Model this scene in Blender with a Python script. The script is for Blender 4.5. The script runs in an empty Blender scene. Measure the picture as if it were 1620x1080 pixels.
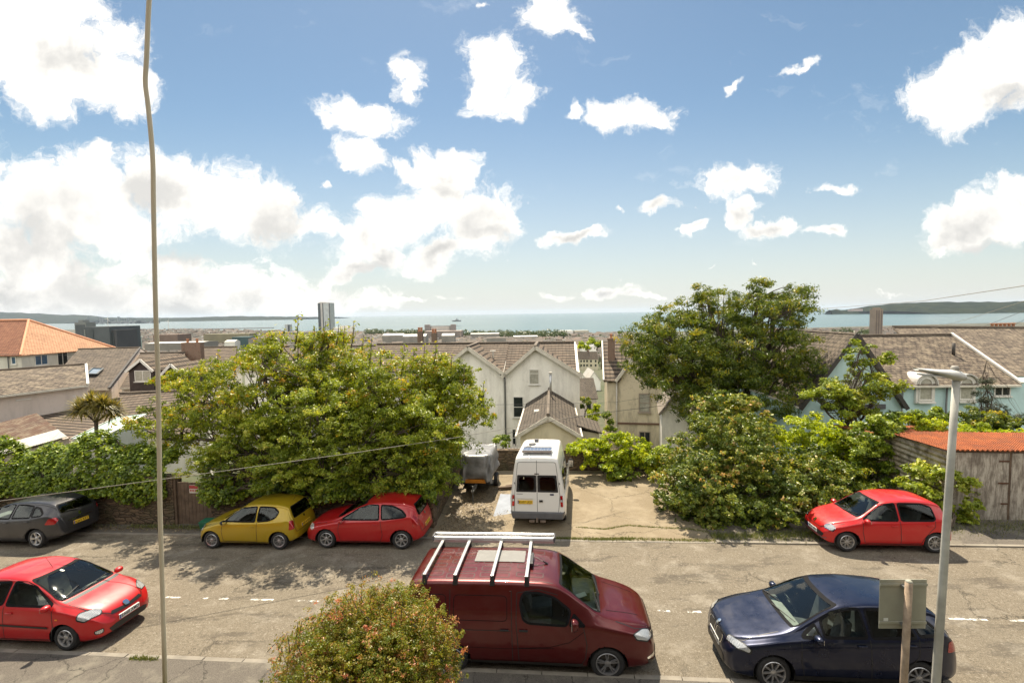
import bpy, bmesh, math, random
import numpy as np
from mathutils import Vector, Matrix
from mathutils.bvhtree import BVHTree
R = math.radians
random.seed(7)
rng = np.random.default_rng(7)
SC = bpy.context.scene
COL = SC.collection

# ------------------------------------------------------------------ camera
F = 750.0; ROLL = 0.0152; PITCH = math.atan((540-495.5)/F); CZ = 7.2
cam_d = bpy.data.cameras.new('camera'); cam = bpy.data.objects.new('camera', cam_d); COL.objects.link(cam)
cam_d.lens = F/1620*36; cam_d.sensor_width = 36; cam_d.clip_start = 0.05; cam_d.clip_end = 200000
cr, sr = math.cos(ROLL), math.sin(ROLL); cp, sp = math.cos(PITCH), math.sin(PITCH)
XR = Vector((1, 0, 0)); UP = Vector((0, sp, cp)); FW = Vector((0, cp, -sp))
CX = cr*XR - sr*UP; CY = sr*XR + cr*UP
cam.matrix_world = Matrix(((CX.x, CY.x, -FW.x, 0), (CX.y, CY.y, -FW.y, 0), (CX.z, CY.z, -FW.z, CZ), (0, 0, 0, 1)))
SC.camera = cam

def ray(px, py):
    x = px-810; y = 540-py
    return CX*x + CY*y + FW*F
def at(px, py, D):
    d = ray(px, py); d = d*(D/d.y)
    return Vector((d.x, d.y, d.z+CZ))
def G(x, y): return 0.35 + 0.015*x - 0.04*y          # plane of the road
def gnd(px, py):
    d = ray(px, py); t = (0.35-CZ)/(d.z - 0.015*d.x + 0.04*d.y)
    return Vector((d.x*t, d.y*t, d.z*t+CZ))
TH = R(5.66)
def uv2(u, v, h=0.0):                                  # road frame: u along the road, v away from the camera
    x = u*math.cos(TH) + v*math.sin(TH); y = -u*math.sin(TH) + v*math.cos(TH)
    return Vector((x, y, G(x, y)+h))
def uvof(p): return (p.x*math.cos(TH)-p.y*math.sin(TH), p.x*math.sin(TH)+p.y*math.cos(TH))
NEAR_K, MID, FAR_K = 9.05, 11.37, 15.15

# ------------------------------------------------------------------ node helpers
class NT:
    def __init__(s, tree): s.t = tree; s.n = tree.nodes; s.l = tree.links
    def add(s, typ, **kw):
        n = s.n.new(typ)
        for k, v in kw.items():
            if k.startswith('i_'):
                key = k[2:]; n.inputs[int(key) if key.isdigit() else key].default_value = v
            else: setattr(n, k, v)
        return n
    def link(s, a, b): s.l.new(a, b)
    def inp(s, sock, v):
        if hasattr(v, 'is_output'): s.l.new(v, sock)
        else: sock.default_value = v
    def math(s, op, a, b=0.0, c=None, clamp=False):
        n = s.n.new('ShaderNodeMath'); n.operation = op; n.use_clamp = clamp
        s.inp(n.inputs[0], a); s.inp(n.inputs[1], b)
        if c is not None: s.inp(n.inputs[2], c)
        return n.outputs[0]
    def vm(s, op, a, b=None):
        n = s.n.new('ShaderNodeVectorMath'); n.operation = op
        s.inp(n.inputs[0], a)
        if b is not None: s.inp(n.inputs[1], b)
        return n.outputs['Value'] if op in ('LENGTH', 'DOT_PRODUCT') else n.outputs[0]
    def mix(s, f, a, b, blend='MIX'):
        n = s.n.new('ShaderNodeMix'); n.data_type = 'RGBA'; n.blend_type = blend
        s.inp(n.inputs[0], f)
        for i, v in ((6, a), (7, b)):
            if not hasattr(v, 'is_output'): v = (*v[:3], 1)
            s.inp(n.inputs[i], v)
        return n.outputs[2]
    def ramp(s, f, stops, interp='LINEAR'):
        n = s.n.new('ShaderNodeValToRGB'); n.color_ramp.interpolation = interp
        cr_ = n.color_ramp
        while len(cr_.elements) < len(stops): cr_.elements.new(0.5)
        for e, (p, c) in zip(cr_.elements, stops):
            e.position = p; e.color = (*c, 1) if isinstance(c, tuple) else (c, c, c, 1)
        s.inp(n.inputs[0], f); return n.outputs[0]
    def noise(s, vec, scale, detail=4, rough=0.55, dist=0.0, out='Fac', dim=None):
        n = s.n.new('ShaderNodeTexNoise'); n.inputs['Scale'].default_value = scale
        n.inputs['Detail'].default_value = detail; n.inputs['Roughness'].default_value = rough
        n.inputs['Distortion'].default_value = dist
        if vec is not None: s.inp(n.inputs['Vector'], vec)
        return n.outputs[0] if out == 'Fac' else n.outputs[1]
    def mapr(s, v, a, b, c=0.0, d=1.0, smooth=False):
        n = s.n.new('ShaderNodeMapRange'); n.clamp = True
        if smooth: n.interpolation_type = 'SMOOTHSTEP'
        s.inp(n.inputs[0], v)
        for i, x in enumerate((a, b, c, d)): s.inp(n.inputs[i+1], x)
        return n.outputs[0]

# ------------------------------------------------------------------ world
SUN_EL, SUN_AZ = R(58), R(-8)                           # azimuth from +Y, positive towards +X
W = bpy.data.worlds.new('World'); SC.world = W; W.use_nodes = True
t = NT(W.node_tree); t.n.clear()
sky = t.add('ShaderNodeTexSky', sky_type='NISHITA', sun_disc=False, sun_elevation=SUN_EL, sun_rotation=SUN_AZ,
            altitude=80, air_density=1.0, dust_density=0.3, ozone_density=1.6)
SKY_S = 0.063
tc = t.add('ShaderNodeTexCoord')
sep = t.add('ShaderNodeSeparateXYZ'); t.link(tc.outputs['Generated'], sep.inputs[0])
ay = t.math('MAXIMUM', t.math('ABSOLUTE', sep.outputs[1]), 0.03)
cu = t.math('DIVIDE', sep.outputs[0], ay); cw = t.math('DIVIDE', sep.outputs[2], ay)
cmb = t.add('ShaderNodeCombineXYZ'); t.link(cu, cmb.inputs[0]); t.link(cw, cmb.inputs[1]); P0 = cmb.outputs[0]
# edges of the clouds broken up by two scales of distortion
d1 = t.vm('SUBTRACT', t.noise(P0, 7.0, 5, 0.6, out='Color'), (0.5, 0.5, 0.5))
PD = t.vm('ADD', P0, t.vm('MULTIPLY', d1, (0.20, 0.13, 0.0)))
CL = [ # px, py, rx, ry, angle(deg), weight : clouds as seen from the window
 (60,75,150,105,0,1.15),(165,120,85,70,-25,1.0),(20,20,110,70,0,1.1),
 (110,330,190,95,0,1.05),(250,285,95,65,-20,1.0),(330,310,150,70,-10,1.0),(420,330,110,60,-25,1.0),(30,400,150,80,0,0.9),
 (150,255,45,45,0,.8),(480,350,100,40,-12,.85),(170,400,150,40,0,.62),
 (580,385,75,34,14,.8),(660,340,95,48,24,1.0),(690,280,55,42,0,1.0),(635,262,42,18,-18,.8),(760,350,70,48,18,1.05),(700,400,90,32,22,.95),
 (560,420,100,26,8,.85),(600,405,75,30,-20,.8),
 (570,178,72,34,-12,.95),(565,235,50,30,-35,.85),(655,112,27,42,0,.85),(532,295,18,12,0,.75),
 (780,120,66,62,0,1.0),(825,160,40,35,0,.8),(865,25,68,42,0,1.0),(915,45,38,20,-20,.7),(760,10,18,14,0,.5),
 (1000,180,75,27,-12,.92),(905,168,28,18,20,.7),(1265,105,48,15,32,.6),(1165,135,35,14,25,.62),
 (1545,130,125,52,18,1.15),(1600,95,90,60,10,1.1),(1460,165,50,24,0,.8),
 (1545,345,115,45,14,1.05),(1600,310,80,45,0,1.0),(1500,375,80,24,0,.75),
 (1165,292,68,24,0,.95),(1175,345,42,28,-35,.85),(1215,370,45,20,10,.85),(1095,365,34,14,22,.7),(1050,327,32,14,0,.85),(1305,366,40,14,0,.8),
 (905,380,52,14,6,.9),(980,327,22,8,0,.6),(1330,290,62,16,-12,.55),(1125,419,24,6,0,.5),(802,407,12,8,0,.55),(1036,377,10,8,0,.5),
 (300,462,230,12,0,.62),(90,450,160,16,0,.7),(640,474,170,9,2,.60),(1090,470,120,9,0,.50),(1420,466,170,8,0,.48),(1200,412,16,5,0,.5),(430,478,200,7,0,.6),
 (960,462,70,15,0,.75),(870,470,60,12,0,.65),(1010,470,60,14,0,.6),
]
acc = None
for (px, py, rx, ry, an, wt_) in CL:
    if rx < 76 and ry > 9 and (px, py) not in ((780,120),(865,25)): wt_ += .16
    d = ray(px, py); c = (d.x/d.y, d.z/d.y)
    sc_ = F*(1 + ((px-810)/F)**2*0.0)
    a = R(an)
    m = t.add('ShaderNodeMapping', vector_type='TEXTURE'); t.link(PD, m.inputs[0])
    m.inputs['Location'].default_value = (c[0], c[1], 0); m.inputs['Rotation'].default_value = (0, 0, a)
    m.inputs['Scale'].default_value = (rx/sc_*1.30, ry/sc_*1.30, 1)
    v = t.math('SUBTRACT', wt_, t.vm('LENGTH', m.outputs[0]))
    acc = v if acc is None else t.math('SMOOTH_MAX', acc, v, 0.12)
# low layer of pale stratus on the left and just over the horizon
low = t.math('MULTIPLY', t.mapr(cw, 0.0, 0.30, 1.0, 0.0, True), t.mapr(cu, 0.30, -0.75, 0.0, 1.0, True))
hz = t.vm('MULTIPLY', PD, (1.0, 4.5, 1.0))
low2 = t.math('ADD', t.math('MULTIPLY', low, 1.5), t.math('MULTIPLY', t.math('SUBTRACT', t.noise(hz, 3.2, 6, .6), .5), 1.2))
low2 = t.math('SUBTRACT', low2, 0.62)
acc = t.math('MAXIMUM', acc, low2)
n1 = t.noise(PD, 9.0, 13, 0.70)
dens = t.math('ADD', acc, t.math('MULTIPLY', t.math('SUBTRACT', n1, 0.5), 1.8))
alpha = t.mapr(dens, 0.22, 0.62, 0.0, 1.0, True)
dirn = t.vm('NORMALIZE', tc.outputs['Generated'])
sepn = t.add('ShaderNodeSeparateXYZ'); t.link(dirn, sepn.inputs[0])
back = t.mapr(sepn.outputs[1], 0.05, -0.25, 0.0, 1.0, True)          # cloud cover added behind the camera, brightened as fill for the facades
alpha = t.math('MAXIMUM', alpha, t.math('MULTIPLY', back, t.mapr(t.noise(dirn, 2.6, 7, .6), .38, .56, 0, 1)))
# wisps anywhere
wisp = t.mapr(t.noise(t.vm('MULTIPLY', PD, (1.0, 2.4, 1)), 4.5, 8, .65), .60, .85, 0.0, .35)
alpha = t.math('MAXIMUM', alpha, t.math('MULTIPLY', wisp, t.mapr(cw, 0.02, .25)))
# shade: thick parts seen from below turn grey
n2 = t.noise(t.vm('ADD', P0, (0.012, -0.03, 0)), 7.0, 6, 0.6)
thick = t.math('ADD', t.math('MULTIPLY', t.mapr(acc, 0.25, 1.0), .9), t.math('MULTIPLY', t.math('SUBTRACT', n2, .5), 2.2))
lowfac = t.mapr(cw, .55, .12)
shade = t.mapr(t.math('MULTIPLY', thick, lowfac), 0.15, 0.95, 0.0, 1.0)
GS = [(250,300,70,45),(430,350,80,40),(700,300,45,28),(770,370,60,30),(110,95,70,40),(60,400,110,60),(590,420,50,18),(1570,385,70,20),(1600,150,50,25),(150,470,160,40),(300,400,90,22)]
gacc = None
for (px, py, rx, ry) in GS:
    d = ray(px, py)
    v = t.math('SUBTRACT', 1.0, t.vm('LENGTH', t.vm('MULTIPLY', t.vm('SUBTRACT', PD, (d.x/d.y, d.z/d.y, 0)), (F/rx, F/ry, 0))))
    gacc = v if gacc is None else t.math('SMOOTH_MAX', gacc, v, .2)
gsh = t.mapr(t.math('ADD', gacc, t.math('MULTIPLY', t.math('SUBTRACT', n2, .5), 2.6)), -.35, .9, 0, .8, True)
n3 = t.mapr(t.noise(PD, 20.0, 8, .7), .42, .68, 0, .55)
shade = t.math('MAXIMUM', t.math('MAXIMUM', t.math('MULTIPLY', shade, .9), gsh), t.math('MULTIPLY', n3, t.mapr(cw, .75, .1, 0, .8)))
edge = t.mapr(dens, .25, 1.3, 0, 1, True)
bil = t.mapr(t.noise(t.vm('ADD', PD, (0, .006, 0)), 15.0, 9, .62), .36, .62, 0, 1, True)
shade = t.math('MAXIMUM', shade, t.math('MULTIPLY', t.math('MULTIPLY', edge, bil), t.mapr(cw, .8, .15, .12, .75)))
ccol = t.mix(shade, (0.80, .77, .715), (0.36, 0.355, 0.345))
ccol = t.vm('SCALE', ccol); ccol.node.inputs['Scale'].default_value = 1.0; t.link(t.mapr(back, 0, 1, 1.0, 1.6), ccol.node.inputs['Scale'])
skyc = t.vm('MULTIPLY', sky.outputs[0], (SKY_S*1.02, SKY_S*1.07, SKY_S*0.98))
hzf = t.math('MULTIPLY', t.math('POWER', t.mapr(cw, 0.0, .46, 1.0, 0.0), 1.8), .92)
skyc = t.mix(hzf, skyc, (.44, .44, .425))
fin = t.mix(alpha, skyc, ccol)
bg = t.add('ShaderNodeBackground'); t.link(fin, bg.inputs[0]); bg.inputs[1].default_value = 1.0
out = t.add('ShaderNodeOutputWorld'); t.link(bg.outputs[0], out.inputs[0])

# ------------------------------------------------------------------ sun
sd = bpy.data.lights.new('sun', 'SUN'); sd.energy = 5.0; sd.angle = R(0.5); sd.color = (1.0, 0.88, 0.70)
sun = bpy.data.objects.new('sun', sd); COL.objects.link(sun)
SDIR = Vector((math.sin(SUN_AZ)*math.cos(SUN_EL), math.cos(SUN_AZ)*math.cos(SUN_EL), math.sin(SUN_EL)))
sun.rotation_euler = SDIR.to_track_quat('Z', 'Y').to_euler(); sun.location = SDIR*50
SC.view_settings.view_transform = 'Standard'; SC.view_settings.look = 'None'
SC.view_settings.exposure = 0.84; SC.view_settings.gamma = 1; SC.view_settings.use_curve_mapping = False
SC.render.engine = 'CYCLES'
SC.cycles.max_bounces = 8; SC.cycles.transparent_max_bounces = 12; SC.cycles.volume_bounces = 0
SC.cycles.caustics_reflective = False; SC.cycles.caustics_refractive = False

# ------------------------------------------------------------------ object helpers
def link(o, parent=None):
    COL.objects.link(o)
    if parent is not None: o.parent = parent
    return o
def tag(o, label=None, cat=None, group=None, kind=None):
    if label: o['label'] = label
    if cat: o['category'] = cat
    if group: o['group'] = group
    if kind: o['kind'] = kind
    return o
def empty(name, loc=(0, 0, 0), rz=0.0, mat4=None):
    o = bpy.data.objects.new(name, None); COL.objects.link(o)
    if mat4 is not None: o.matrix_world = mat4
    else: o.location = loc; o.rotation_euler = (0, 0, rz)
    return o
def metric_uv(me):
    uvl = me.uv_layers.new(name='uv'); nl = len(me.loops)
    arr = np.zeros((nl, 2))
    for p in me.polygons:
        n = p.normal
        if abs(n.z) > 0.97: tx = Vector((1, 0, 0))
        else: tx = Vector((-n.y, n.x, 0)).normalized()
        s_ = n.cross(tx)
        for li in p.loop_indices:
            co = me.vertices[me.loops[li].vertex_index].co
            arr[li] = (co.dot(tx), co.dot(s_))
    uvl.data.foreach_set('uv', arr.ravel())
class MB:
    def __init__(s): s.v = []; s.f = []; s.m = []
    def verts(s, vs): i = len(s.v); s.v += [tuple(v) for v in vs]; return i
    def poly(s, pts, mi=0): i = s.verts(pts); s.f.append(tuple(range(i, i+len(pts)))); s.m.append(mi); return s
    def hexa(s, b, t_, mi=0):                            # bottom ring, top ring (same order, CCW from above)
        n = len(b); i = s.verts(list(b)+list(t_))
        s.f.append(tuple(reversed(range(i, i+n)))); s.f.append(tuple(range(i+n, i+2*n)))
        for k in range(n): s.f.append((i+k, i+(k+1) % n, i+n+(k+1) % n, i+n+k))
        s.m += [mi]*(n+2); return s
    def box(s, x0, y0, z0, x1, y1, z1, mi=0):
        return s.hexa([(x0,y0,z0),(x1,y0,z0),(x1,y1,z0),(x0,y1,z0)], [(x0,y0,z1),(x1,y0,z1),(x1,y1,z1),(x0,y1,z1)], mi)
    def obox(s, c, ax, ay, az, mi=0):                    # oriented box from centre and half-axis vectors
        c = Vector(c); ax, ay, az = Vector(ax), Vector(ay), Vector(az)
        q = [c-ax-ay, c+ax-ay, c+ax+ay, c-ax+ay]
        return s.hexa([p-az for p in q], [p+az for p in q], mi)
    def slab(s, pts, th, mi=0):                          # polygon given thickness along its normal (downwards/backwards)
        pts = [Vector(p) for p in pts]
        n = (pts[1]-pts[0]).cross(pts[2]-pts[0]).normalized()
        return s.hexa([p-n*th for p in pts], pts, mi)
    def tube(s, pts, r, seg=8, mi=0, cap=True):
        pts = [Vector(p) for p in pts]; N = len(pts)
        rs = r if hasattr(r, '__len__') else [r]*N
        base = None; rings = []
        for k, p in enumerate(pts):
            d = (pts[min(k+1, N-1)]-pts[max(k-1, 0)]).normalized()
            if base is None: base = d.orthogonal().normalized()
            a = (base - d*base.dot(d)).normalized(); base = a; b = d.cross(a)
            rings.append(s.verts([p+(a*math.cos(q)+b*math.sin(q))*rs[k] for q in [2*math.pi*j/seg for j in range(seg)]]))
        for k in range(N-1):
            for j in range(seg):
                s.f.append((rings[k]+j, rings[k]+(j+1) % seg, rings[k+1]+(j+1) % seg, rings[k+1]+j)); s.m.append(mi)
        if cap:
            s.f.append(tuple(reversed(range(rings[0], rings[0]+seg)))); s.f.append(tuple(range(rings[-1], rings[-1]+seg))); s.m += [mi]*2
        return s
    def lathe(s, prof, c=(0, 0, 0), axis='Z', seg=24, mi=0, ang=2*math.pi):   # prof: (r, h)
        c = Vector(c); rings = []
        for r, h in prof:
            vs = []
            for j in range(seg):
                q = ang*j/seg
                if axis == 'Z': vs.append(c+Vector((r*math.cos(q), r*math.sin(q), h)))
                elif axis == 'Y': vs.append(c+Vector((r*math.cos(q), h, -r*math.sin(q))))
                else: vs.append(c+Vector((h, r*math.cos(q), r*math.sin(q))))
            rings.append(s.verts(vs))
        for k in range(len(prof)-1):
            for j in range(seg):
                s.f.append((rings[k]+j, rings[k]+(j+1) % seg, rings[k+1]+(j+1) % seg, rings[k+1]+j)); s.m.append(mi)
        return s
    def build(s, name, mats, parent=None, smooth=False, uv=False, bevel=0.0, autosmooth=None):
        me = bpy.data.meshes.new(name); me.from_pydata(s.v, [], s.f)
        for m_ in (mats if isinstance(mats, (list, tuple)) else [mats]): me.materials.append(m_)
        if any(s.m): me.polygons.foreach_set('material_index', s.m)
        me.update()
        if uv: metric_uv(me)
        if smooth: me.polygons.foreach_set('use_smooth', [True]*len(me.polygons))
        if autosmooth:
            me.polygons.foreach_set('use_smooth', [True]*len(me.polygons)); me.set_sharp_from_angle(angle=R(autosmooth))
        o = bpy.data.objects.new(name, me); link(o, parent)
        if bevel:
            b = o.modifiers.new('bevel', 'BEVEL'); b.width = bevel; b.segments = 2; b.limit_method = 'ANGLE'
        return o
def copy_tree(o, parent=None):
    c = o.copy(); COL.objects.link(c); c.parent = parent
    for ch in [x for x in bpy.data.objects if x.parent == o and x is not c]: copy_tree(ch, c)
    return c

# ------------------------------------------------------------------ materials
MATS = {}
def newmat(name):
    m = bpy.data.materials.new(name); m.use_nodes = True; t = NT(m.node_tree); t.n.clear()
    o = t.add('ShaderNodeOutputMaterial'); return m, t, o
def pbr(t, o, col, rough=0.6, metal=0.0, normal=None, coat=0.0, spec=0.5, **kw):
    b = t.add('ShaderNodeBsdfPrincipled')
    t.inp(b.inputs['Base Color'], col if hasattr(col, 'is_output') else (*col[:3], 1))
    t.inp(b.inputs['Roughness'], rough); t.inp(b.inputs['Metallic'], metal)
    b.inputs['Specular IOR Level'].default_value = spec
    if coat: b.inputs['Coat Weight'].default_value = coat; b.inputs['Coat Roughness'].default_value = 0.04
    if normal is not None: t.link(normal, b.inputs['Normal'])
    t.link(b.outputs[0], o.inputs[0]); return b
def bump(t, h, strength=0.3, dist=0.02):
    n = t.add('ShaderNodeBump'); n.inputs['Strength'].default_value = strength; n.inputs['Distance'].default_value = dist
    t.link(h, n.inputs['Height']); return n.outputs[0]
def simple(name, col, rough=0.6, metal=0.0, vary=0.12, scale=3.0, bmp=0.0, coat=0.0, spec=0.5, fine=None):
    if name in MATS: return MATS[name]
    m, t, o = newmat(name)
    tc = t.add('ShaderNodeTexCoord').outputs['Object']
    n = t.noise(tc, scale, 6, .6)
    c1 = tuple(max(0, x*(1-vary)) for x in col); c2 = tuple(min(1, x*(1+vary)) for x in col)
    c = t.mix(t.mapr(n, .3, .7), c1, c2)
    nm = bump(t, t.noise(tc, fine or scale*8, 4, .6), bmp, .01) if bmp else None
    pbr(t, o, c, rough, metal, nm, coat, spec); MATS[name] = m; return m
# ================================================================== ground
SEA = -75.0
def shore(r):                                            # distance of the shoreline for a direction r = x / y
    xs = [-1.6, -1.0, -.75, -.42, -.2, 0.0, .12, .4, .65, 1.0, 1.6]; ys = [5200, 4300, 3700, 2500, 2150, 1850, 1800, 1900, 2050, 2300, 2600]
    return float(np.interp(r, xs, ys))
def terr(x, y):
    u, v = x*math.cos(TH)-y*math.sin(TH), x*math.sin(TH)+y*math.cos(TH)
    g = G(min(max(x, -60), 60), min(y, 30))
    if v < 23: base_ = g - (0.02 if v < 16.2 else 0.03)
    prof = float(np.interp(v, [22.9, 25, 30, 40, 60, 75, 110, 150, 312, 600, 900, 1200, 1700], [0, -2.2, -3.0, -3.9, -7.0, -9.4, -13.0, -16.5, -30, -48, -62, -70, -73.5]))
    if v < 22.9:
        # the gardens left of the forecourt and right of it lie lower than the street
        return g-0.03
    g0 = G(min(max(x, -60), 60), 23)
    z = g0*max(0, 1-(v-22.9)/40)+prof
    if v > 45: z += 1.2*math.sin(x*.013+1)*math.sin(y*.011)*min(1, (v-45)/80)
    sh = shore(x/max(y, 1))
    d = y-sh
    if d > -250: z = min(z, float(np.interp(d, [-250, -20, 60, 200], [-73.2, -74.0, -76, -90])))
    return z
m, t, o = newmat('earth')
tc = t.add('ShaderNodeTexCoord').outputs['Object']
c = t.mix(t.mapr(t.noise(tc, .12, 8, .65), .35, .65), (.055, .070, .022), (.12, .10, .065))
c = t.mix(t.mapr(t.noise(tc, 1.6, 6, .65), .4, .7), c, (.035, .055, .015))
sy = t.add('ShaderNodeSeparateXYZ'); t.link(tc, sy.inputs[0]); far_ = t.mapr(sy.outputs[1], 380, 620)
tn_ = t.noise(t.vm('MULTIPLY', tc, (.05, .016, 1)), 1.0, 8, .8); tw = t.mix(t.mapr(tn_, .42, .6), (.05, .058, .035), (.12, .108, .085)); tw = t.mix(t.mapr(t.noise(t.vm('MULTIPLY', tc, (.11, .03, 1)), 1.0, 5, .8), .60, .66), tw, (.26, .25, .215))
c = t.mix(far_, c, tw)
pbr(t, o, c, .95, normal=bump(t, t.noise(tc, 9, 5), .5, .05)); M_EARTH = m
def axis(lims):
    out = []
    for a, b, st in lims: out += list(np.arange(a, b, st))
    return out
gx = axis([(-9000,-2000,500),(-2000,-400,100),(-400,-80,20),(-80,-30,5),(-30,30,1.5),(30,80,5),(80,400,20),(400,2000,100),(2000,9001,500)])
gy = axis([(-60,0,10),(0,40,1.0),(40,80,4),(80,200,10),(200,600,25),(600,2800,50),(2800,6001,100)])
vs = [(x, y, terr(x, y)) for y in gy for x in gx]; nx = len(gx)
fs = [(j*nx+i, j*nx+i+1, (j+1)*nx+i+1, (j+1)*nx+i) for j in range(len(gy)-1) for i in range(nx-1)]
me = bpy.data.meshes.new('ground'); me.from_pydata(vs, [], fs); me.materials.append(M_EARTH); me.update(); me.polygons.foreach_set('use_smooth', [True]*len(me.polygons))
tag(link(bpy.data.objects.new('ground', me)), 'green and brown hillside ground falling away to the shore', kind='structure')

# sea
m, t, o = newmat('sea water')
tc = t.add('ShaderNodeTexCoord').outputs['Object']
sc2 = t.vm('MULTIPLY', tc, (.0006, .0022, 1))
n = t.noise(sc2, 1.0, 6, .6)
c = t.mix(t.mapr(n, .35, .65), (.030, .080, .085), (.065, .125, .115))
b = pbr(t, o, c, .22, normal=bump(t, t.noise(t.vm('MULTIPLY', tc, (.02, .04, 1)), 1.0, 6, .7), .35, 3.0), spec=.5)
mb = MB(); mb.poly([(-70000, 1000, SEA), (70000, 1000, SEA), (70000, 60000, SEA), (-70000, 60000, SEA)])
tag(mb.build('sea', m), 'calm pale turquoise sea of the wide bay', kind='structure')

# ------------------------------------------------------------------ road
m, t, o = newmat('worn asphalt')
tc = t.add('ShaderNodeTexCoord').outputs['Object']
fine = t.noise(tc, 55, 4, .75); mid_ = t.noise(tc, 1.1, 7, .65); big = t.noise(tc, .35, 5, .6)
c = t.mix(t.mapr(fine, .35, .68), (.082, .068, .050), (.280, .240, .178))
c = t.mix(t.math('MULTIPLY', t.mapr(mid_, .52, .64), .55), c, (.30, .268, .215))
patch = t.math('MULTIPLY', t.mapr(t.noise(t.vm('MULTIPLY', tc, (.35, 1.2, 1)), 1.3, 8, .75), .54, .60), t.mapr(fine, .3, .6))
c = t.mix(t.math('MULTIPLY', patch, .75), c, (.060, .050, .040))
spk = t.noise(tc, 17, 6, .85); c = t.mix(t.mapr(spk, .56, .64, 0, .75), c, (.40, .36, .295)); c = t.mix(t.mapr(spk, .44, .36, 0, .65), c, (.05, .042, .033))
vor = t.add('ShaderNodeTexVoronoi', feature='DISTANCE_TO_EDGE'); vor.inputs['Scale'].default_value = .55
t.link(t.vm('ADD', tc, t.vm('MULTIPLY', t.noise(tc, 2.5, 5, .7, out='Color'), (.9, .9, 0))), vor.inputs[0])
crack = t.math('MULTIPLY', t.mapr(vor.outputs[0], 0.0, .012, 1, 0), t.mapr(t.noise(tc, .5, 3), .48, .6))
c = t.mix(t.math('MULTIPLY', crack, .8), c, (.03, .027, .022))
c = t.mix(t.math('MULTIPLY', t.mapr(big, .45, .7), .3), c, (.15, .135, .105))
pbr(t, o, c, .92, normal=bump(t, t.math('SUBTRACT', fine, t.math('MULTIPLY', crack, .8)), .7, .012), spec=.25); M_ROAD = m
def sheet(name, uvs, h, mat, n=1):
    return MB().poly([uv2(a, b, h) for a, b in uvs]).build(name, mat)
def ustrip(name, u0, u1, v0, v1, h, mat, nu=40, jit0=0, jit1=0, th=None):
    mb = MB()
    us = np.linspace(u0, u1, nu+1)
    a = [v0+(random.uniform(-jit0, jit0) if jit0 else 0) for _ in us]; b = [v1+(random.uniform(-jit1, jit1) if jit1 else 0) for _ in us]
    for i in range(nu): mb.poly([uv2(us[i], a[i], h), uv2(us[i+1], a[i+1], h), uv2(us[i+1], b[i+1], h), uv2(us[i], b[i], h)])
    return mb
tag(ustrip('road', -60, 60, 9.0, 15.16, 0.0, M_ROAD, 30).build('road', M_ROAD), 'pale worn asphalt road crossing the picture', kind='structure')
# paint dashes
m, t, o = newmat('worn road paint')
tc = t.add('ShaderNodeTexCoord').outputs['Object']; w = t.mapr(t.noise(tc, 7, 6, .8), .42, .56)
bs = t.add('ShaderNodeBsdfPrincipled'); bs.inputs['Base Color'].default_value = (.72, .70, .64, 1); bs.inputs['Roughness'].default_value = .7
tr = t.add('ShaderNodeBsdfTransparent'); mx = t.add('ShaderNodeMixShader'); t.link(w, mx.inputs[0]); t.link(tr.outputs[0], mx.inputs[1]); t.link(bs.outputs[0], mx.inputs[2]); t.link(mx.outputs[0], o.inputs[0]); M_LINE = m
mb = MB()
# starts and ends of the dashes, read off the photograph and laid on the road
for a, b, yy in ((262,286,944),(322,330,945),(347,362,946),(396,433,948),(468,486,949),(487,505,950),(541,556,951),(1040,1060,965),(1088,1110,968),(1166,1190,971),(1502,1528,979),(1530,1562,980),(1600,1640,983),(120,160,941),(1240,1275,973),(700,740,955),(800,840,958)):
    (ua, _), (ub, _) = uvof(gnd(a, yy)), uvof(gnd(b, yy)); n_ = 4
    for k in range(n_):
        p, q = ua+(ub-ua)*k/n_, ua+(ub-ua)*(k+1)/n_
        j = [random.uniform(-.012, .012) for _ in range(4)]
        mb.poly([uv2(p, MID-.035+j[0], .004), uv2(q, MID-.035+j[1], .004), uv2(q, MID+.035+j[2], .004), uv2(p, MID+.035+j[3], .004)])
tag(mb.build('road_marking', M_LINE), 'broken white centre line worn into dashes', kind='structure')
# near pavement
m, t, o = newmat('pavement tarmac')
tc = t.add('ShaderNodeTexCoord').outputs['Object']
fine = t.noise(tc, 60, 4, .7)
c = t.mix(t.mapr(fine, .35, .65), (.075, .066, .055), (.17, .15, .125))
c = t.mix(t.mapr(t.noise(tc, 1.3, 7, .7), .5, .68), c, (.21, .19, .15))
vor = t.add('ShaderNodeTexVoronoi', feature='DISTANCE_TO_EDGE'); vor.inputs['Scale'].default_value = .8
t.link(t.vm('ADD', tc, t.vm('MULTIPLY', t.noise(tc, 3, 5, .7, out='Color'), (.5, .5, 0))), vor.inputs[0])
crk = t.mapr(vor.outputs[0], 0, .012, .8, 0); c = t.mix(crk, c, (.02, .02, .016))
pbr(t, o, c, .93, normal=bump(t, fine, .6, .01), spec=.25); M_PAVE = m
tag(ustrip('pavement', -60, 60, 5.6, 8.93, .10, M_PAVE, 30).build('pavement', M_PAVE), 'dark tarmac pavement along the near kerb', kind='structure')
M_KERB = simple('kerb stone', (.23, .205, .165), .85, vary=.28, scale=2.2, bmp=.5, fine=30)
mb = MB(); u_ = -40.0
while u_ < 40:
    L_ = .9; h0 = .10+random.uniform(-.006, .006)
    q = [uv2(u_+.008, 8.93, -.25), uv2(u_+L_-.008, 8.93, -.25), uv2(u_+L_-.008, 9.06, -.25), uv2(u_+.008, 9.06, -.25)]
    q2 = [uv2(u_+.008, 8.93, h0), uv2(u_+L_-.008, 8.93, h0), uv2(u_+L_-.008, 9.055, h0-.004), uv2(u_+.008, 9.055, h0-.004)]
    mb.hexa(q, q2); u_ += L_
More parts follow.
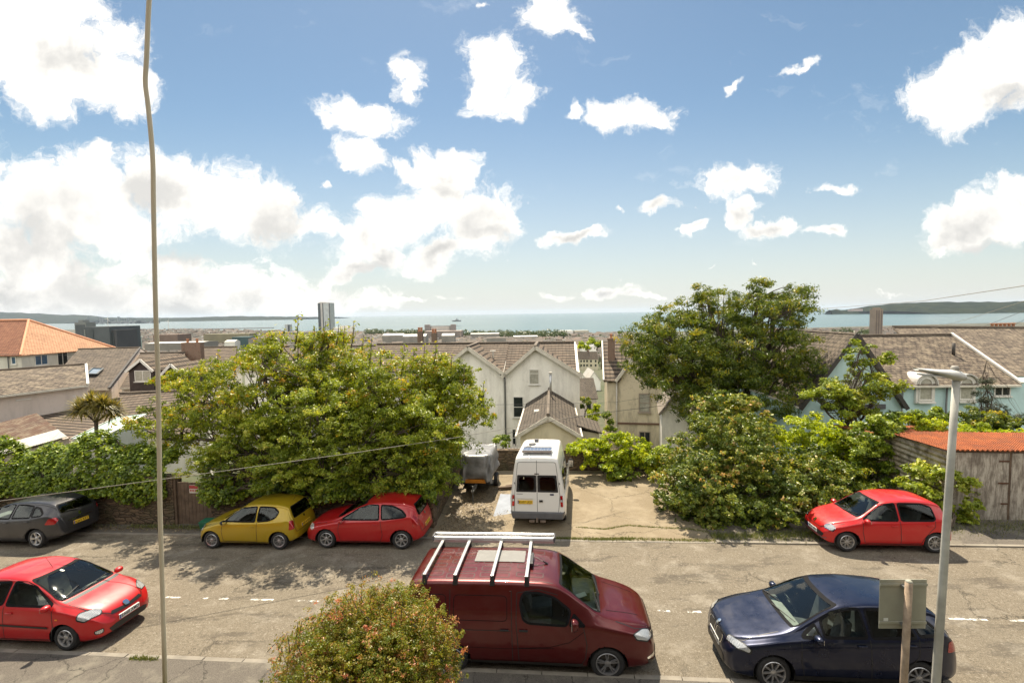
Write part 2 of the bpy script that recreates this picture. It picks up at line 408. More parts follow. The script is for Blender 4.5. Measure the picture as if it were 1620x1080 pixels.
tag(mb.build('kerb', M_KERB, bevel=.008), 'pale stone kerb along the near pavement', kind='structure')
mb = MB()
for (ua, ub) in ((-40, -4.5), (4.9, 40)):
    u_ = ua
    while u_ < ub:
        h0 = .045+random.uniform(-.006, .006)
        q = [uv2(u_+.008, 15.10, -.25), uv2(u_+.89, 15.10, -.25), uv2(u_+.89, 15.23, -.25), uv2(u_+.008, 15.23, -.25)]
        mb.hexa(q, [p+Vector((0, 0, .25+h0)) for p in q]); u_ += .9
u_ = -4.5
while u_ < 4.9:
    q = [uv2(u_+.008, 15.10, -.25), uv2(u_+.89, 15.10, -.25), uv2(u_+.89, 15.23, -.25), uv2(u_+.008, 15.23, -.25)]
    mb.hexa(q, [p+Vector((0, 0, .262)) for p in q]); u_ += .9
tag(mb.build('kerb', M_KERB, bevel=.008), 'weathered stone kerb along the far side of the road', kind='structure')
for ua, ub, nm in ((-60, -4.5, 'left'), (4.9, 60, 'right')):
    tag(ustrip('pavement', ua, ub, 15.22, 17.2, .042, M_PAVE, 20).build('pavement', M_PAVE), 'narrow shaded far pavement by the stone wall' if nm == 'left' else 'narrow far pavement in front of the garage doors', kind='structure')
# forecourt: cracked concrete
m, t, o = newmat('forecourt concrete')
tc = t.add('ShaderNodeTexCoord').outputs['Object']
fine = t.noise(tc, 45, 4, .7)
c = t.mix(t.mapr(fine, .35, .65), (.165, .13, .085), (.275, .225, .15))
c = t.mix(t.math('MULTIPLY', t.mapr(t.noise(tc, .9, 7, .65), .45, .62), .6), c, (.32, .27, .19))
c = t.mix(t.math('MULTIPLY', t.mapr(t.noise(tc, 3.5, 6, .7), .60, .68), .5), c, (.15, .125, .09))
vor = t.add('ShaderNodeTexVoronoi', feature='DISTANCE_TO_EDGE'); vor.inputs['Scale'].default_value = .30
t.link(t.vm('ADD', tc, t.vm('MULTIPLY', t.noise(tc, 1.6, 6, .7, out='Color'), (1.0, 1.0, 0))), vor.inputs[0])
crk = t.mapr(vor.outputs[0], 0, .006, .85, 0); c = t.mix(crk, c, (.04, .035, .025))
pbr(t, o, c, .9, normal=bump(t, fine, .5, .01), spec=.25); M_CONC = m
mb = MB()
for i in range(12):
    for j in range(6):
        a, b = -5.3+i*.92, -5.3+(i+1)*.92; p, q = 15.22+j*1.29, 15.22+(j+1)*1.29
        mb.poly([uv2(a, p, .014), uv2(b, p, .014), uv2(b, q, .014), uv2(a, q, .014)])
tag(mb.build('forecourt', M_CONC), 'cracked sunlit concrete forecourt beside the white van', kind='structure')
# ================================================================== walls, houses
class Plane_:
    """vertical facade plane through two image columns at given distances; sz() turns a pixel into (along, height)"""
    def __init__(s, pxL, DL, pxR, DR, py=600):
        a, b = at(pxL, py, DL), at(pxR, py, DR); s.o = Vector((a.x, a.y, 0)); e = Vector((b.x-a.x, b.y-a.y, 0)); s.len = e.length; s.e = e.normalized(); s.n = Vector((s.e.y, -s.e.x, 0))  # n towards the camera
        s.o = Vector((a.x, a.y, 0))
    def hit(s, px, py, off=0.0):
        d = ray(px, py); o = s.o+s.n*off; t_ = (o.dot(s.n))/(d.dot(s.n)); p = d*t_; p.z += CZ; return p
    def sz(s, px, py):
        p = s.hit(px, py); return ((p-s.o).dot(s.e), p.z)
    def P(s, a, z, off=0.0): v = s.o+s.e*a+s.n*off; v.z = z; return v

def stone(name, c1, c2, c3, scale=1.0):
    m, t, o = newmat(name); tc = t.add('ShaderNodeTexCoord').outputs['Object']
    v = t.vm('MULTIPLY', tc, (3.2*scale, 3.2*scale, 9.0*scale))
    v = t.vm('ADD', v, t.vm('MULTIPLY', t.noise(tc, 3, 4, .6, out='Color'), (1.2, 1.2, 1.6)))
    vo = t.add('ShaderNodeTexVoronoi'); vo.inputs['Scale'].default_value = 1.0; t.link(v, vo.inputs[0])
    ve = t.add('ShaderNodeTexVoronoi', feature='DISTANCE_TO_EDGE'); ve.inputs['Scale'].default_value = 1.0; t.link(v, ve.inputs[0])
    c = t.mix(t.add('ShaderNodeSeparateColor').outputs[0], c1, c2)
    sepc = t.add('ShaderNodeSeparateColor'); t.link(vo.outputs['Color'], sepc.inputs[0])
    c = t.mix(sepc.outputs[0], c1, c2); c = t.mix(t.mapr(ve.outputs[0], 0, .08, 1, 0), c, c3)
    c = t.mix(t.math('MULTIPLY', t.mapr(t.noise(tc, .9, 6, .7), .48, .66), .5), c, (.05, .06, .025))
    pbr(t, o, c, .9, normal=bump(t, t.mapr(ve.outputs[0], 0, .15), .9, .03), spec=.2); MATS[name] = m; return m
M_STONE = stone('rubble stone', (.20, .145, .095), (.115, .085, .060), (.045, .038, .028))
def render_wall(name, col, dirt=(.16, .14, .10), amt=.32, streak=True):
    if name in MATS: return MATS[name]
    m, t, o = newmat(name); tc = t.add('ShaderNodeTexCoord').outputs['Object']
    n = t.noise(t.vm('MULTIPLY', tc, (1.4, 1.4, .35)), 1.0, 7, .68)
    c = t.mix(t.math('MULTIPLY', t.mapr(n, .46, .72), amt), col, dirt)
    c = t.mix(t.math('MULTIPLY', t.mapr(t.noise(tc, 5, 6, .7), .55, .75), amt*.6), c, dirt)
    pbr(t, o, c, .88, normal=bump(t, t.noise(tc, 22, 4, .6), .25, .01), spec=.25); MATS[name] = m; return m
def tiles(name, c1, c2, lichen=(.32, .27, .19), la=.5, w=.30, h=.28, mort_shade=(.03, .025, .02), bmp=.9, pant=False):
    if name in MATS: return MATS[name]
    m, t, o = newmat(name); uv_ = t.add('ShaderNodeUVMap', uv_map='uv').outputs[0]
    br = t.add('ShaderNodeTexBrick'); br.offset = .5; br.inputs['Scale'].default_value = 1.0
    br.inputs['Brick Width'].default_value = w; br.inputs['Row Height'].default_value = h; br.inputs['Mortar Size'].default_value = .0 if pant else .026; br.inputs['Mortar Smooth'].default_value = .3
    br.inputs['Color1'].default_value = (*c1, 1); br.inputs['Color2'].default_value = (*c2, 1); br.inputs['Mortar'].default_value = (*mort_shade, 1)
    t.link(uv_, br.inputs[0]); c = br.outputs[0]
    tc = t.add('ShaderNodeTexCoord').outputs['Object']
    c = t.mix(t.math('MULTIPLY', t.mapr(t.noise(tc, 2.3, 10, .8), .46, .60), la), c, lichen)
    c = t.mix(t.math('MULTIPLY', t.mapr(t.noise(tc, 4.0, 8, .8), .54, .62), .5), c, tuple(x*.3 for x in c2))
    c = t.mix(t.math('MULTIPLY', t.mapr(t.noise(tc, .5, 6, .65), .52, .7), .45), c, tuple(x*.45 for x in c1))
    s_ = t.add('ShaderNodeSeparateXYZ'); t.link(uv_, s_.inputs[0])
    saw = t.math('SUBTRACT', 1.0, t.math('FRACT', t.math('DIVIDE', s_.outputs[1], h)))
    hgt = t.math('ADD', saw, t.math('MULTIPLY', br.outputs[1], -.6))
    if pant: c = t.mix(t.math('MULTIPLY', t.mapr(saw, .62, .74, 0, .95), 1.0), c, mort_shade)  # shadow under each tile course painted in as a dark band
    if pant: hgt = t.math('ADD', hgt, t.math('MULTIPLY', t.math('SINE', t.math('MULTIPLY', s_.outputs[0], 2*math.pi/.3)), .5))
    pbr(t, o, c, .85, normal=bump(t, hgt, bmp, .04), spec=.3); MATS[name] = m; return m
def corrug(name, c1, c2, pitch=.08, rust=None, axis=0, amt=.6):
    if name in MATS: return MATS[name]
    m, t, o = newmat(name); uv_ = t.add('ShaderNodeUVMap', uv_map='uv').outputs[0]; s_ = t.add('ShaderNodeSeparateXYZ'); t.link(uv_, s_.inputs[0])
    tc = t.add('ShaderNodeTexCoord').outputs['Object']
    sn = t.math('SINE', t.math('MULTIPLY', s_.outputs[axis], 2*math.pi/pitch))
    c = t.mix(t.mapr(t.noise(tc, 1.1, 7, .7), .35, .65), c1, c2)
    if rust: c = t.mix(t.math('MULTIPLY', t.mapr(t.noise(t.vm('MULTIPLY', tc, (2, 2, 2)), 1.2, 8, .75), .45, .6), amt), c, rust)
    pbr(t, o, c, .8, normal=bump(t, sn, .8, .03), spec=.3); MATS[name] = m; return m
M_FRAME = simple('white window frame', (.68, .66, .60), .5, vary=.1)
M_PANE = simple('window pane', (.022, .028, .03), .12, vary=.5, scale=1.5, spec=.35)
M_CURT = simple('net curtain behind glass', (.36, .35, .29), .25, vary=.25, scale=6, coat=1.0)
M_PANEB = simple('blue pane', (.03, .09, .16), .08, vary=.3, scale=1.0, coat=1.0)
M_PIPE = simple('grey drainpipe', (.12, .125, .12), .5)
M_PIPEW = simple('pale drainpipe', (.52, .49, .42), .5)
M_GUT = simple('pale bargeboard', (.60, .56, .47), .6, vary=.15)
M_GUTD = simple('dark bargeboard', (.05, .045, .04), .6)
M_CREAM = render_wall('cream render', (.90, .87, .78)); M_CREAMD = render_wall('stained cream render', (.70, .62, .46), (.17, .14, .09), .75)
M_PINK = render_wall('pinkish render', (.66, .57, .50), (.25, .22, .19), .4); M_BLUE = render_wall('pale blue render', (.50, .68, .68), (.26, .35, .34), .35)
M_YELW = render_wall('pale yellow render', (.58, .53, .38), (.3, .27, .2), .35)
M_TIL_BR = tiles('brown concrete tiles', (.165, .122, .088), (.108, .082, .061), (.225, .185, .135), .4, w=.33, h=.44, mort_shade=(.012,.010,.008), bmp=1.0, pant=True)
M_TIL_GR = tiles('grey brown slates', (.115, .092, .070), (.075, .062, .050), (.17, .14, .10), .4, w=.28, h=.24)
M_TIL_LI = tiles('lichened slates', (.14, .108, .080), (.080, .062, .050), (.33, .27, .19), .62, w=.30, h=.26)
M_TIL_OR = tiles('orange tiles', (.47, .26, .15), (.40, .215, .125), (.52, .33, .20), .35, w=.26, h=.22, mort_shade=(.22, .11, .06), bmp=.5)
M_TIL_PK = tiles('worn pink brown slates', (.125, .098, .074), (.078, .062, .050), (.25, .205, .15), .5, w=.30, h=.24)
M_BRICK = tiles('red chimney brick', (.26, .09, .05), (.19, .07, .045), (.2, .15, .1), .3, w=.22, h=.075, mort_shade=(.2, .17, .13), bmp=.3)
M_TERRA = simple('terracotta pot', (.42, .19, .10), .8)

def window(Pl, x0, y0, x1, y1, parent, bars='sash', pane=None, frame=None, sill=True, px=True, off=.0, fw=.06, arch=False):
    """a window set on a facade: given by its corner pixels (px=True) or metres"""
    if px:
        a0, zt = Pl.sz(x0, y0); a1, zb = Pl.sz(x1, y1)
    else: a0, zt, a1, zb = x0, y0, x1, y1
    pane = pane or M_PANE; frame = frame or M_FRAME
    def pt(a, z, d): return Pl.P(a, z, off+d)
    def bar(mb, A0, Z0, A1, Z1, d0=.012, d1=.05): mb.hexa([pt(A0, Z0, d1), pt(A1, Z0, d1), pt(A1, Z0, d0), pt(A0, Z0, d0)], [pt(A0, Z1, d1), pt(A1, Z1, d1), pt(A1, Z1, d0), pt(A0, Z1, d0)])
    mb = MB()
    bar(mb, a0, zb, a0+fw, zt); bar(mb, a1-fw, zb, a1, zt); bar(mb, a0+fw, zb, a1-fw, zb+fw)
    bar(mb, a0+fw, zt-fw, a1-fw, zt)
    if bars == 'sash': bar(mb, a0+fw, (zt+zb)/2-.025, a1-fw, (zt+zb)/2+.025, .014, .046)
    if bars in ('top', 'topsplit'): bar(mb, a0+fw, zt-(zt-zb)*.28-.025, a1-fw, zt-(zt-zb)*.28+.025, .014, .046)
    if bars in ('split', 'topsplit'): bar(mb, (a0+a1)/2-.025, zb+fw, (a0+a1)/2+.025, zt-fw, .016, .044)
    w = empty_child('window', parent)
    mb.build('frame', frame, w)
    g = MB(); bar(g, a0+fw*.5, zb+fw*.5, a1-fw*.5, zt-fw*.5, -.03, .022); g.build('pane', pane, w)
    if sill: s_ = MB(); bar(s_, a0-.06, zb-.07, a1+.06, zb, .004, .12); s_.build('sill', frame, w)
    return w
def empty_child(name, parent):
    e = bpy.data.objects.new(name, None); COL.objects.link(e); e.parent = parent; return e
def beam(a, b, w, h, name, mat, parent, up=Vector((0, 0, 1))):
    a, b = Vector(a), Vector(b); d = (b-a); L_ = d.length; d.normalize(); s_ = d.cross(up).normalized(); u_ = s_.cross(d)
    return MB().obox((a+b)/2, d*L_/2, s_*w/2, u_*h/2).build(name, M_RIDGE if name == 'ridge_tile' else mat, parent)
M_RIDGE = simple('ridge tile', (.15, .12, .09), .85, vary=.3, scale=2)
def slabobj(name, pts, th, mat, parent): return MB().slab(pts, th).build(name, mat, parent, uv=True)
def up_slab(pts):  # order so that the normal points up
    pts = [Vector(p) for p in pts]; n = (pts[1]-pts[0]).cross(pts[2]-pts[0])
    return pts if n.z > 0 else pts[::-1]
def chimney(p, w, d, h, parent, pots=2, mat=None, e=Vector((1, 0, 0)), pot=True):
    c = empty_child('chimney', parent); n = Vector((-e.y, e.x, 0)); p = Vector(p)
    mb = MB(); mb.obox(p+Vector((0, 0, h/2)), e*w/2, n*d/2, (0, 0, h/2)); mb.obox(p+Vector((0, 0, h+.05)), e*(w/2+.05), n*(d/2+.05), (0, 0, .06))
    mb.build('stack', mat or M_BRICK, c, uv=True)
    for k in range(pots):
        q = p+e*((k+.5)/pots-.5)*w*.8+Vector((0, 0, h+.10))
        MB().lathe([(.10, 0), (.085, .25), (.11, .30), (.11, .34), (.07, .34), (.07, .1)], q, seg=10).build('chimney_pot', M_TERRA, c, smooth=True)
    return c
def box_house(name, a, b, depth, z0, ze, zr, wallm, roofm, ridge='along', over=.2, loc_label=None, cat='house', group=None, winrows=0, wincols=0, pane=None, chim=0):
    """simple pitched house from its front base line a->b (plan), used in the mid distance; returns root"""
    a, b = Vector((a[0], a[1], 0)), Vector((b[0], b[1], 0)); e = (b-a); w = e.length; e.normalize(); n = Vector((-e.y, e.x, 0))
    if n.y < 0: n = -n
    root = empty(name, ((a+b)/2+n*depth/2)+Vector((0, 0, z0))); inv = root.matrix_world.translation.copy()
    L = lambda s_, d_, z: a+e*s_+n*d_+Vector((0, 0, z))-Vector(root.location)
    mb = MB()
    if ridge == 'along':
        mb.hexa([L(0,0,z0), L(w,0,z0), L(w,depth,z0), L(0,depth,z0)], [L(0,0,ze), L(w,0,ze), L(w,depth,ze), L(0,depth,ze)])
        mb.hexa([L(0,0,ze), L(0,depth,ze), L(0,depth/2,zr-.05)], [L(.02,0,ze), L(.02,depth,ze), L(.02,depth/2,zr-.05)]); mb.hexa([L(w-.02,0,ze), L(w-.02,depth,ze), L(w-.02,depth/2,zr-.05)], [L(w,0,ze), L(w,depth,ze), L(w,depth/2,zr-.05)])
        rf = MB(); k = over*(zr-ze)/(depth/2)
        rf.slab(up_slab([L(-over,-over,ze-k), L(w+over,-over,ze-k), L(w+over,depth/2,zr), L(-over,depth/2,zr)]), .12)
        rf.slab(up_slab([L(-over,depth+over,ze-k), L(w+over,depth+over,ze-k), L(w+over,depth/2+.004,zr), L(-over,depth/2+.004,zr)]), .12)
    else:
        mb.hexa([L(0,0,z0), L(w,0,z0), L(w,depth,z0), L(0,depth,z0)], [L(0,0,ze), L(w,0,ze), L(w,depth,ze), L(0,depth,ze)])
        mb.hexa([L(0,0,ze), L(w,0,ze), L(w/2,0,zr-.05)], [L(0,.02,ze), L(w,.02,ze), L(w/2,.02,zr-.05)])
        rf = MB(); k = over*(zr-ze)/(w/2)
        rf.slab(up_slab([L(-over,-over,ze-k), L(w/2,-over,zr), L(w/2,depth,zr), L(-over,depth,ze-k)]), .12)
        rf.slab(up_slab([L(w+over,-over,ze-k), L(w/2+.004,-over,zr), L(w/2+.004,depth,zr), L(w+over,depth,ze-k)]), .12)
    mb.build('wall', wallm, root); rf.build('roof', roofm, root, uv=True)
    if winrows:
        for r_ in range(winrows):
            for c_ in range(wincols):
                s0 = w*(c_+.5)/wincols; zc = ze-1.3-r_*2.7; hw, hh = min(.55, w/wincols*.28), .7
                wn = MB(); q = [L(s0-hw,-.03,zc-hh), L(s0+hw,-.03,zc-hh), L(s0+hw,.01,zc-hh), L(s0-hw,.01,zc-hh)]
                wn.hexa(q, [p+Vector((0, 0, 2*hh)) for p in q]); wn.build('window', pane or M_PANE, root)
    for k in range(chim):
        cx_ = w*(.08 if k == 0 else .92); q = L(cx_, depth/2, zr-.4)
        chm = MB(); chm.obox(q+Vector((0, 0, .6)), e*.45, n*.3, (0, 0, .8)); chm.build('chimney', M_BRICK, root, uv=True)
    if loc_label: tag(root, loc_label, cat, group)
    return root

# ---------------- stone wall on the left, side wall and parapet of the forecourt
def stone_wall(pts, h, th, label, mat=M_STONE, cope=True, name='stone_wall', zdrop=.6):
    root = empty(name, uv2(*pts[0])); o = root.location.copy(); mb = MB(); cm = MB()
    for (u0, v0), (u1, v1) in zip(pts[:-1], pts[1:]):
        L_ = math.hypot(u1-u0, v1-v0); n_ = max(1, int(L_/1.2)); du, dv = (u1-u0)/L_, (v1-v0)/L_; nu, nv = -dv, du
        for k in range(n_):
            A = (u0+(u1-u0)*k/n_, v0+(v1-v0)*k/n_); B = (u0+(u1-u0)*(k+1)/n_, v0+(v1-v0)*(k+1)/n_)
            q = [uv2(A[0], A[1], 0), uv2(B[0], B[1], 0), uv2(B[0]+nu*th, B[1]+nv*th, 0), uv2(A[0]+nu*th, A[1]+nv*th, 0)]
            hh = [h+random.uniform(-.02, .02) for _ in range(4)]
            mb.hexa([p-o-Vector((0, 0, zdrop)) for p in q], [p-o+Vector((0, 0, h)) for p in q])
            if cope: 
                j = random.uniform(-.03, .03); qq = [p-o+Vector((0, 0, h+.003)) for p in q]
                c_ = sum(qq, Vector())/4; qq = [c_+(p-c_)*1.06 for p in qq]
                cm.hexa(qq, [p+Vector((0, 0, .09+j)) for p in qq])
    mb.build('wall_face', mat, root)
    if cope: cm.build('coping', M_STONE, root, bevel=.02)
    return tag(root, label, 'wall')
stone_wall([(-34, 15.95), (-14.35, 15.95)], 1.75, .45, 'long rubble stone wall behind the dark grey car, hung with ivy')
stone_wall([(-12.85, 15.95), (-4.45, 15.95)], 1.75, .45, 'rubble stone wall behind the yellow and red parked cars')
stone_wall([(-4.45, 15.96), (-4.9, 22.85)], 1.75, .40, 'stone side wall running back along the left of the forecourt')
stone_wall([(-4.5, 22.87), (5.3, 22.87)], .95, .35, 'low stone parapet wall across the back of the forecourt')
# wooden gate with its posts and sign
M_WOOD = simple('weathered gate wood', (.13, .09, .06), .85, vary=.35, scale=3, bmp=.6)
gt = empty('wooden_gate', uv2(-13.6, 16.02)); o_ = gt.location.copy(); mb = MB()
for k in range(9):
    u_ = -14.25+k*.145; q = [uv2(u_, 16.05), uv2(u_+.135, 16.05), uv2(u_+.135, 16.09), uv2(u_, 16.09)]; top = 1.62+random.uniform(-.03, .03)
    mb.hexa([p-o_ for p in q], [p-o_+Vector((0, 0, top)) for p in q])
mb.build('plank_panel', M_WOOD, gt)
for u_ in (-14.42, -12.96): 
    q = [uv2(u_, 15.98), uv2(u_+.16, 15.98), uv2(u_+.16, 16.16), uv2(u_, 16.16)]; MB().hexa([p-o_ for p in q], [p-o_+Vector((0, 0, 1.85)) for p in q]).build('gate_post', M_WOOD, gt)
tag(gt, 'old brown plank gate set in the stone wall beside the yellow car', 'gate')
M_SGR = simple('faded red sign', (.42, .06, .06), .5, vary=.2); M_SGW = simple('off white sign', (.55, .50, .44), .5)
sg = empty('notice_sign', uv2(-13.55, 16.03, 1.38)); 
MB().box(-.19,-.012,-.15,.19,.012,.15).build('sign_board', M_SGW, sg); MB().box(-.185,-.016,.02,.185,-.011,.145).build('red_band', M_SGR, sg)
for x0, x1 in ((-.16,-.10),(-.07,.0),(.03,.14)): MB().box(x0,-.016,-.08,x1,-.011,-.02).build('lettering', M_SGR, sg)
sg.rotation_euler = (0, 0, -TH); tag(sg, 'small red and white notice sign nailed to the plank gate', 'sign')

# ---------------- white pair of gabled houses
PW = Plane_(690, 36.6, 910, 35.6)
def gable_unit(xl, xr, ax, ay, ey, label, wins, valley_l, valley_r, ridge_l, ridge_r, rl_y, pipe=None, porch=False, group='white gabled houses behind the forecourt'):
    aL, zL = PW.sz(xl, ey); aR, zR = PW.sz(xr, ey); aA, zA = PW.sz(ax, ay); ze = (zL+zR)/2; dep = 10.0
    root = empty('gabled_house', PW.P((aL+aR)/2, -4.2, -5)); o = root.location.copy()
    P = lambda a, z, off=0.0: PW.P(a, z, off)-o
    class Q: pass
    pl = Q(); pl.sz = PW.sz; pl.P = P
    mb = MB(); mb.hexa([P(aL,-4.5,-dep), P(aR,-4.5,-dep), P(aR,-4.5), P(aL,-4.5)][::-1], [P(aL,ze,-dep), P(aR,ze,-dep), P(aR,ze), P(aL,ze)][::-1])
    mb.hexa([P(aL,ze,-.3), P(aR,ze,-.3), P(aA,zA-.12,-.3)], [P(aL,ze), P(aR,ze), P(aA,zA-.12)]); 
    mb.hexa([P(aL,ze,-dep), P(aL,ze,0), P(aL,zA-.15,-dep/2)], [P(aL+.25,ze,-dep), P(aL+.25,ze,0), P(aL+.25,zA-.15,-dep/2)])
    mb.hexa([P(aR-.25,ze,-dep), P(aR-.25,ze,0), P(aR-.25,zA-.15,-dep/2)], [P(aR,ze,-dep), P(aR,ze,0), P(aR,zA-.15,-dep/2)])
    mb.build('wall', M_CREAM, root)
    rf = MB(); zr = zA+.02
    kf = (zr-ze)/(dep/2); rf.slab(up_slab([P(ridge_l,ze+.3*kf,-.3), P(ridge_r,ze+.3*kf,-.3), P(ridge_r,zr,-dep/2), P(ridge_l,zr,-dep/2)]), .14)
    rf.slab(up_slab([P(ridge_l,ze-.05,-dep-.2), P(ridge_r,ze-.05,-dep-.2), P(ridge_r,zr+.004,-dep/2-.004), P(ridge_l,zr+.004,-dep/2-.004)]), .14)
    rm = rf.build('roof', M_TIL_BR, root, uv=True)
    for sgn, aE in ((-1, aL-.18), (1, aR+.18)):
        k = (zA-ze)/abs(aA-(aL if sgn < 0 else aR)); zE = ze-.18*k+.08
        g_ = MB().slab(up_slab([P(aE,zE,.35), P(aA,zA+.10,.35), P(aA,zA+.10,-dep/2+.4), P(aE,zE,-.2)]), .12).build('gable_roof', M_TIL_BR, root, uv=True)
        beam(P(aE,zE-.10,.36), P(aA,zA-.02,.36), .06, .24, 'bargeboard', M_GUT, g_)
        beam(P(aE,zE+.045,.30), P(aA,zA+.135,.30), .16, .05, 'verge', simple('verge mortar', (.36,.32,.26), .8), g_)
    beam(P(aA,zA+.13,.35), P(aA,zA+.13,-dep/2+.3), .22, .10, 'ridge_tile', M_TIL_GR, root)
    beam(P(ridge_l,zr+.06,-dep/2), P(ridge_r,zr+.06,-dep/2), .22, .10, 'ridge_tile', M_TIL_GR, root)
    for w in wins: window(pl, *w[:4], root, bars=w[4], pane=w[5])
    if pipe:
        a, z1 = PW.sz(*pipe[:2]); a2, z2 = PW.sz(*pipe[2:])
        MB().tube([P(a-.35, z1+.35, .2), P(a, z1, .10), P(a, z2, .10)], .06, 8).build('drainpipe', M_PIPE, root, smooth=True)
    tag(root, label, 'house', group); return root, P, ze, zA
aV, _ = PW.sz(794, 585)
aRr, _ = PW.sz(911, 590); aLl, _ = PW.sz(560, 590)
gr, P_, ze_, zA_ = gable_unit(797, 917, 846.7, 549, 592, 'right one of the two white gabled houses, slate annex in front of it',
  [(837,584,853,608,'top',M_CURT), (811.5,627,828.5,660,'sash',M_PANE), (810,678,817,706,'sash',M_PANE)], 0, 0, aV+.1, aRr+.1, 0, pipe=(799,598,801,712))
beam(P_(aRr+.12, zA_+.02, -5), P_(aRr+.12, ze_-.02, .2), .10, .16, 'verge_board', M_FRAME, gr)
gr2, P2, _, _ = gable_unit(690, 796.5, 741, 550, 590, 'left one of the two white gabled houses, its wall partly behind the leafy tree',
  [(736,584,748,606,'sash',M_PANE), (755,622,768,648,'sash',M_PANE)], 0, 0, aLl+16.5*0, aV+.09, 0)
for (px_, py_) in ((780, 552), (862, 607)):
    pass
# aerial vent on the roof between the gables
vt = empty('roof_vent', at(780, 560, 38.6)); MB().tube([(0,0,-.5),(0,0,.25)], .07, 8).build('vent_pipe', M_PIPEW, vt); MB().tube([(-.22,0,.25),(.22,0,.25)], .05, 8).build('vent_cap', M_PIPEW, vt)
tag(vt, 'small white vent cowl on the brown roof between the two white gables', 'vent')

# ---------------- slate-roofed annex in front of the white house
PA = Plane_(818, 26.2, 918, 25.9)
aL, zE = PA.sz(820, 685); aR, _ = PA.sz(917, 684); aA, zA = PA.sz(867, 657.5)
root = empty('slate_roofed_annex', PA.P((aL+aR)/2, -3.2, -4)); o = root.location.copy()
P = lambda a, z, off=0.0: PA.P(a, z, off)-o
mb = MB(); dep = 9.2
mb.hexa([P(aL+.1,-3.5,-dep), P(aR-.1,-3.5,-dep), P(aR-.1,-3.5,-.1), P(aL+.1,-3.5,-.1)][::-1], [P(aL+.1,zE,-dep), P(aR-.1,zE,-dep), P(aR-.1,zE,-.1), P(aL+.1,zE,-.1)][::-1])
mb.hexa([P(aL+.1,zE,-.3), P(aR-.1,zE,-.3), P(aA,zA-.1,-.3)], [P(aL+.1,zE,-.1), P(aR-.1,zE,-.1), P(aA,zA-.1,-.1)])
mb.build('wall', render_wall('annex render', (.74, .66, .48), (.3, .26, .18), .4), root)
for a_ in (aL-.12, aR+.12):
    g_ = MB().slab(up_slab([P(a_,zE-.12,.1), P(aA,zA,.1), P(aA,zA,-dep), P(a_,zE-.12,-dep)]), .10).build('roof', M_TIL_GR, root, uv=True)
    beam(P(a_,zE-.20,.11), P(aA,zA-.08,.11), .05, .20, 'bargeboard', M_GUT, g_)
    beam(P(a_,zE-.14,.2), P(a_,zE-.14,-dep), .12, .08, 'gutter', M_GUT, root)
MB().tube([P(aA,zA+.07,.1), P(aA,zA+.07,-dep)], .10, 8).build('ridge_tile', M_RIDGE, root)
fl = empty_child('flue', root); q = P(aA+.12, zA-.05, -dep+2.3)
MB().tube([q, q+Vector((0,0,1.5))], .08, 10).build('flue_pipe', simple('steel flue', (.5,.5,.5), .35, .7), fl, smooth=True); MB().tube([q+Vector((0,0,1.5)), q+Vector((0,0,1.62))], .13, 10).build('flue_cap', M_PIPEW, fl)
MB().obox(P(aA-.75, zA-.42, -3.2), (.16,.05,0), (0,.1,.05), (0,0,.06)).build('roof_vent', M_PIPEW, root)
sd_ = MB().hexa([P(aR-.1,-3.5,-4.6), P(aR+1.25,-3.5,-4.6), P(aR+1.25,-3.5,-2.0), P(aR-.1,-3.5,-2.0)][::-1], [P(aR-.1,zE-.3,-4.6), P(aR+1.25,zE-.5,-4.6), P(aR+1.25,zE-.5,-2.0), P(aR-.1,zE-.3,-2.0)][::-1]).build('side_room', M_YELW, root)
MB().slab(up_slab([P(aR-.05,zE+.05,-4.8), P(aR+1.45,zE-.42,-4.8), P(aR+1.45,zE-.42,-1.8), P(aR-.05,zE+.05,-1.8)]), .08).build('side_roof', M_TIL_GR, sd_, uv=True)
tag(root, 'low annex with grey slate gable roof behind the white van', 'building')

# ---------------- stained cream house right of the gap
PB = Plane_(961, 33.2, 1046, 32.6)
a0, ze = PB.sz(961, 598); a1, _ = PB.sz(1047, 600); _, _ = 0, 0
root = empty('stained_house', PB.P((a0+a1)/2, -4, -4)); o = root.location.copy()
P = lambda a, z, off=0.0: PB.P(a, z, off)-o
class Q_: pass
pl = Q_(); pl.sz = PB.sz; pl.P = P
mb = MB(); dep = 7.6; zr = ze+2.35; am = PB.sz(977, 600)[0]
mb.hexa([P(a0,-4.5,-dep), P(a1,-4.5,-dep), P(a1,-4.5), P(a0,-4.5)][::-1], [P(a0,ze,-dep), P(a1,ze,-dep), P(a1,ze), P(a0,ze)][::-1])
mb.hexa([P(a0,ze,-dep), P(a0,ze,0), P(a0,zr-.1,-dep/2)], [P(a0+.2,ze,-dep), P(a0+.2,ze,0), P(a0+.2,zr-.1,-dep/2)])
mb.hexa([P(am,ze,-.25), P(a1,ze,-.25), P((am+a1)/2,ze+2.1,-.25)], [P(am,ze,0.0), P(a1,ze,0.0), P((am+a1)/2,ze+2.1,0.0)])
mb.build('wall', M_CREAMD, root)
r1 = MB().slab(up_slab([P(a0-.25,ze-.15,.25), P(am+.1,ze-.15,.25), P(a1,zr,-dep/2), P(a0-.25,zr,-dep/2)]), .12).build('roof', M_TIL_BR, root, uv=True)
MB().slab(up_slab([P(a0-.25,ze-.15,-dep-.2), P(a1,ze-.15,-dep-.2), P(a1,zr+.004,-dep/2-.004), P(a0-.25,zr+.004,-dep/2-.004)]), .12).build('back_roof', M_TIL_BR, root, uv=True)
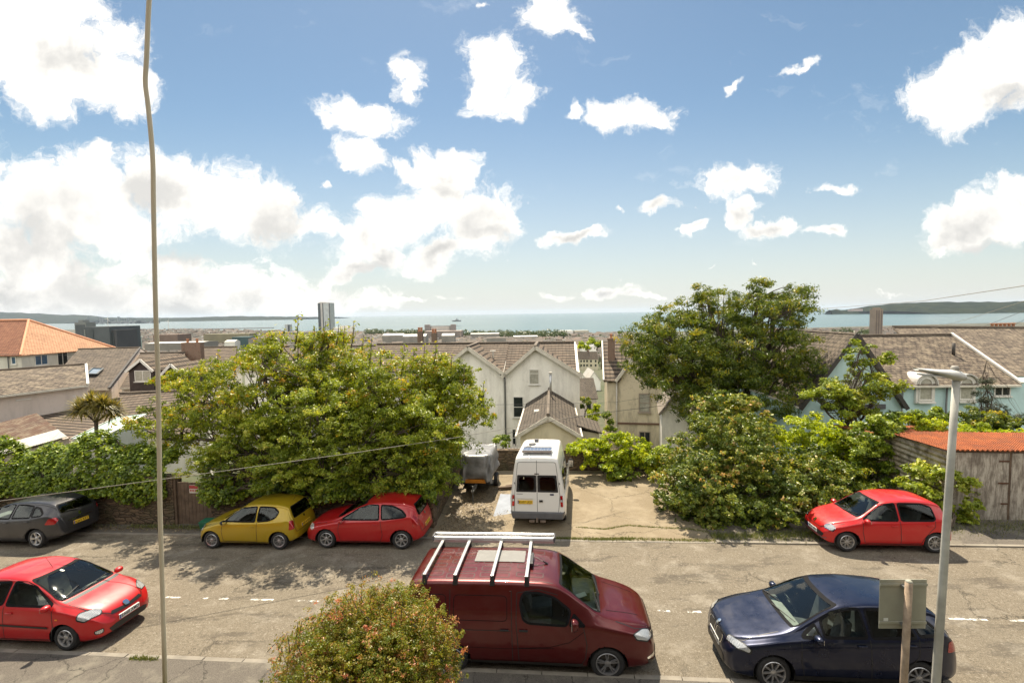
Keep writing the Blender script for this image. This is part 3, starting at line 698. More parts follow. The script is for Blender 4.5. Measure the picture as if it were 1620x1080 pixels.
for (A, B) in (((am-.15,ze-.1),((am+a1)/2,ze+2.2)), ((a1+.15,ze-.1),((am+a1)/2,ze+2.2))):
    g_ = MB().slab(up_slab([P(A[0],A[1],.3), P(B[0],B[1],.3), P(B[0],B[1],-dep/2), P(A[0],A[1],-dep/2+.4)]), .12).build('gable_roof', M_TIL_GR, root, uv=True)
    beam(P(A[0],A[1]-.1,.31), P(B[0],B[1]-.1,.31), .05, .2, 'bargeboard', M_GUT, g_)
beam(P(a0-.27,zr+.02,-dep/2), P(a0-.27,ze-.13,.26), .10, .18, 'verge_board', M_FRAME, r1); beam(P(a0-.27,zr+.02,-dep/2), P(a0-.27,ze-.13,-dep-.2), .10, .18, 'verge_board', M_FRAME, r1)
chimney(P(a0+.35, ze+.5, -2.0), .50, .55, 2.1, root, 1, e=PB.e)
window(pl, 1010.5, 622, 1028.5, 652, root, 'sash', M_CURT, frame=simple('peeling frame', (.36,.30,.24), .7)); window(pl, 1011, 682, 1029, 712, root, 'split', M_PANE, frame=simple('peeling frame', (.36,.30,.24), .7))
b0 = PB.sz(975, 669); beam(P(b0[0], b0[1], .03), P(a1, b0[1], .03), .06, .12, 'string_course', simple('brown string course', (.17,.10,.07), .8), root)
for px_ in (975.5,): a_, z_ = PB.sz(px_, 600); MB().tube([P(a_, z_, .09), P(a_, -3.4, .09)], .055, 8).build('drainpipe', M_PIPEW, root, smooth=True)
tag(root, 'weather stained cream house left of the big tree, brick chimney on its roof', 'house')

# low outbuildings under the big tree
for (xl, xr, D, ty, ry, lb, dpt) in ((1047, 1090, 27.5, 647, 632, 'small pale outbuilding against the stained cream house', 4.0), (1094, 1142, 26.0, 662, 648, 'pale shed with grey ridged roof beneath the big tree', 4.5)):
    A, B = at(xl, ty, D), at(xr, ty, D-.4); zr_ = at(xl, ry, D+1.5).z
    box_house('outbuilding', (A.x, A.y), (B.x, B.y), dpt, -3.5, A.z, A.z+1.0, M_CREAM, corrug('grey roof sheet', (.30,.26,.21), (.22,.19,.16), pitch=.25), 'front', loc_label=lb, cat='shed')

# ---------------- houses seen through the gap
for (xl, xr, D, ye, dz, zt, wm, rm, rid, wr, wc, lb, ch, dp_) in (
    (909, 928, 64, 628, 2.6, 1.5, M_PINK, M_TIL_GR, 'along', 0, 0, 'small house with dark slate roof just below the white gabled pair', 0, 7),
    (914, 944, 72, 629, 3.6, 2.5, M_PINK, M_TIL_GR, 'along', 1, 1, 'pink walled house with plain dark roof in the gap between houses', 0, 8),
    (908, 928, 118, 600, 3.2, 2.1, M_CREAM, corrug('pale grey sheet', (.45,.44,.40), (.36,.34,.30), pitch=.4), 'front', 0, 0, 'pale gabled shed roof on the left in the gap', 0, 10),
    (930, 950, 122, 601, 3.0, 2.2, M_CREAM, corrug('pale grey sheet', (.45,.44,.40), (.36,.34,.30), pitch=.4), 'front', 0, 0, 'pale gabled shed roof on the right in the gap', 0, 10)):
    A, B = at(xl, ye, D), at(xr, ye, D); box_house('hillside_house', (A.x, A.y), (B.x, B.y), dp_, A.z-6, A.z, A.z+zt, wm, rm, rid, loc_label=lb, cat='house' if rm is M_TIL_GR else 'shed', winrows=wr, wincols=wc)
for (xl, xr, ye, col, lb, ch) in ((898, 912, 569, M_YELW, 'left house of the pale yellow terrace in the gap', 1), (912.3, 931, 568, M_YELW, 'middle house of the pale yellow terrace, darkest roof', 1), (931.3, 946, 568, M_YELW, 'right house of the pale yellow terrace in the gap', 1)):
    D = 300; A, B = at(xl, ye, D), at(xr, ye, D); box_house('terraced_house', (A.x, A.y), (B.x, B.y), 8, A.z-9, A.z, A.z+4.5, col, M_TIL_GR if 'middle' in lb else M_TIL_PK, 'along', loc_label=lb, cat='house', winrows=2, wincols=4 if 'middle' in lb else 2, chim=1)
A, B = at(920, 549, 480), at(944, 549, 480); box_house('hillside_house', (A.x, A.y), (B.x, B.y), 9, A.z-7, A.z, A.z+3.5, M_CREAM, simple('pale distant roof', (.4,.4,.38), .8), 'along', loc_label='wide white house among trees above the yellow terrace', cat='house', winrows=1, wincols=4)
# ---------------- pale blue house on the right
PBl = Plane_(1400, 28.6, 1640, 28.2)
aL, ze = PBl.sz(1405, 606); aR, _ = PBl.sz(1606, 604); aRR = 26.0
root = empty('blue_house', PBl.P((aL+aR)/2, -2, -4)); o = root.location.copy()
P = lambda a, z, off=0.0: PBl.P(a, z, off)-o
class Q3: pass
pl = Q3(); pl.sz = PBl.sz; pl.P = P
zr = PBl.hit(1440, 530, -5.0).z
mb = MB(); mb.hexa([P(aL-3.4,-3,-10), P(aRR,-3,-10), P(aRR,-3,0), P(aL-3.4,-3,0)][::-1], [P(aL-3.4,ze,-10), P(aRR,ze,-10), P(aRR,ze,0), P(aL-3.4,ze,0)][::-1]); mb.build('wall', M_BLUE, root)
aRid = PBl.hit(1505, 530, -5.0); aRid = (aRid-PBl.o).dot(PBl.e)
rf = slabobj('roof', up_slab([P(aL-3.6,ze-.1,.3), P(aR+.1,ze-.1,.3), P(aRid,zr,-5), P(aL-3.6,zr,-5)]), .14, M_TIL_LI, root)
slabobj('back_roof', up_slab([P(aL-3.6,ze-.1,-10.3), P(aRid,ze-.1,-10.3), P(aRid,zr,-5.004), P(aL-3.6,zr,-5.004)]), .14, M_TIL_LI, root)
beam(P(aR+.1,ze+.0,.32), P(aRid,zr+.1,-5), .16, .12, 'verge_flashing', M_FRAME, rf)
beam(P(aL-3.6,ze-.17,.34), P(aR,ze-.17,.34), .12, .12, 'gutter', M_GUT, root)
beam(P(aL-3.6,zr+.05,-5), P(aRid,zr+.05,-5), .22, .1, 'ridge_tile', M_TIL_GR, root)
# higher roof behind and to the right
zb_ = PBl.hit(1450, 517, -11.5).z; a_l = (PBl.hit(1413, 514, -11.5)-PBl.o).dot(PBl.e)
slabobj('upper_roof', up_slab([P(aR-2.5,ze+.1,-2.0), P(aRR,ze+.1,-2.0), P(aRR,zb_-.35,-11.5), P(a_l,zb_,-11.5)]), .16, M_TIL_LI, root)
beam(P(a_l,zb_+.07,-11.5), P(aRR,zb_-.28,-11.5), .25, .14, 'ridge_tile', M_GUT, root)
# arched dormer windows
def arched(x0, x1, ytop, ybot):
    a0, zt = PBl.sz(x0, ytop); a1, zb = PBl.sz(x1, ybot); w = (a1-a0)/2; c = (a0+a1)/2; zc = zt-w
    wn = empty_child('arched_window', root)
    def ring(w_, z_, off, K=14): return [P(a, z, off) for a, z in [(c-w_, zb+(w-w_)), (c+w_, zb+(w-w_))]+[(c+w_*math.cos(math.pi*k/K), zc+w_*math.sin(math.pi*k/K)) for k in range(K+1)]]
    for w_, off, nm, mt, base in ((w+.16, .16, 'surround', M_FRAME, -.6), (w-.02, .165, 'pane', M_CURT, .1)):
        f = ring(w_, 0, off); b = [p-PBl.n*.22 for p in f]; MB().hexa(b, f).build(nm, mt, wn)
    fr = MB(); K = 14; pts = [P(c-w+.03, zb, .18)]+[P(c-(w-.03)*math.cos(math.pi*k/K), zc+(w-.03)*math.sin(math.pi*k/K), .18) for k in range(K+1)]+[P(c+w-.03, zb, .18)]
    fr.tube(pts, .04, 6); fr.tube([P(c-w+.03, zc-.05, .18), P(c+w-.03, zc-.05, .18)], .03, 6); fr.tube([P(c-w, zb+.05, .18), P(c+w, zb+.05, .18)], .05, 6); fr.build('frame', M_FRAME, wn)
    hd = MB(); K = 12      # curved lead hood running back into the roof
    wv = w+.26
    for k in range(K):
        q0, q1 = math.pi*k/K, math.pi*(k+1)/K
        A = [P(c+wv*math.cos(q), zc+wv*math.sin(q), off) for q, off in ((q0,.30),(q1,.30),(q1,-1.9),(q0,-1.9))]
        B = [P(c+(wv-.07)*math.cos(q), zc+(wv-.07)*math.sin(q), off) for q, off in ((q0,.30),(q1,.30),(q1,-1.9),(q0,-1.9))]
        hd.hexa(B, A)
    hd.build('curved_hood', simple('pale lead hood', (.50, .48, .44), .6, vary=.2), wn, smooth=False)
    MB().hexa([P(c-w-.1,zb-.14,.12), P(c+w+.1,zb-.14,.12), P(c+w+.1,zb-.14,.34), P(c-w-.1,zb-.14,.34)][::-1], [P(c-w-.1,zb-.05,.12), P(c+w+.1,zb-.05,.12), P(c+w+.1,zb-.05,.34), P(c-w-.1,zb-.05,.34)][::-1]).build('sill', M_FRAME, wn)
arched(1451, 1471, 597, 633); arched(1515, 1535, 597, 632)
window(pl, 1572, 607, 1597, 626, root, 'topsplit', M_PANE, off=.02); 
for px_ in (1426, 1496): a_, z_ = PBl.sz(px_, 607); MB().tube([P(a_, z_, .12), P(a_-.05, -2, .12)], .05, 8).build('drainpipe', M_PIPE, root, smooth=True)
# front gable at the far right edge and the big gabled wing at the left
g0 = at(1606, 604, 26.5); 
PG = Plane_(1262, 25.2, 1440, 24.9)
def on(Pl_, px, py): s_, z_ = Pl_.sz(px, py); return s_, z_
gl, gz = PG.sz(1262, 641); ga, gaz = PG.sz(1351, 526); grt = ga+(ga-gl)*.95
Pg = lambda a, z, off=0.0: PG.P(a, z, off)-o
wing = MB().hexa([Pg(gl+.15,-3,-8), Pg(grt-.15,-3,-8), Pg(grt-.15,-3,0), Pg(gl+.15,-3,0)][::-1], [Pg(gl+.15,gz,-8), Pg(grt-.15,gz,-8), Pg(grt-.15,gz,0), Pg(gl+.15,gz,0)][::-1])
wing.hexa([Pg(gl+.15,gz,-.3), Pg(grt-.15,gz,-.3), Pg(ga,gaz-.15,-.3)], [Pg(gl+.15,gz,0), Pg(grt-.15,gz,0), Pg(ga,gaz-.15,0)]); wing.build('wing_wall', M_BLUE, root)
for A in (gl, grt):
    w_ = slabobj('wing_roof', up_slab([Pg(A,gz-.1,.25), Pg(ga,gaz,.25), Pg(ga,gaz,-9), Pg(A,gz-.1,-9)]), .13, M_TIL_PK, root)
    beam(Pg(A,gz-.18,.28), Pg(ga,gaz-.08,.28), .06, .20, 'bargeboard', M_GUTD, w_)
class Q4: pass
pg = Q4(); pg.sz = PG.sz; pg.P = Pg
window(pg, 1338, 600, 1362, 640, root, 'sash', M_CURT); beam(Pg(gl+1.2, PG.sz(1300,643)[1], .05), Pg(grt-1, PG.sz(1300,643)[1], .05), .1, .25, 'canopy', simple('slate canopy', (.10,.10,.11), .6), root)
# chimney pots row and small roof vent
for k, px_ in enumerate((1570, 1576, 1582, 1588, 1594, 1600)):
    pass
cs = at(1586, 524, 40.5)-o; ch = empty_child('chimney', root); MB().obox(cs, (1.05,0,0), (0,.3,0), (0,0,.22)).build('stack', M_BRICK, ch, uv=True)
for k in range(6): MB().lathe([(.13,0),(.10,.38),(.15,.42),(.15,.50),(.09,.5)], cs+Vector((-.9+k*.36,0,.2)), seg=10).build('chimney_pot', M_TERRA, ch, smooth=True)
q = at(1508.5, 556, 31.0)-o; MB().tube([q-Vector((0,0,.3)), q+Vector((0,0,.55))], .09, 8).build('soil_vent', M_GUTD, root, smooth=True)
tag(root, 'large pale blue house with arched dormers behind the street lamp', 'house')
# sloping blue garden wall left of it
A, B = at(1192, 619, 24.5), at(1262, 646, 25.0)
gw = empty('garden_wall', Vector(((A.x+B.x)/2, (A.y+B.y)/2, -3))); o = gw.location.copy()
MB().hexa([Vector((A.x,A.y,-4))-o, Vector((B.x,B.y,-4))-o, Vector((B.x,B.y+.3,-4))-o, Vector((A.x,A.y+.3,-4))-o], [A-o, B-o, B+Vector((0,.3,0))-o, A+Vector((0,.3,0))-o]).build('wall_face', M_BLUE, gw)
beam(A-o+Vector((0,.15,.04)), B-o+Vector((0,.15,.04)), .4, .1, 'coping', M_FRAME, gw); tag(gw, 'pale blue wall with sloping top behind the big tree', 'wall')

# ---------------- garage with the rusty roof
M_RUST = corrug('rusty corrugated roof', (.46, .135, .045), (.33, .09, .035), pitch=.076, rust=(.20, .075, .04), amt=.7)
M_CLAD = corrug('weathered cladding', (.58, .51, .38), (.36, .31, .22), pitch=.19, rust=(.09, .07, .045), axis=1, amt=.8)
m, t, o_m = newmat('flaking garage paint'); tc = t.add('ShaderNodeTexCoord').outputs['Object']
wv = t.add('ShaderNodeTexWave', wave_type='RINGS'); wv.inputs['Scale'].default_value = .9; wv.inputs['Distortion'].default_value = 14; wv.inputs['Detail'].default_value = 6; wv.inputs['Detail Scale'].default_value = 2.2; t.link(t.vm('MULTIPLY', tc, (1, 1, .5)), wv.inputs[0])
vn = t.noise(t.vm('MULTIPLY', tc, (9, 9, 1.6)), 1.0, 8, .75)
c = t.mix(t.mapr(vn, .42, .58), (.22, .19, .155), (.50, .46, .39)); c = t.mix(t.math('MULTIPLY', t.mapr(t.noise(tc, 2.2, 7, .7), .45, .65), .5), c, (.10, .08, .06))
pbr(t, o_m, c, .88, normal=bump(t, wv.outputs[1], .4, .01)); M_FLAKE = m
gu0 = uvof(gnd(1499, 825))[0]; gv0 = 17.15; gv1 = gv0+2.75; gu1 = gu0+7.2
root = empty('garage', uv2(gu0+3, gv0+1.3)); o = root.location.copy()
Gp = lambda u_, v_, z: Vector((uv2(u_, v_).x, uv2(u_, v_).y, z))-o
zg0 = -.3; zf = 2.42; zbk = 2.28
mb = MB(); mb.hexa([Gp(gu0,gv0,zg0), Gp(gu0+.06,gv0,zg0), Gp(gu0+.06,gv1,zg0), Gp(gu0,gv1,zg0)], [Gp(gu0,gv0,zf-.08), Gp(gu0+.06,gv0,zf-.08), Gp(gu0+.06,gv1,zbk-.08), Gp(gu0,gv1,zbk-.08)]).build('side_wall', M_CLAD, root, uv=True)
mb = MB(); mb.hexa([Gp(gu0,gv1-.06,zg0), Gp(gu1,gv1-.06,zg0), Gp(gu1,gv1,zg0), Gp(gu0,gv1,zg0)], [Gp(gu0,gv1-.06,zbk-.08), Gp(gu1,gv1-.06,zbk-.08), Gp(gu1,gv1,zbk-.08), Gp(gu0,gv1,zbk-.08)]).build('back_wall', M_CLAD, root, uv=True)
rf = MB(); N_ = 90      # corrugated sheet with real waves
us = np.linspace(gu0-.12, gu1+.1, N_*4)
top = [[Gp(u_, v_, z_+.022*math.sin(u_*2*math.pi/.152)) for u_ in us] for v_, z_ in ((gv0-.14, zf), ((gv0+gv1)/2, (zf+zbk)/2), (gv1+.1, zbk))]
for r_ in range(2):
    for k in range(len(us)-1): rf.poly([top[r_][k], top[r_][k+1], top[r_+1][k+1], top[r_+1][k]])
for k in range(len(us)-1): rf.poly([top[0][k]-Vector((0,0,.03)), top[0][k+1]-Vector((0,0,.03)), top[0][k+1], top[0][k]])
rf.build('roof', M_RUST, root, uv=True)
def gdoor(u0, u1):
    d = MB(); d.hexa([Gp(u0+.01,gv0-.04,zg0+.28), Gp(u1-.01,gv0-.04,zg0+.28), Gp(u1-.01,gv0+.02,zg0+.28), Gp(u0+.01,gv0+.02,zg0+.28)], [Gp(u0+.01,gv0-.04,zf-.13), Gp(u1-.01,gv0-.04,zf-.13), Gp(u1-.01,gv0+.02,zf-.13), Gp(u0+.01,gv0+.02,zf-.13)])
    dd = d.build('door', M_FLAKE, root)
    for z in (.55, 1.25, 2.0):
        for (a, b) in ((u1-.22-.1*(z > 1), u1-.02),): MB().hexa([Gp(a,gv0-.06,z), Gp(b,gv0-.06,z), Gp(b,gv0-.04,z), Gp(a,gv0-.04,z)], [Gp(a,gv0-.06,z+.045), Gp(b,gv0-.06,z+.045), Gp(b,gv0-.04,z+.045), Gp(a,gv0-.04,z+.045)]).build('strap_hinge', simple('rusty hinge', (.10,.045,.025), .8), dd)
gdoor(gu0+.12, gu0+1.92); gdoor(gu0+1.98, gu0+3.6); gdoor(gu0+3.66, gu0+5.4)
for u_ in (gu0+.02, gu0+1.93, gu0+3.61):
    MB().hexa([Gp(u_,gv0-.03,zg0), Gp(u_+.07,gv0-.03,zg0), Gp(u_+.07,gv0+.05,zg0), Gp(u_,gv0+.05,zg0)], [Gp(u_,gv0-.03,zf-.06), Gp(u_+.07,gv0-.03,zf-.06), Gp(u_+.07,gv0+.05,zf-.06), Gp(u_,gv0+.05,zf-.06)]).build('door_post', M_WOOD, root)
MB().hexa([Gp(gu0,gv0-.05,zf-.12), Gp(gu1,gv0-.05,zf-.12), Gp(gu1,gv0+.02,zf-.12), Gp(gu0,gv0+.02,zf-.12)], [Gp(gu0,gv0-.05,zf-.03), Gp(gu1,gv0-.05,zf-.03), Gp(gu1,gv0+.02,zf-.03), Gp(gu0,gv0+.02,zf-.03)]).build('lintel', M_WOOD, root)
tag(root, 'old garage with orange rusted corrugated roof and flaking grey doors', 'garage')
# second, lower shed behind the ivy
root = empty('shed', uv2(gu0+2, gv0+5.5)); o = root.location.copy()
s0, s1, z0_, z1_ = gv0+3.6, gv0+6.6, 1.95, 1.55
MB().hexa([Gp(gu0,s0,-2), Gp(gu0+.06,s0,-2), Gp(gu0+.06,s1,-2), Gp(gu0,s1,-2)], [Gp(gu0,s0,z0_), Gp(gu0+.06,s0,z0_), Gp(gu0+.06,s1,z1_), Gp(gu0,s1,z1_)]).build('side_wall', M_CLAD, root, uv=True)
MB().hexa([Gp(gu0+.06,s1-.06,-2), Gp(gu0+4,s1-.06,-2), Gp(gu0+4,s1,-2), Gp(gu0+.06,s1,-2)], [Gp(gu0+.06,s1-.06,z1_), Gp(gu0+4,s1-.06,z1_), Gp(gu0+4,s1,z1_), Gp(gu0+.06,s1,z1_)]).build('back_wall', M_CLAD, root, uv=True)
MB().slab(up_slab([Gp(gu0-.15,s0-.1,z0_+.08), Gp(gu0+4,s0-.1,z0_+.08), Gp(gu0+4,s1+.15,z1_+.08), Gp(gu0-.15,s1+.15,z1_+.08)]), .03).build('roof', M_RUST, root, uv=True)
tag(root, 'lower shed of weathered horizontal cladding half hidden by ivy', 'shed')

# ---------------- buildings on the left
def poly_house(name, label, eL, eR, rR, rL, zbase, wallm, roofm, cat='house', wins=(), back=True, th=.13, endR=True, gut=M_GUT, verge=None):
    """house from the eave and ridge corners of the roof slope that faces the street: (px, py, distance)"""
    k_ = 1.2 if eR[0] < 400 else 1.0; zbase -= 2; A, B, C_, D_ = [at(p[0], p[1], p[2]*k_) for p in (eL, eR, rR, rL)]
    ze = (A.z+B.z)/2; zr = (C_.z+D_.z)/2
    A.z = B.z = ze; C_.z = D_.z = zr
    c0 = (A+B)/2; root = empty(name, Vector((c0.x, c0.y, zbase))); o = root.location.copy()
    k = lambda p: p-o
    dz = lambda p, z: Vector((p.x, p.y, z))
    BB = C_+(C_-B); AA = D_+(D_-A); AA.z = BB.z = ze
    ins = lambda p, q, f: p+(q-p)*f
    mb = MB(); q = [ins(A, AA, .03), ins(B, BB, .03), ins(BB, B, .03), ins(AA, A, .03)]
    if q[0].x > q[1].x: q.reverse()
    mb.hexa([k(dz(p, zbase)) for p in q], [k(dz(p, ze-.1)) for p in q])
    for e1, e2, r_ in ((B, BB, C_), (A, AA, D_)):
        inn = ((A+B+AA+BB)/4); sh = (dz(inn, 0)-dz(r_, 0)).normalized()*.15
        tri = [dz(ins(e1, e2, .03), ze-.11), dz(ins(e2, e1, .03), ze-.11), dz(r_, zr-.12)]
        mb.hexa([k(p) for p in tri], [k(p+sh) for p in tri])
    mb.build('wall', wallm, root)
    rf = MB(); rf.slab(up_slab([k(p) for p in (A, B, C_, D_)]), th)
    r1 = rf.build('roof', roofm, root, uv=True)
    if back: MB().slab(up_slab([k(p) for p in (AA, BB, C_+Vector((0,0,.004)), D_+Vector((0,0,.004)))]), th).build('back_roof', roofm, root, uv=True)
    beam(k(A)-Vector((0,0,.08)), k(B)-Vector((0,0,.08)), .12, .12, 'gutter', gut, root); beam(k(D_)+Vector((0,0,.05)), k(C_)+Vector((0,0,.05)), .22, .1, 'ridge_tile', roofm, root)
    if verge: beam(k(B)+Vector((0,0,.03)), k(C_)+Vector((0,0,.03)), .14, .12, 'verge', verge, r1)
    # facade plane for the windows
    pA, pB = (A, B); e = (pB-pA); e.z = 0; e.normalize()
    Pl = Plane_.__new__(Plane_); Pl.o = dz(ins(pA, AA, .03), 0); Pl.e = e; Pl.n = Vector((e.y, -e.x, 0))
    class Qx: pass
    loc = Qx(); loc.sz = Pl.sz; loc.P = lambda a, z, off=0.0: Pl.P(a, z, off)-o
    for w in wins: window(loc, *w[:4], root, bars=w[4], pane=w[5])
    tag(root, label, cat); return root
# hipped orange roof
corner = at(33, 558, 45.6); vd = Vector((.0986, .995, 0)); ud = Vector((-.995, .0986, 0)); dp = 9.1; ln = 19
root = empty('hip_roofed_house', Vector((corner.x-6, corner.y+4, -8))); o = root.location.copy()
c00 = corner-o; c10 = c00+vd*dp; c01 = c00+ud*ln; c11 = c01+vd*dp; ap = c00+vd*dp/2+ud*dp/2+Vector((0,0,3.14)); ap2 = c01+vd*dp/2-ud*dp/2+Vector((0,0,3.14))
ov = .35
def ou(p, a, b): return p-vd*a*ov-ud*b*ov-Vector((0,0,.24))
e00, e10, e01, e11 = ou(c00,1,1), ou(c10,-1,1), ou(c01,1,-1), ou(c11,-1,-1)
MB().slab(up_slab([e00, e10, ap]), .10).build('roof', M_TIL_OR, root, uv=True); MB().slab(up_slab([e01, e00, ap, ap2]), .10).build('roof', tiles('shaded orange tiles', (.27,.115,.065), (.20,.085,.05), (.32,.16,.09), .45, w=.26, h=.22, mort_shade=(.08,.04,.03), bmp=.6), root, uv=True)  # street slope: the same orange tiles, darkened to paint its shade
MB().slab(up_slab([e10, e11, ap2, ap]), .10).build('roof', M_TIL_OR, root, uv=True)
hipm = simple('orange hip tiles', (.62, .30, .17), .8)
for a_, b_ in ((e00, ap), (e10, ap), (ap2, ap)): MB().tube([a_+Vector((0,0,.03)), b_+Vector((0,0,.03))], .11, 8).build('hip_tile', hipm, root)
W_ = MB(); W_.hexa([c00-Vector((0,0,9)), c10-Vector((0,0,9)), c11-Vector((0,0,9)), c01-Vector((0,0,9))], [c00-Vector((0,0,.15)), c10-Vector((0,0,.15)), c11-Vector((0,0,.15)), c01-Vector((0,0,.15))]); W_.build('wall', render_wall('pale grey render', (.60,.58,.50), (.25,.23,.19), .4), root)
Pl = Plane_.__new__(Plane_); Pl.o = Vector((corner.x, corner.y, 0)); Pl.e = vd; Pl.n = Vector((vd.y, -vd.x, 0))
class Q5: pass
l5 = Q5(); l5.sz = Pl.sz; l5.P = lambda a, z, off=0.0: Pl.P(a, z, off)-o
window(l5, 54, 562, 76, 576, root, 'split', M_PANEB); window(l5, 89.5, 555, 108, 578, root, 'split', M_PANE)
Pl2 = Plane_.__new__(Plane_); Pl2.o = Vector((corner.x, corner.y, 0)); Pl2.e = -ud; Pl2.n = Vector((Pl2.e.y, -Pl2.e.x, 0)); l6 = Q5(); l6.sz = Pl2.sz; l6.P = lambda a, z, off=0.0: Pl2.P(a, z, off)-o
window(l6, 18, 564, 26.5, 576, root, 'none', M_PANEB)
q = Pl2.hit(14, 562)-o; MB().tube([q-Pl2.n*-.1, q-Pl2.n*-.1-Vector((0,0,4))], .05, 8).build('drainpipe', M_PIPE, root)
tag(root, 'house with orange hipped tile roof and pale grey walls at the left edge', 'house')

poly_house('pink_house', 'long low pinkish house with lichen covered brown roof at the left edge', (-170,649,20), (139,606,26.5), (136,574,29.5), (-170,601,23.5), -4, M_PINK, M_TIL_LI, wins=((113.5,610,125.5,624,'none',M_PANE), (25,624,46,629.5,'none',M_PANE)), verge=M_FRAME)
poly_house('skylight_house', 'house with mottled grey brown roof and one skylight', (66,618,32), (172,614,32.5), (222,549.5,42), (124,552.5,41), -4, M_PINK, M_TIL_PK, verge=M_GUTD)
sk = empty('skylight', at(157, 588, 42.2)); 
A, B, C2, D2 = at(141.5,593,41.9), at(158.5,593.5,42.0), at(168.5,584.5,43.7), at(152,584,43.6); up_ = Vector((.0,-.3,.15)); o = sk.location.copy()
MB().slab(up_slab([p-o+up_ for p in (A, B, C2, D2)]), .06).build('pane', M_PANEB, sk)
for a_, b_ in ((A,B),(B,C2),(C2,D2),(D2,A)): beam(a_-o+up_*1.1, b_-o+up_*1.1, .12, .08, 'frame', M_PIPE, sk)
tag(sk, 'blue grey skylight set in the mottled brown roof', 'skylight')
poly_house('tiled_house', 'house with ribbed brown tiles behind the two dark dormer gables', (190,614,33.5), (300,610,33.5), (292,555,41), (222,561,41), -5, M_CREAM, M_TIL_BR)
poly_house('terraced_house', 'brown tiled house with red brick chimney left of the leafy trees', (300,584,40), (383,583,40), (375,549,45), (309,549,45), -6, M_CREAM, M_TIL_BR)
poly_house('terraced_house', 'brown tiled house whose roof shows just above the left tree', (386,585,41), (470,583,41), (458,548,46), (394,549,46), -6, M_CREAM, M_TIL_BR)
poly_house('terraced_house', 'brown tiled house hidden behind the top of the left tree', (472,585,43), (552,583,43), (548,547,48), (470,548,48), -6, M_CREAM, M_TIL_BR)
poly_house('terraced_house', 'grey slate roofed house between the left tree and the white gables', (555,582,45), (662,580,45), (658,546,50), (552,547,50), -6, M_CREAM, M_TIL_GR)
poly_house('terraced_house', 'dark slate roofed house beside the tall pair of chimney stacks', (664,590,44), (704,589,44), (700,550,49), (668,550,49), -6, M_CREAM, M_TIL_GR)
for (px_, py_, D_, w_, h_, lb) in ((306,570,49.8,2.0,1.9,'broad red brick chimney stack left of the leafy trees'), (665.5,548,47,.5,1.5,'left one of two slender chimney stacks beyond the leafy trees'), (687.5,548,47,.5,1.35,'right one of two slender chimney stacks beyond the leafy trees')):
    p = at(px_, py_, D_); c_ = empty('chimney_stack', p); MB().obox((0,0,h_/2-.3), (w_/2,0,0), (0,.3,0), (0,0,h_/2+.3)).build('stack', M_BRICK if w_ > 1 else simple('sooty stack', (.15,.11,.08), .9), c_, uv=True)
    for k in range(2): MB().lathe([(.12,0),(.10,.3),(.13,.34),(.13,.4),(.08,.4)], ((k-.5)*w_*.5,0,h_), seg=10).build('chimney_pot', M_TERRA, c_, smooth=True)
    tag(c_, lb, 'chimney')
def dormer(xl, xr, ax, ay, ey, by, D, label, win):
    Pd = Plane_(xl, D, xr, D); a0, ze = Pd.sz(xl, ey); a1, _ = Pd.sz(xr, ey); am, za = Pd.sz(ax, ay); _, zb = Pd.sz(xl, by)
    root = empty('dormer', Pd.P((a0+a1)/2, zb, -1)); o = root.location.copy(); P = lambda a, z, off=0.0: Pd.P(a, z, off)-o
    w = MB(); w.hexa([P(a0+.15,zb-1.5,-3), P(a1-.15,zb-1.5,-3), P(a1-.15,zb-1.5,0), P(a0+.15,zb-1.5,0)][::-1], [P(a0+.15,ze,-3), P(a1-.15,ze,-3), P(a1-.15,ze,0), P(a0+.15,ze,0)][::-1]); w.hexa([P(a0+.15,ze,-.2), P(a1-.15,ze,-.2), P(am,za-.1,-.2)], [P(a0+.15,ze,0), P(a1-.15,ze,0), P(am,za-.1,0)])
    w.build('cladding', simple('dark brown cladding', (.055,.040,.036), .8, vary=.3), root)
    for A in (a0, a1):
        g_ = slabobj('roof', up_slab([P(A,ze-.05,.2), P(am,za,.2), P(am,za,-5), P(A,ze-.05,-5)]), .1, M_TIL_BR, root); beam(P(A,ze-.1,.22), P(am,za-.05,.22), .06, .2, 'bargeboard', M_FRAME, g_)
    q = Q5(); q.sz = Pd.sz; q.P = P; window(q, *win[:4], root, win[4], win[5]); tag(root, label, 'dormer')
dormer(201, 245, 224.5, 568, 586, 608, 39.6, 'left one of two dark brown dormer gables, with a wide white window', (213,586,239.5,603,'split',M_CURT))
dormer(254, 294, 272.5, 575.5, 594, 612, 38.4, 'right one of two dark brown dormer gables, next to the tree', (269,590,283,605,'top',M_PANE))
poly_house('tiled_house', 'low house with long ribbed tile roof behind the cabbage palm', (-120,735,18.5), (196,690,23), (193,617,28.5), (-120,684,22.5), -4, M_CREAM, M_TIL_BR)
poly_house('tiled_house', 'low ribbed tile roof right of the cabbage palm with a small skylight', (192,700,22), (330,680,24), (330,606,28), (190,633,27), -4, M_CREAM, M_TIL_BR)
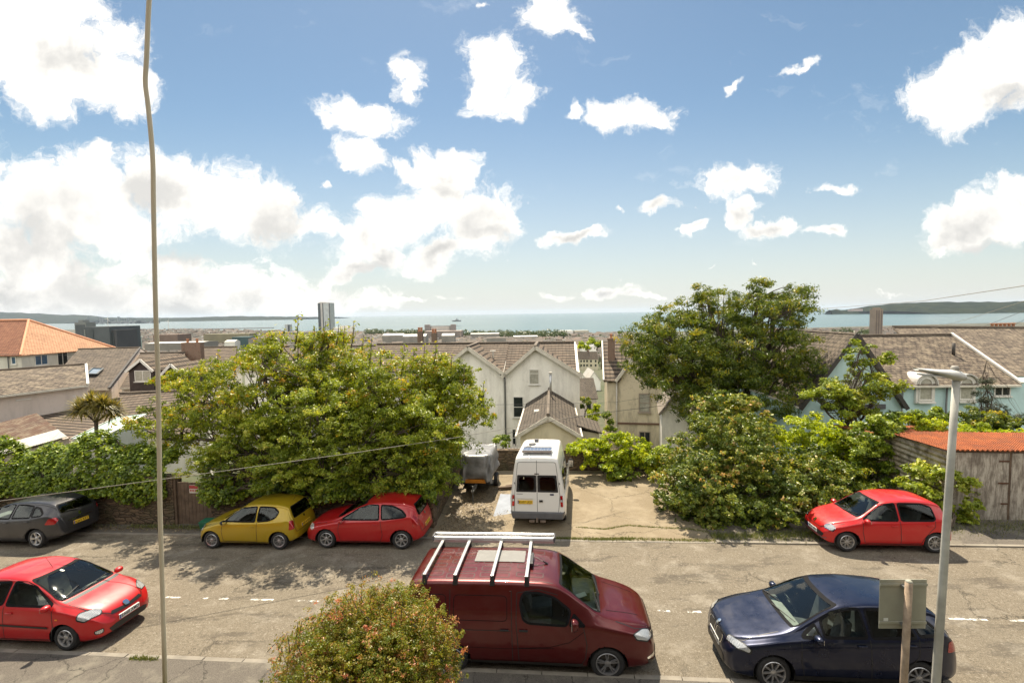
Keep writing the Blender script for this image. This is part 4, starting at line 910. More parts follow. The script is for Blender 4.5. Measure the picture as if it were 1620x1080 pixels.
# corrugated lean-to with pale gutter strip
A, B, C2, D2 = at(-60,736,20.3), at(106,690,22), at(58,653,24.7), at(-60,684,23.5)
root = empty('lean_to_shed', Vector((A.x, A.y, -3))); o = root.location.copy()
l1, l2 = A+(D2-A)*.28, B+(C2-B)*.28
slabobj('roof', up_slab([p-o for p in (l1, l2, C2, D2)]), .05, corrug('rusty brown sheet', (.15,.085,.055), (.10,.06,.045), pitch=.22, rust=(.27,.22,.15), amt=.7), root)
slabobj('plastic_sheet', up_slab([p-o for p in (A, B, l2+Vector((0,0,.004)), l1+Vector((0,0,.004)))]), .03, corrug('pale plastic sheet', (.62,.60,.54), (.5,.48,.42), pitch=.22), root)
dzv = Vector((0,0,-5)); MB().hexa([p-o+dzv for p in (A+Vector((.1,.2,0)), B+Vector((-.1,.2,0)), C2, D2)], [p-o-Vector((0,0,.12)) for p in (A+Vector((.1,.2,0)), B+Vector((-.1,.2,0)), C2, D2)]).build('wall', M_PINK, root)
tag(root, 'lean-to with rusty ribbed sheet roof and pale lower strip at the left edge', 'shed')
# small pale green conservatory under the palm
A, B = at(112,694,23.3), at(166,690,24.2); root = empty('conservatory', Vector((A.x, A.y, -2))); o = root.location.copy(); bk = Vector((.2,2.6,0)); tz = at(120,668,24.7).z
m_cg = simple('green polycarbonate', (.40,.52,.45), .3, vary=.15); 
MB().slab(up_slab([A-o, B-o, Vector(((B+bk).x,(B+bk).y,tz))-o, Vector(((A+bk).x,(A+bk).y,tz))-o]), .04).build('roof', m_cg, root)
MB().hexa([p-o-Vector((0,0,3.5)) for p in (A,B,B+bk,A+bk)], [p-o-Vector((0,0,.08)) for p in (A,B,B+bk,A+bk)]).build('wall', render_wall('white render', (.62,.62,.56)), root)
for f_ in (0,.33,.66,1): beam(A-o+(B-A)*f_+Vector((0,0,.03)), (A+(B-A)*f_+bk)*1-o+Vector((0,0,tz-A.z+.03)), .05, .04, 'glazing_bar', M_FRAME, root)
tag(root, 'small pale green roofed conservatory below the cabbage palm', 'conservatory')

# ---------------- terrace on our own side of the street (the camera looks out of its window)
root = empty('facing_terrace', (0, -3.2, 0)); MB().box(-40,-8,-1,40,0,11.0).build('wall', simple('sooty stone', (.050,.042,.034), .9, vary=.25, scale=.8), root)
MB().slab(up_slab([Vector((-40,.3,10.9)), Vector((40,.3,10.9)), Vector((40,-4,14)), Vector((-40,-4,14))]), .15).build('roof', M_TIL_GR, root, uv=True)
for k in range(-6, 7):
    for z in (1.2, 4.6, 8.0): MB().box(k*5-.6,-.02,z,k*5+.6,.03,z+1.9).build('window', M_PANE, root)
tag(root, 'dark stone terrace on the near side of the street behind the viewpoint', 'house')
# ================================================================== vehicles
def paint(name, col, metal=0.0, rough=0.32, coat=.55):
    if name in MATS: return MATS[name]
    m, t, o = newmat(name)
    g = t.add('ShaderNodeNewGeometry')
    tc = t.add('ShaderNodeTexCoord').outputs['Object']
    dirt = t.mapr(t.noise(tc, 2.2, 7, .65), .45, .8, 0, .05)
    low = t.mapr(t.add('ShaderNodeSeparateXYZ').outputs[2], 0, 1)
    c = t.mix(dirt, col, (.32, .28, .22))
    b = t.add('ShaderNodeBsdfPrincipled'); t.link(c, b.inputs['Base Color'])
    b.inputs['Metallic'].default_value = metal
    t.link(t.mapr(t.noise(tc, 5, 5, .6), .3, .8, rough, rough+.14), b.inputs['Roughness'])
    b.inputs['Coat Weight'].default_value = coat; b.inputs['Coat Roughness'].default_value = .05
    dk = t.add('ShaderNodeBsdfDiffuse'); dk.inputs[0].default_value = (.025, .025, .027, 1)
    mx = t.add('ShaderNodeMixShader'); t.link(g.outputs['Backfacing'], mx.inputs[0])
    t.link(b.outputs[0], mx.inputs[1]); t.link(dk.outputs[0], mx.inputs[2]); t.link(mx.outputs[0], o.inputs[0])
    MATS[name] = m; return m
def glassm(name, tint, refl=0.06):
    if name in MATS: return MATS[name]
    m, t, o = newmat(name)
    tr = t.add('ShaderNodeBsdfTransparent'); tr.inputs[0].default_value = (*tint, 1)
    gl = t.add('ShaderNodeBsdfGlossy'); gl.inputs['Roughness'].default_value = .03; gl.inputs[0].default_value = (.95, 1, .98, 1)
    fr = t.add('ShaderNodeFresnel'); fr.inputs[0].default_value = 1.5
    f = t.mapr(fr.outputs[0], 0, 1, refl, 1.0)
    mx = t.add('ShaderNodeMixShader'); t.link(f, mx.inputs[0]); t.link(tr.outputs[0], mx.inputs[1]); t.link(gl.outputs[0], mx.inputs[2])
    t.link(mx.outputs[0], o.inputs[0]); MATS[name] = m; return m
M_RUB = simple('tyre rubber', (.022, .022, .023), .75, vary=.25, scale=12)
M_BLK = simple('black plastic', (.018, .018, .019), .45, vary=.2, scale=6)
M_SEAL = simple('rubber seal', (.010, .010, .011), .8, vary=.2, scale=6, spec=.15)
M_GRYP = simple('grey plastic', (.10, .10, .105), .6, vary=.15, scale=6)
M_ALLOY = simple('alloy', (.55, .55, .56), .32, .85, vary=.12, scale=20)
M_DALLOY = simple('dark alloy', (.05, .05, .055), .35, .6, vary=.12, scale=20)
M_CHROME = simple('chrome', (.75, .76, .78), .10, 1.0, vary=.03)
M_DISC = simple('brake disc', (.10, .095, .09), .5, .6)
M_SEAT = simple('seat cloth', (.12, .12, .125), .85, vary=.2, scale=8)
M_SEATB = simple('beige seat cloth', (.22, .20, .17), .85, vary=.2, scale=8)
M_TRIM = simple('cabin trim', (.26, .26, .25), .7, vary=.2, scale=8)
M_TRIMG = simple('grey cabin trim', (.20, .22, .20), .7, vary=.2, scale=8)
M_GL_F = glassm('windscreen glass', (.82, .92, .86), .01)
M_GL_S = glassm('side glass', (.50, .57, .55), .0)
M_GL_D = glassm('tinted glass', (.10, .11, .11), .0)
M_PY = simple('yellow plate', (.75, .48, .03), .5, vary=.05)
M_PW = simple('white plate', (.75, .75, .72), .5, vary=.05)
M_INK = simple('plate ink', (.01, .01, .01), .5)
M_EUB = simple('plate band', (.02, .05, .30), .5)
M_ORNG = simple('orange lens', (.8, .25, .02), .3, vary=.05)
def lampm(name, col, rough=.08):
    if name in MATS: return MATS[name]
    m, t, o = newmat(name)
    tc = t.add('ShaderNodeTexCoord').outputs['Object']
    w = t.add('ShaderNodeTexWave'); w.inputs['Scale'].default_value = 14; w.inputs['Distortion'].default_value = 3; t.link(tc, w.inputs[0])
    c = t.mix(w.outputs[1], tuple(x*.35 for x in col), col)
    pbr(t, o, c, rough, .35, bump(t, w.outputs[1], .25, .01), coat=1.0); MATS[name] = m; return m
M_HEAD = lampm('clear lamp', (.80, .82, .82)); M_TAIL = lampm('red lamp', (.55, .012, .015)); M_HEADD = lampm('smoked lamp', (.25, .26, .28))

def pchip(keys):
    xs = np.array([k[0] for k in keys], float); ys = np.array([k[1] for k in keys], float)
    h = np.diff(xs); dl = np.diff(ys)/h; d = np.zeros(len(xs))
    for i in range(1, len(xs)-1):
        if dl[i-1]*dl[i] > 0:
            w1 = 2*h[i]+h[i-1]; w2 = h[i]+2*h[i-1]; d[i] = (w1+w2)/(w1/dl[i-1]+w2/dl[i])
    d[0] = dl[0]; d[-1] = dl[-1]
    def f(x):
        x = min(max(x, xs[0]), xs[-1]); i = min(int(np.searchsorted(xs, x, side='right'))-1, len(h)-1); i = max(i, 0)
        t_ = (x-xs[i])/h[i]
        return float(ys[i]*(1+2*t_)*(1-t_)**2 + d[i]*h[i]*t_*(1-t_)**2 + ys[i+1]*t_*t_*(3-2*t_) + d[i+1]*h[i]*t_*t_*(t_-1))
    return f
def roundpoly(pts, r=0.05, n=4):
    out = []; N = len(pts)
    for i in range(N):
        p = Vector(pts[i]); a = Vector(pts[i-1]); b = Vector(pts[(i+1) % N])
        da, db = (a-p), (b-p); q = min(r, da.length*.45, db.length*.45)
        A = p+da.normalized()*q; B = p+db.normalized()*q
        for k in range(n+1):
            s = k/n; out.append(A*(1-s)**2 + p*2*s*(1-s) + B*s*s)
    return out
def inpoly(x, y, P):
    c = False; j = len(P)-1
    for i in range(len(P)):
        if (P[i][1] > y) != (P[j][1] > y) and x < (P[j][0]-P[i][0])*(y-P[i][1])/(P[j][1]-P[i][1])+P[i][0]: c = not c
        j = i
    return c
def offpoly(P, d):
    P = [Vector(p) for p in P]; N = len(P); out = []
    ar = sum(P[i-1].x*P[i].y-P[i].x*P[i-1].y for i in range(N)); sg = 1 if ar > 0 else -1
    for i in range(N):
        a, b = (P[i]-P[i-1]), (P[(i+1) % N]-P[i])
        na = Vector((a.y, -a.x)); nb = Vector((b.y, -b.x)); n = (na.normalized() if na.length > 1e-6 else na)+(nb.normalized() if nb.length > 1e-6 else nb)
        if n.length < 1e-6: n = na
        out.append(P[i]+n.normalized()*d*sg)
    return out

class Car:
    """closed body from sections, windows cut through, every other part laid on the body's real surface"""
    def __init__(s, sp):
        s.sp = sp; s.L = sp['L']; s.s0 = sp['fo']+sp['wb']/2
        for k in ('zt', 'zs', 'zb', 'w', 'wt'): setattr(s, k, pchip(sp[k]))
        s.root = empty(sp['name'])
        s.holes = []; s.parts = []
        s.surface()
    def X(s, q): return s.s0-q
    def section(s, q):
        zb, zs, zt, w, wt = s.zb(q), s.zs(q), s.zt(q), s.w(q), s.wt(q)
        zs = min(zs, zt-.015); zb = min(zb, zs-.05); wt = min(wt, w*.97)
        hc = min(.10, (zt-zs)*.45)*s.sp.get('crown', 1.0); hh = zs-zb
        P = [(0, zb), (w*.55, zb), (w*.88, zb+.01), (w*.965, zb+.10*hh), (w*.99, zb+.25*hh), (w*1.0, zb+.55*hh), (w*.995, zs-.22*hh), (w*.975, zs-.05*hh), (w*.955, zs)]
        a, b = w*.955, wt
        P += [(a+(b-a)*.33+.012*(zt-zs), zs+(zt-hc-zs)*.33), (a+(b-a)*.7+.014*(zt-zs), zs+(zt-hc-zs)*.7), (b, zt-hc), (b*.965, zt-hc*.52), (b*.88, zt-hc*.24), (b*.6, zt-hc*.06), (b*.3, zt-hc*.01), (0, zt)]
        cnt = [4, 3, 3, 4, 6, 6, 4, 3, 5, 6, 5, 4, 4, 6, 6, 6]
        out = []; N = len(P)
        for i in range(N-1):
            p0 = P[max(i-1, 0)]; p1 = P[i]; p2 = P[i+1]; p3 = P[min(i+2, N-1)]
            if i == N-2: p3 = (-P[N-2][0], P[N-2][1])
            for k in range(cnt[i]):
                t_ = k/cnt[i]
                o = []
                for c in (0, 1):
                    m1 = (p2[c]-p0[c])*.5; m2 = (p3[c]-p1[c])*.5
                    l = abs(p2[c]-p1[c])*1.5+1e-4; m1 = max(-l, min(l, m1)); m2 = max(-l, min(l, m2))
                    o.append(p1[c]*(1+2*t_)*(1-t_)**2+m1*t_*(1-t_)**2+p2[c]*t_*t_*(3-2*t_)+m2*t_*t_*(t_-1))
                out.append(o)
        out.append(P[-1]); return out
    def surface(s):
        L = s.L; qs = []; q = 0
        dense = np.linspace(0, L, 1500); zz = [s.zt(x) for x in dense]; ww = [s.w(x) for x in dense]
        al = np.concatenate([[0], np.cumsum(np.sqrt(np.diff(dense)**2+np.diff(zz)**2+np.diff(ww)**2))])
        n = int(al[-1]/.03); qs = np.interp(np.linspace(0, al[-1], n), al, dense)
        V = []; Fc = []; rl = None
        for q in qs:
            h = s.section(float(q)); ring = [(s.X(q), y, z) for y, z in h]+[(s.X(q), -y, z) for y, z in reversed(h[1:-1])]
            if rl is None: rl = len(ring)
            V += ring
        for k in range(len(qs)-1):
            for j in range(rl):
                a = k*rl+j; b = k*rl+(j+1) % rl; Fc.append((a, a+rl, b+rl, b))
        for e, k in ((0, 0), (1, len(qs)-1)):             # close nose and tail
            ring = [k*rl+j for j in range(rl)]; c = np.mean([V[i] for i in ring], axis=0); ci = len(V); V.append(tuple(c))
            for j in range(rl):
                a, b = ring[j], ring[(j+1) % rl]; Fc.append((ci, a, b) if e == 0 else (ci, b, a))
        s.V, s.Fc = V, Fc
        s.bvh = BVHTree.FromPolygons([Vector(v) for v in V], Fc)
    # --- projections: frame = (origin, axis a, axis b, direction d)
    def fr(s, view, side=1):
        if view == 'side': return (Vector((0, 3*side, 0)), Vector((1, 0, 0)), Vector((0, 0, 1)), Vector((0, -side, 0)))
        if view == 'front': return (Vector((9, 0, 0)), Vector((0, side, 0)), Vector((0, 0, 1)), Vector((-1, 0, 0)))
        if view == 'rear': return (Vector((-9, 0, 0)), Vector((0, side, 0)), Vector((0, 0, 1)), Vector((1, 0, 0)))
        if view == 'top': return (Vector((0, 0, 4)), Vector((1, 0, 0)), Vector((0, 1, 0)), Vector((0, 0, -1)))
    def local(s, c, side=1):
        c = Vector((c[0], c[1]*side, c[2])); loc, n, i, dd = s.bvh.find_nearest(c)
        if n.dot(loc-Vector((0, 0, .7))) < 0: n = -n
        a = Vector((0, 0, 1)).cross(n); a = a.normalized() if a.length > .05 else Vector((0, 1, 0)); b = n.cross(a)
        if side < 0: a = -a
        return (loc+n*.6, a, b, -n)
    def hit(s, fr, p, off):
        o, a, b, d = fr; r = o+a*p[0]+b*p[1]
        loc, n, i, dist = s.bvh.ray_cast(r, d)
        if loc is None:
            return None
        if n.dot(d) > 0: n = -n
        return loc+n*off
    def patch(s, name, P, fr, mat, off=.004, step=.05, parent=None, smooth=True, thick=0.0, maxd=None):
        bm = bmesh.new(); vs = [bm.verts.new((p[0], p[1], 0)) for p in P]
        try: bm.faces.new(vs)
        except ValueError: bm.free(); return None
        xs = [p[0] for p in P]; ys = [p[1] for p in P]
        for ax, lo, hi in ((0, min(xs), max(xs)), (1, min(ys), max(ys))):
            k = int((hi-lo)/step)
            for i in range(1, k+1):
                c = lo+(hi-lo)*i/(k+1)
                bmesh.ops.bisect_plane(bm, geom=bm.verts[:]+bm.edges[:]+bm.faces[:], plane_co=(c, 0, 0) if ax == 0 else (0, c, 0), plane_no=(1, 0, 0) if ax == 0 else (0, 1, 0))
        dead = []
        for v in bm.verts:
            h = s.hit(fr, v.co, off)
            if h is None: dead.append(v)
            else: v.co = h
        bmesh.ops.delete(bm, geom=dead, context='VERTS')
        if maxd:
            bmesh.ops.delete(bm, geom=[e for e in bm.edges if e.calc_length() > maxd], context='EDGES')
        me = bpy.data.meshes.new(name); bm.normal_update()
        d = fr[3]
        for f in bm.faces:
            if f.normal.dot(d) > 0: f.normal_flip()
        if thick:
            r = bmesh.ops.extrude_face_region(bm, geom=bm.faces[:])
            # the copies become the raised skin
            nv = [g for g in r['geom'] if isinstance(g, bmesh.types.BMVert)]
            for v in nv: v.co -= d*thick
            bmesh.ops.recalc_face_normals(bm, faces=bm.faces[:])
        bm.to_mesh(me); bm.free(); me.materials.append(mat)
        me.polygons.foreach_set('use_smooth', [True]*len(me.polygons))
        if thick: me.set_sharp_from_angle(angle=R(40))
        o = bpy.data.objects.new(name, me); link(o, parent or s.root); return o
    def strip(s, mb, P, fr, wd, off=.004, closed=False, step=.04):
        """dark seam or trim following a line on the body; collected into mb"""
        P = [Vector(p) for p in P]; Q = []
        N = len(P)
        for i in range(N if closed else N-1):
            a, b = P[i], P[(i+1) % N]; k = max(1, int((b-a).length/step))
            for j in range(k): Q.append(a+(b-a)*j/k)
        if not closed: Q.append(P[-1])
        M_ = len(Q); L_, R_ = [], []
        for i in range(M_):
            a = Q[i-1] if (closed or i) else Q[i]; b = Q[(i+1) % M_] if (closed or i < M_-1) else Q[i]
            d = (b-a); d = d.normalized() if d.length > 1e-6 else Vector((1, 0)); n = Vector((-d.y, d.x))
            L_.append(s.hit(fr, Q[i]+n*wd/2, off)); R_.append(s.hit(fr, Q[i]-n*wd/2, off))
        for i in range(M_ if closed else M_-1):
            j = (i+1) % M_
            q = [L_[i], L_[j], R_[j], R_[i]]
            if any(x is None for x in q): continue
            if (q[0]-q[1]).length > .3: continue
            n = (q[1]-q[0]).cross(q[3]-q[0])
            if n.dot(fr[3]) > 0: q.reverse()
            mb.poly(q)
    def window(s, name, P, view, side=1, glass=None, r=.05, ring=.045, frame=None):
        P = roundpoly(P, r, 5); fr = s.fr(view, side)
        s.holes.append((view, side, P))
        g = s.patch(name, offpoly(P, .012), fr, glass or M_GL_S, off=.002, step=.09, maxd=.6)
        mb = MB(); s.strip(mb, P, fr, ring if view == 'side' else ring*.55, off=.005, closed=True, step=.05)
        mb.build('window_seal', frame or M_SEAL, g or s.root, smooth=True)
        return g
    def finish(s, mat):
        sp = s.sp; V, Fc = s.V, s.Fc; keep = []; rw = sp['rarch']
        wx = [sp['wb']/2, -sp['wb']/2]; zc = sp['rw']
        wb_ = [s.w(s.s0-x) for x in wx]
        VV = np.array(V)
        for f in Fc:
            c = VV[list(f)].mean(axis=0); cut = False
            for i in (0, 1):
                if (c[0]-wx[i])**2+(c[2]-zc)**2 < rw*rw and abs(c[1]) > wb_[i]-.36: cut = True
            if not cut:
                for view, side, P in s.holes:
                    if view == 'side' and c[1]*side > .2 and inpoly(c[0], c[2], P): cut = True
                    elif view == 'front' and c[0] > 0.0 and inpoly(c[1]*side, c[2], P) : cut = True
                    elif view == 'rear' and c[0] < 0.0 and inpoly(c[1]*side, c[2], P): cut = True
                    elif view == 'top' and c[2] > 1 and inpoly(c[0], c[1], P): cut = True
                    if cut: break
            if not cut: keep.append(f)
        # snap the wheel-arch edge to a circle
        for vi in set(i for f in keep for i in f):
            x, y, z = V[vi]
            for i in (0, 1):
                if abs(y) > wb_[i]-.36:
                    d = math.hypot(x-wx[i], z-zc)
                    if rw-.03 < d < rw+.018 and z > s.zb(s.s0-x)-.001: 
                        k = rw/d; V[vi] = (wx[i]+(x-wx[i])*k, y, zc+(z-zc)*k)
        me = bpy.data.meshes.new('body'); me.from_pydata(V, [], keep); me.update(); me.materials.append(mat)
        bm = bmesh.new(); bm.from_mesh(me); bmesh.ops.delete(bm, geom=[v for v in bm.verts if not v.link_faces], context='VERTS'); bm.to_mesh(me); bm.free()
        me.polygons.foreach_set('use_smooth', [True]*len(me.polygons)); me.set_sharp_from_angle(angle=R(50))
        s.body = link(bpy.data.objects.new('body', me), s.root)
        # arch liners
        mb = MB()
        for i in (0, 1):
            for sd_ in (1, -1):
                y1 = (wb_[i]-.03)*sd_; y0 = (wb_[i]-.40)*sd_; K = 20
                pr = []
                for k in range(K+1):
                    a = R(-12)+k/K*R(204); pr.append((wx[i]+math.cos(a)*(rw+.006), zc+math.sin(a)*(rw+.006)))
                for k in range(K):
                    (xa, za), (xb, zb_) = pr[k], pr[k+1]
                    mb.poly([(xa, y0, za), (xb, y0, zb_), (xb, y1, zb_), (xa, y1, za)]); mb.poly([(wx[i], y0, zc), (xa, y0, za), (xb, y0, zb_)])
        mb.build('wheel_arch', M_BLK, s.root)
    def wheels(s, n=7, double=False, rimmat=None, dark=False, spw=.045, rr=.70, capr=.05):
        sp = s.sp; rw = sp['rw']; tw = sp.get('tw', .19)
        proto = None
        for x in (sp['wb']/2, -sp['wb']/2):
            yb = s.w(s.s0-x)
            for sd_ in (1, -1):
                e = bpy.data.objects.new('wheel', None); link(e, s.root)
                e.location = (x, (yb-.035)*sd_, rw); e.rotation_euler = (0, random.uniform(0, 1), 0 if sd_ > 0 else math.pi)
                if proto: 
                    for p in proto: c = p.copy(); COL.objects.link(c); c.parent = e
                    continue
                R_ = rw*rr; h = tw
                ty = MB().lathe([(R_-.005, -h*.96), (R_+.02, -h), (rw-.035, -h*.99), (rw-.008, -h*.86), (rw, -h*.7), (rw, -h*.3), (rw-.008, -h*.14), (rw-.035, -.004), (R_+.03, 0.0), (R_+.005, -.006), (R_-.012, -.02)], axis='Y', seg=40).build('tyre', M_RUB, e, smooth=True)
                rm = MB(); rm.lathe([(R_-.002, -h*.95), (R_-.004, -.012), (R_-.012, -.004), (R_-.028, -.010), (R_-.034, -.04), (R_-.05, -h*.9)], axis='Y', seg=40)
                rm.lathe([(.0, .004-.02), (capr, -.020), (capr+.01, -.026), (capr+.012, -.06), (0, -.06)], axis='Y', seg=18)
                for k in range(n):
                    a0 = 2*math.pi*k/n
                    for da in ((-.14, .14) if double else (0,)):
                        a1 = a0+da*.6; a2 = a0+da
                        for (ra, rb, wa, wb2, aa, ab) in ((capr*.7, R_-.02, spw*(.9 if not double else .55), spw*(1.0 if not double else .5), a1, a2),):
                            p = Vector((math.cos(aa)*ra, -.030, -math.sin(aa)*ra)); q = Vector((math.cos(ab)*rb, -.014, -math.sin(ab)*rb))
                            t_ = (q-p).normalized(); nn = t_.cross(Vector((0, 1, 0)))
                            b0 = [p-nn*wa/2-Vector((0,.03,0)), p+nn*wa/2-Vector((0,.03,0)), p+nn*wa*.35, p-nn*wa*.35]
                            b1 = [q-nn*wb2/2-Vector((0,.03,0)), q+nn*wb2/2-Vector((0,.03,0)), q+nn*wb2*.38, q-nn*wb2*.38]
                            rm.hexa(b0, b1)
                rim = rm.build('rim', rimmat or (M_DALLOY if dark else M_ALLOY), e, autosmooth=35)
                dk = MB().lathe([(0, -.075), (R_*.72, -.075), (R_*.72, -.085), (R_-.03, -h*.8), (0, -h*.8)], axis='Y', seg=24).build('brake_disc', M_DISC, e, smooth=False)
                proto = [ty, rim, dk]
    def cabin(s, seatx=(.15,), rear=True, dash=1.0, y=.36, seatmat=None, zf=.34, hs=.62, wheel_side=-1, dashz=.86, width=None):
        """dark cabin floor, dashboard, seats and steering wheel seen through the glass; x positions from the middle"""
        m = seatmat or M_SEAT; wd = width or s.w(s.s0)-.10
        MB().box(-s.sp['wb']/2+.1, -wd, zf-.12, dash+.25, wd, zf-.06).build('cabin_floor', M_BLK, s.root)
        f = MB(); f.hexa([(dash-.10, -wd, dashz-.30), (dash+.42, -wd*.9, dashz-.2), (dash+.42, wd*.9, dashz-.2), (dash-.10, wd, dashz-.30)], [(dash-.06, -wd, dashz-.03), (dash+.42, -wd*.9, dashz+.0), (dash+.42, wd*.9, dashz+.0), (dash-.06, wd, dashz-.03)])
        f.build('dashboard', M_TRIM, s.root, bevel=.02)
        for x in seatx:
            for sd_ in (1, -1): s.seat(x, y*sd_, zf, m, hs)
        if rear:
            mb = MB(); x = rear if rear is not True else -.75
            mb.hexa([(x-.1, -wd+.08, zf), (x+.4, -wd+.08, zf), (x+.4, wd-.08, zf), (x-.1, wd-.08, zf)], [(x-.1, -wd+.08, zf+.22), (x+.4, -wd+.08, zf+.26), (x+.4, wd-.08, zf+.26), (x-.1, wd-.08, zf+.22)])
            mb.hexa([(x-.18, -wd+.1, zf+.1), (x-.02, -wd+.1, zf+.1), (x-.02, wd-.1, zf+.1), (x-.18, wd-.1, zf+.1)], [(x-.36, -wd+.12, zf+.78), (x-.24, -wd+.12, zf+.78), (x-.24, wd-.12, zf+.78), (x-.36, wd-.12, zf+.78)])
            mb.build('rear_seat', m, s.root, bevel=.03)
        # steering wheel (right-hand drive: +y is the left of the car when facing +x)
        c = Vector((dash-.20, -y, dashz+.02)); ax = Vector((-.85, 0, .5)).normalized(); a = ax.cross(Vector((0, 1, 0))).normalized(); b = Vector((0, 1, 0))
        ring = [c+(a*math.cos(q)+b*math.sin(q))*.18 for q in [2*math.pi*i/20 for i in range(21)]]
        st = MB(); st.tube(ring, .014, 6); st.obox(c, a*.04, b*.17, ax*.01); st.obox(c-ax*.02, a*.06, b*.07, ax*.02)
        st.build('steering_wheel', M_BLK, s.root, smooth=True)
    def seat(s, x, y, zf, m, hs=.62):
        mb = MB(); w = .23
        mb.hexa([(x-.2, y-w, zf), (x+.3, y-w, zf), (x+.3, y+w, zf), (x-.2, y+w, zf)], [(x-.2, y-w, zf+.2), (x+.3, y-w, zf+.27), (x+.3, y+w, zf+.27), (x-.2, y+w, zf+.2)])
        mb.hexa([(x-.28, y-w, zf+.1), (x-.12, y-w, zf+.1), (x-.12, y+w, zf+.1), (x-.28, y+w, zf+.1)], [(x-.43, y-w*.8, zf+.14+hs), (x-.33, y-w*.8, zf+.14+hs), (x-.33, y+w*.8, zf+.14+hs), (x-.43, y+w*.8, zf+.14+hs)])
        mb.hexa([(x-.43, y-.12, zf+.18+hs), (x-.34, y-.12, zf+.18+hs), (x-.34, y+.12, zf+.18+hs), (x-.43, y+.12, zf+.18+hs)], [(x-.46, y-.10, zf+.36+hs), (x-.39, y-.10, zf+.36+hs), (x-.39, y+.10, zf+.36+hs), (x-.46, y+.10, zf+.36+hs)])
        mb.build('seat', m, s.root, bevel=.03)
    def mirror(s, q, z, mat, size=(.10, .17, .11), out=.045, both=True):
        for sd_ in ((1, -1) if both else (1,)):
            x = s.X(q); loc, n, i, dd = s.bvh.find_nearest(Vector((x, s.w(q)*sd_, z)))
            c = loc+Vector((0, (out+size[1]*.35)*sd_, .05)); mb = MB(); K = 10
            for a in range(K+1):
                th = math.pi*a/K
            prof = []
            bm = bmesh.new(); bmesh.ops.create_icosphere(bm, subdivisions=3, radius=1)
            for v in bm.verts:
                vx = v.co.x
                if vx < 0: vx *= .25
                e = [abs(v.co.y)**.75*(1 if v.co.y > 0 else -1), abs(v.co.z)**.75*(1 if v.co.z > 0 else -1)]
                v.co = Vector((c.x+vx*size[0], c.y+e[0]*size[1]*.6, c.z+e[1]*size[2]*.62))
            me = bpy.data.meshes.new('mirror'); bm.to_mesh(me); bm.free(); me.materials.append(mat)
            me.polygons.foreach_set('use_smooth', [True]*len(me.polygons))
            mo = link(bpy.data.objects.new('mirror', me), s.root)
            MB().tube([loc-Vector((0, .02*sd_, 0)), c-Vector((0, size[1]*.3*sd_, .04))], [.03, .022], 8).build('mirror_arm', M_BLK, mo, smooth=True)
            MB().obox(c-Vector((size[0]*.26, 0, 0)), (.003, 0, 0), (0, size[1]*.48, 0), (0, 0, size[2]*.42)).build('mirror_glass', M_CHROME, mo)
    def plate(s, c, text, mat, w=.52, h=.111, blue=True, side=1):
        fr = s.local(c); o, a, b, d = fr
        h0 = s.hit(fr, (0, 0), .012)
        if h0 is None: return
        # the reading direction: to the right as seen from outside
        right = b.cross(-d).normalized()
        pm = Matrix.Identity(4)
        n = -d
        for i, v in enumerate((right, b, n)):
            pm[0][i], pm[1][i], pm[2][i] = v.x, v.y, v.z
        pm.translation = h0
        pl = MB().box(-w/2, -h/2, -.03, w/2, h/2, .004).build('number_plate', mat, s.root); pl.matrix_local = pm
        cu_ = bpy.data.curves.new('t', 'FONT'); cu_.body = text; cu_.size = .108; cu_.align_x = 'CENTER'; cu_.align_y = 'CENTER'; cu_.extrude = .0015; cu_.offset = .0012; cu_.space_character = 1.06
        to = bpy.data.objects.new('t', cu_); me = bpy.data.meshes.new_from_object(to); bpy.data.objects.remove(to)
        xs = [v.co.x for v in me.vertices]; k = (w*.86)/(max(xs)-min(xs)); 
        for v in me.vertices: v.co.x = v.co.x*k+(.015 if blue else 0); v.co.y *= .93
        me.materials.clear(); me.materials.append(M_INK)
        tx = link(bpy.data.objects.new('registration', me), pl); tx.location = (0, 0, .006)
        if blue: MB().box(-w/2+.004, -h/2+.004, .003, -w/2+.036, h/2-.004, .0055).build('plate_band', M_EUB, pl)
    def seams(s, lines, name='door_seam', wd=.015):
        for view, P, sides in lines:
            for sd_ in sides:
                mb = MB(); s.strip(mb, [(s.X(p[0]) if view in ('side', 'top') else p[0], p[1]) for p in P], s.fr(view, sd_), wd, off=.0025); mb.build(name, M_BLK, s.root)
    def sidewin(s, pts, glass=None, r=.05, ring=.045, sides=(1, -1), name='side_window'):
        P = [(s.X(a), b) for a, b in pts]
        for sd_ in sides: s.window(name, P, 'side', sd_, glass, r, ring)
    def handle(s, q, z, mat, sides=(1, -1), L=.17):
        for sd_ in sides:
            h = s.hit(s.fr('side', sd_), (s.X(q), z), .0)
            if h is None: continue
            MB().obox(h+Vector((0, .018*sd_, 0)), (L/2, 0, 0), (0, .012, 0), (0, 0, .017)).build('door_handle', mat, s.root, bevel=.006, smooth=True)
    def lamp(s, name, c, pts, mat, sides=(1, -1), r=.03, off=.006, ring=None, step=.03):
        for sd_ in sides:
            fr = s.local(c, sd_); P = roundpoly(pts, r, 4)
            o = s.patch(name, P, fr, mat, off=off, step=step, maxd=.25)
            if ring and o:
                mb = MB(); s.strip(mb, P, fr, .018, off=off+.002, closed=True); mb.build('lamp_bezel', ring, o)
            last = o
        return last
    def panel(s, name, view, pts, mat, r=.03, off=.005, step=.05, side=1, thick=0.0, maxd=.3):
        return s.patch(name, roundpoly(pts, r, 4), s.fr(view, side), mat, off=off, step=step, thick=thick, maxd=maxd)
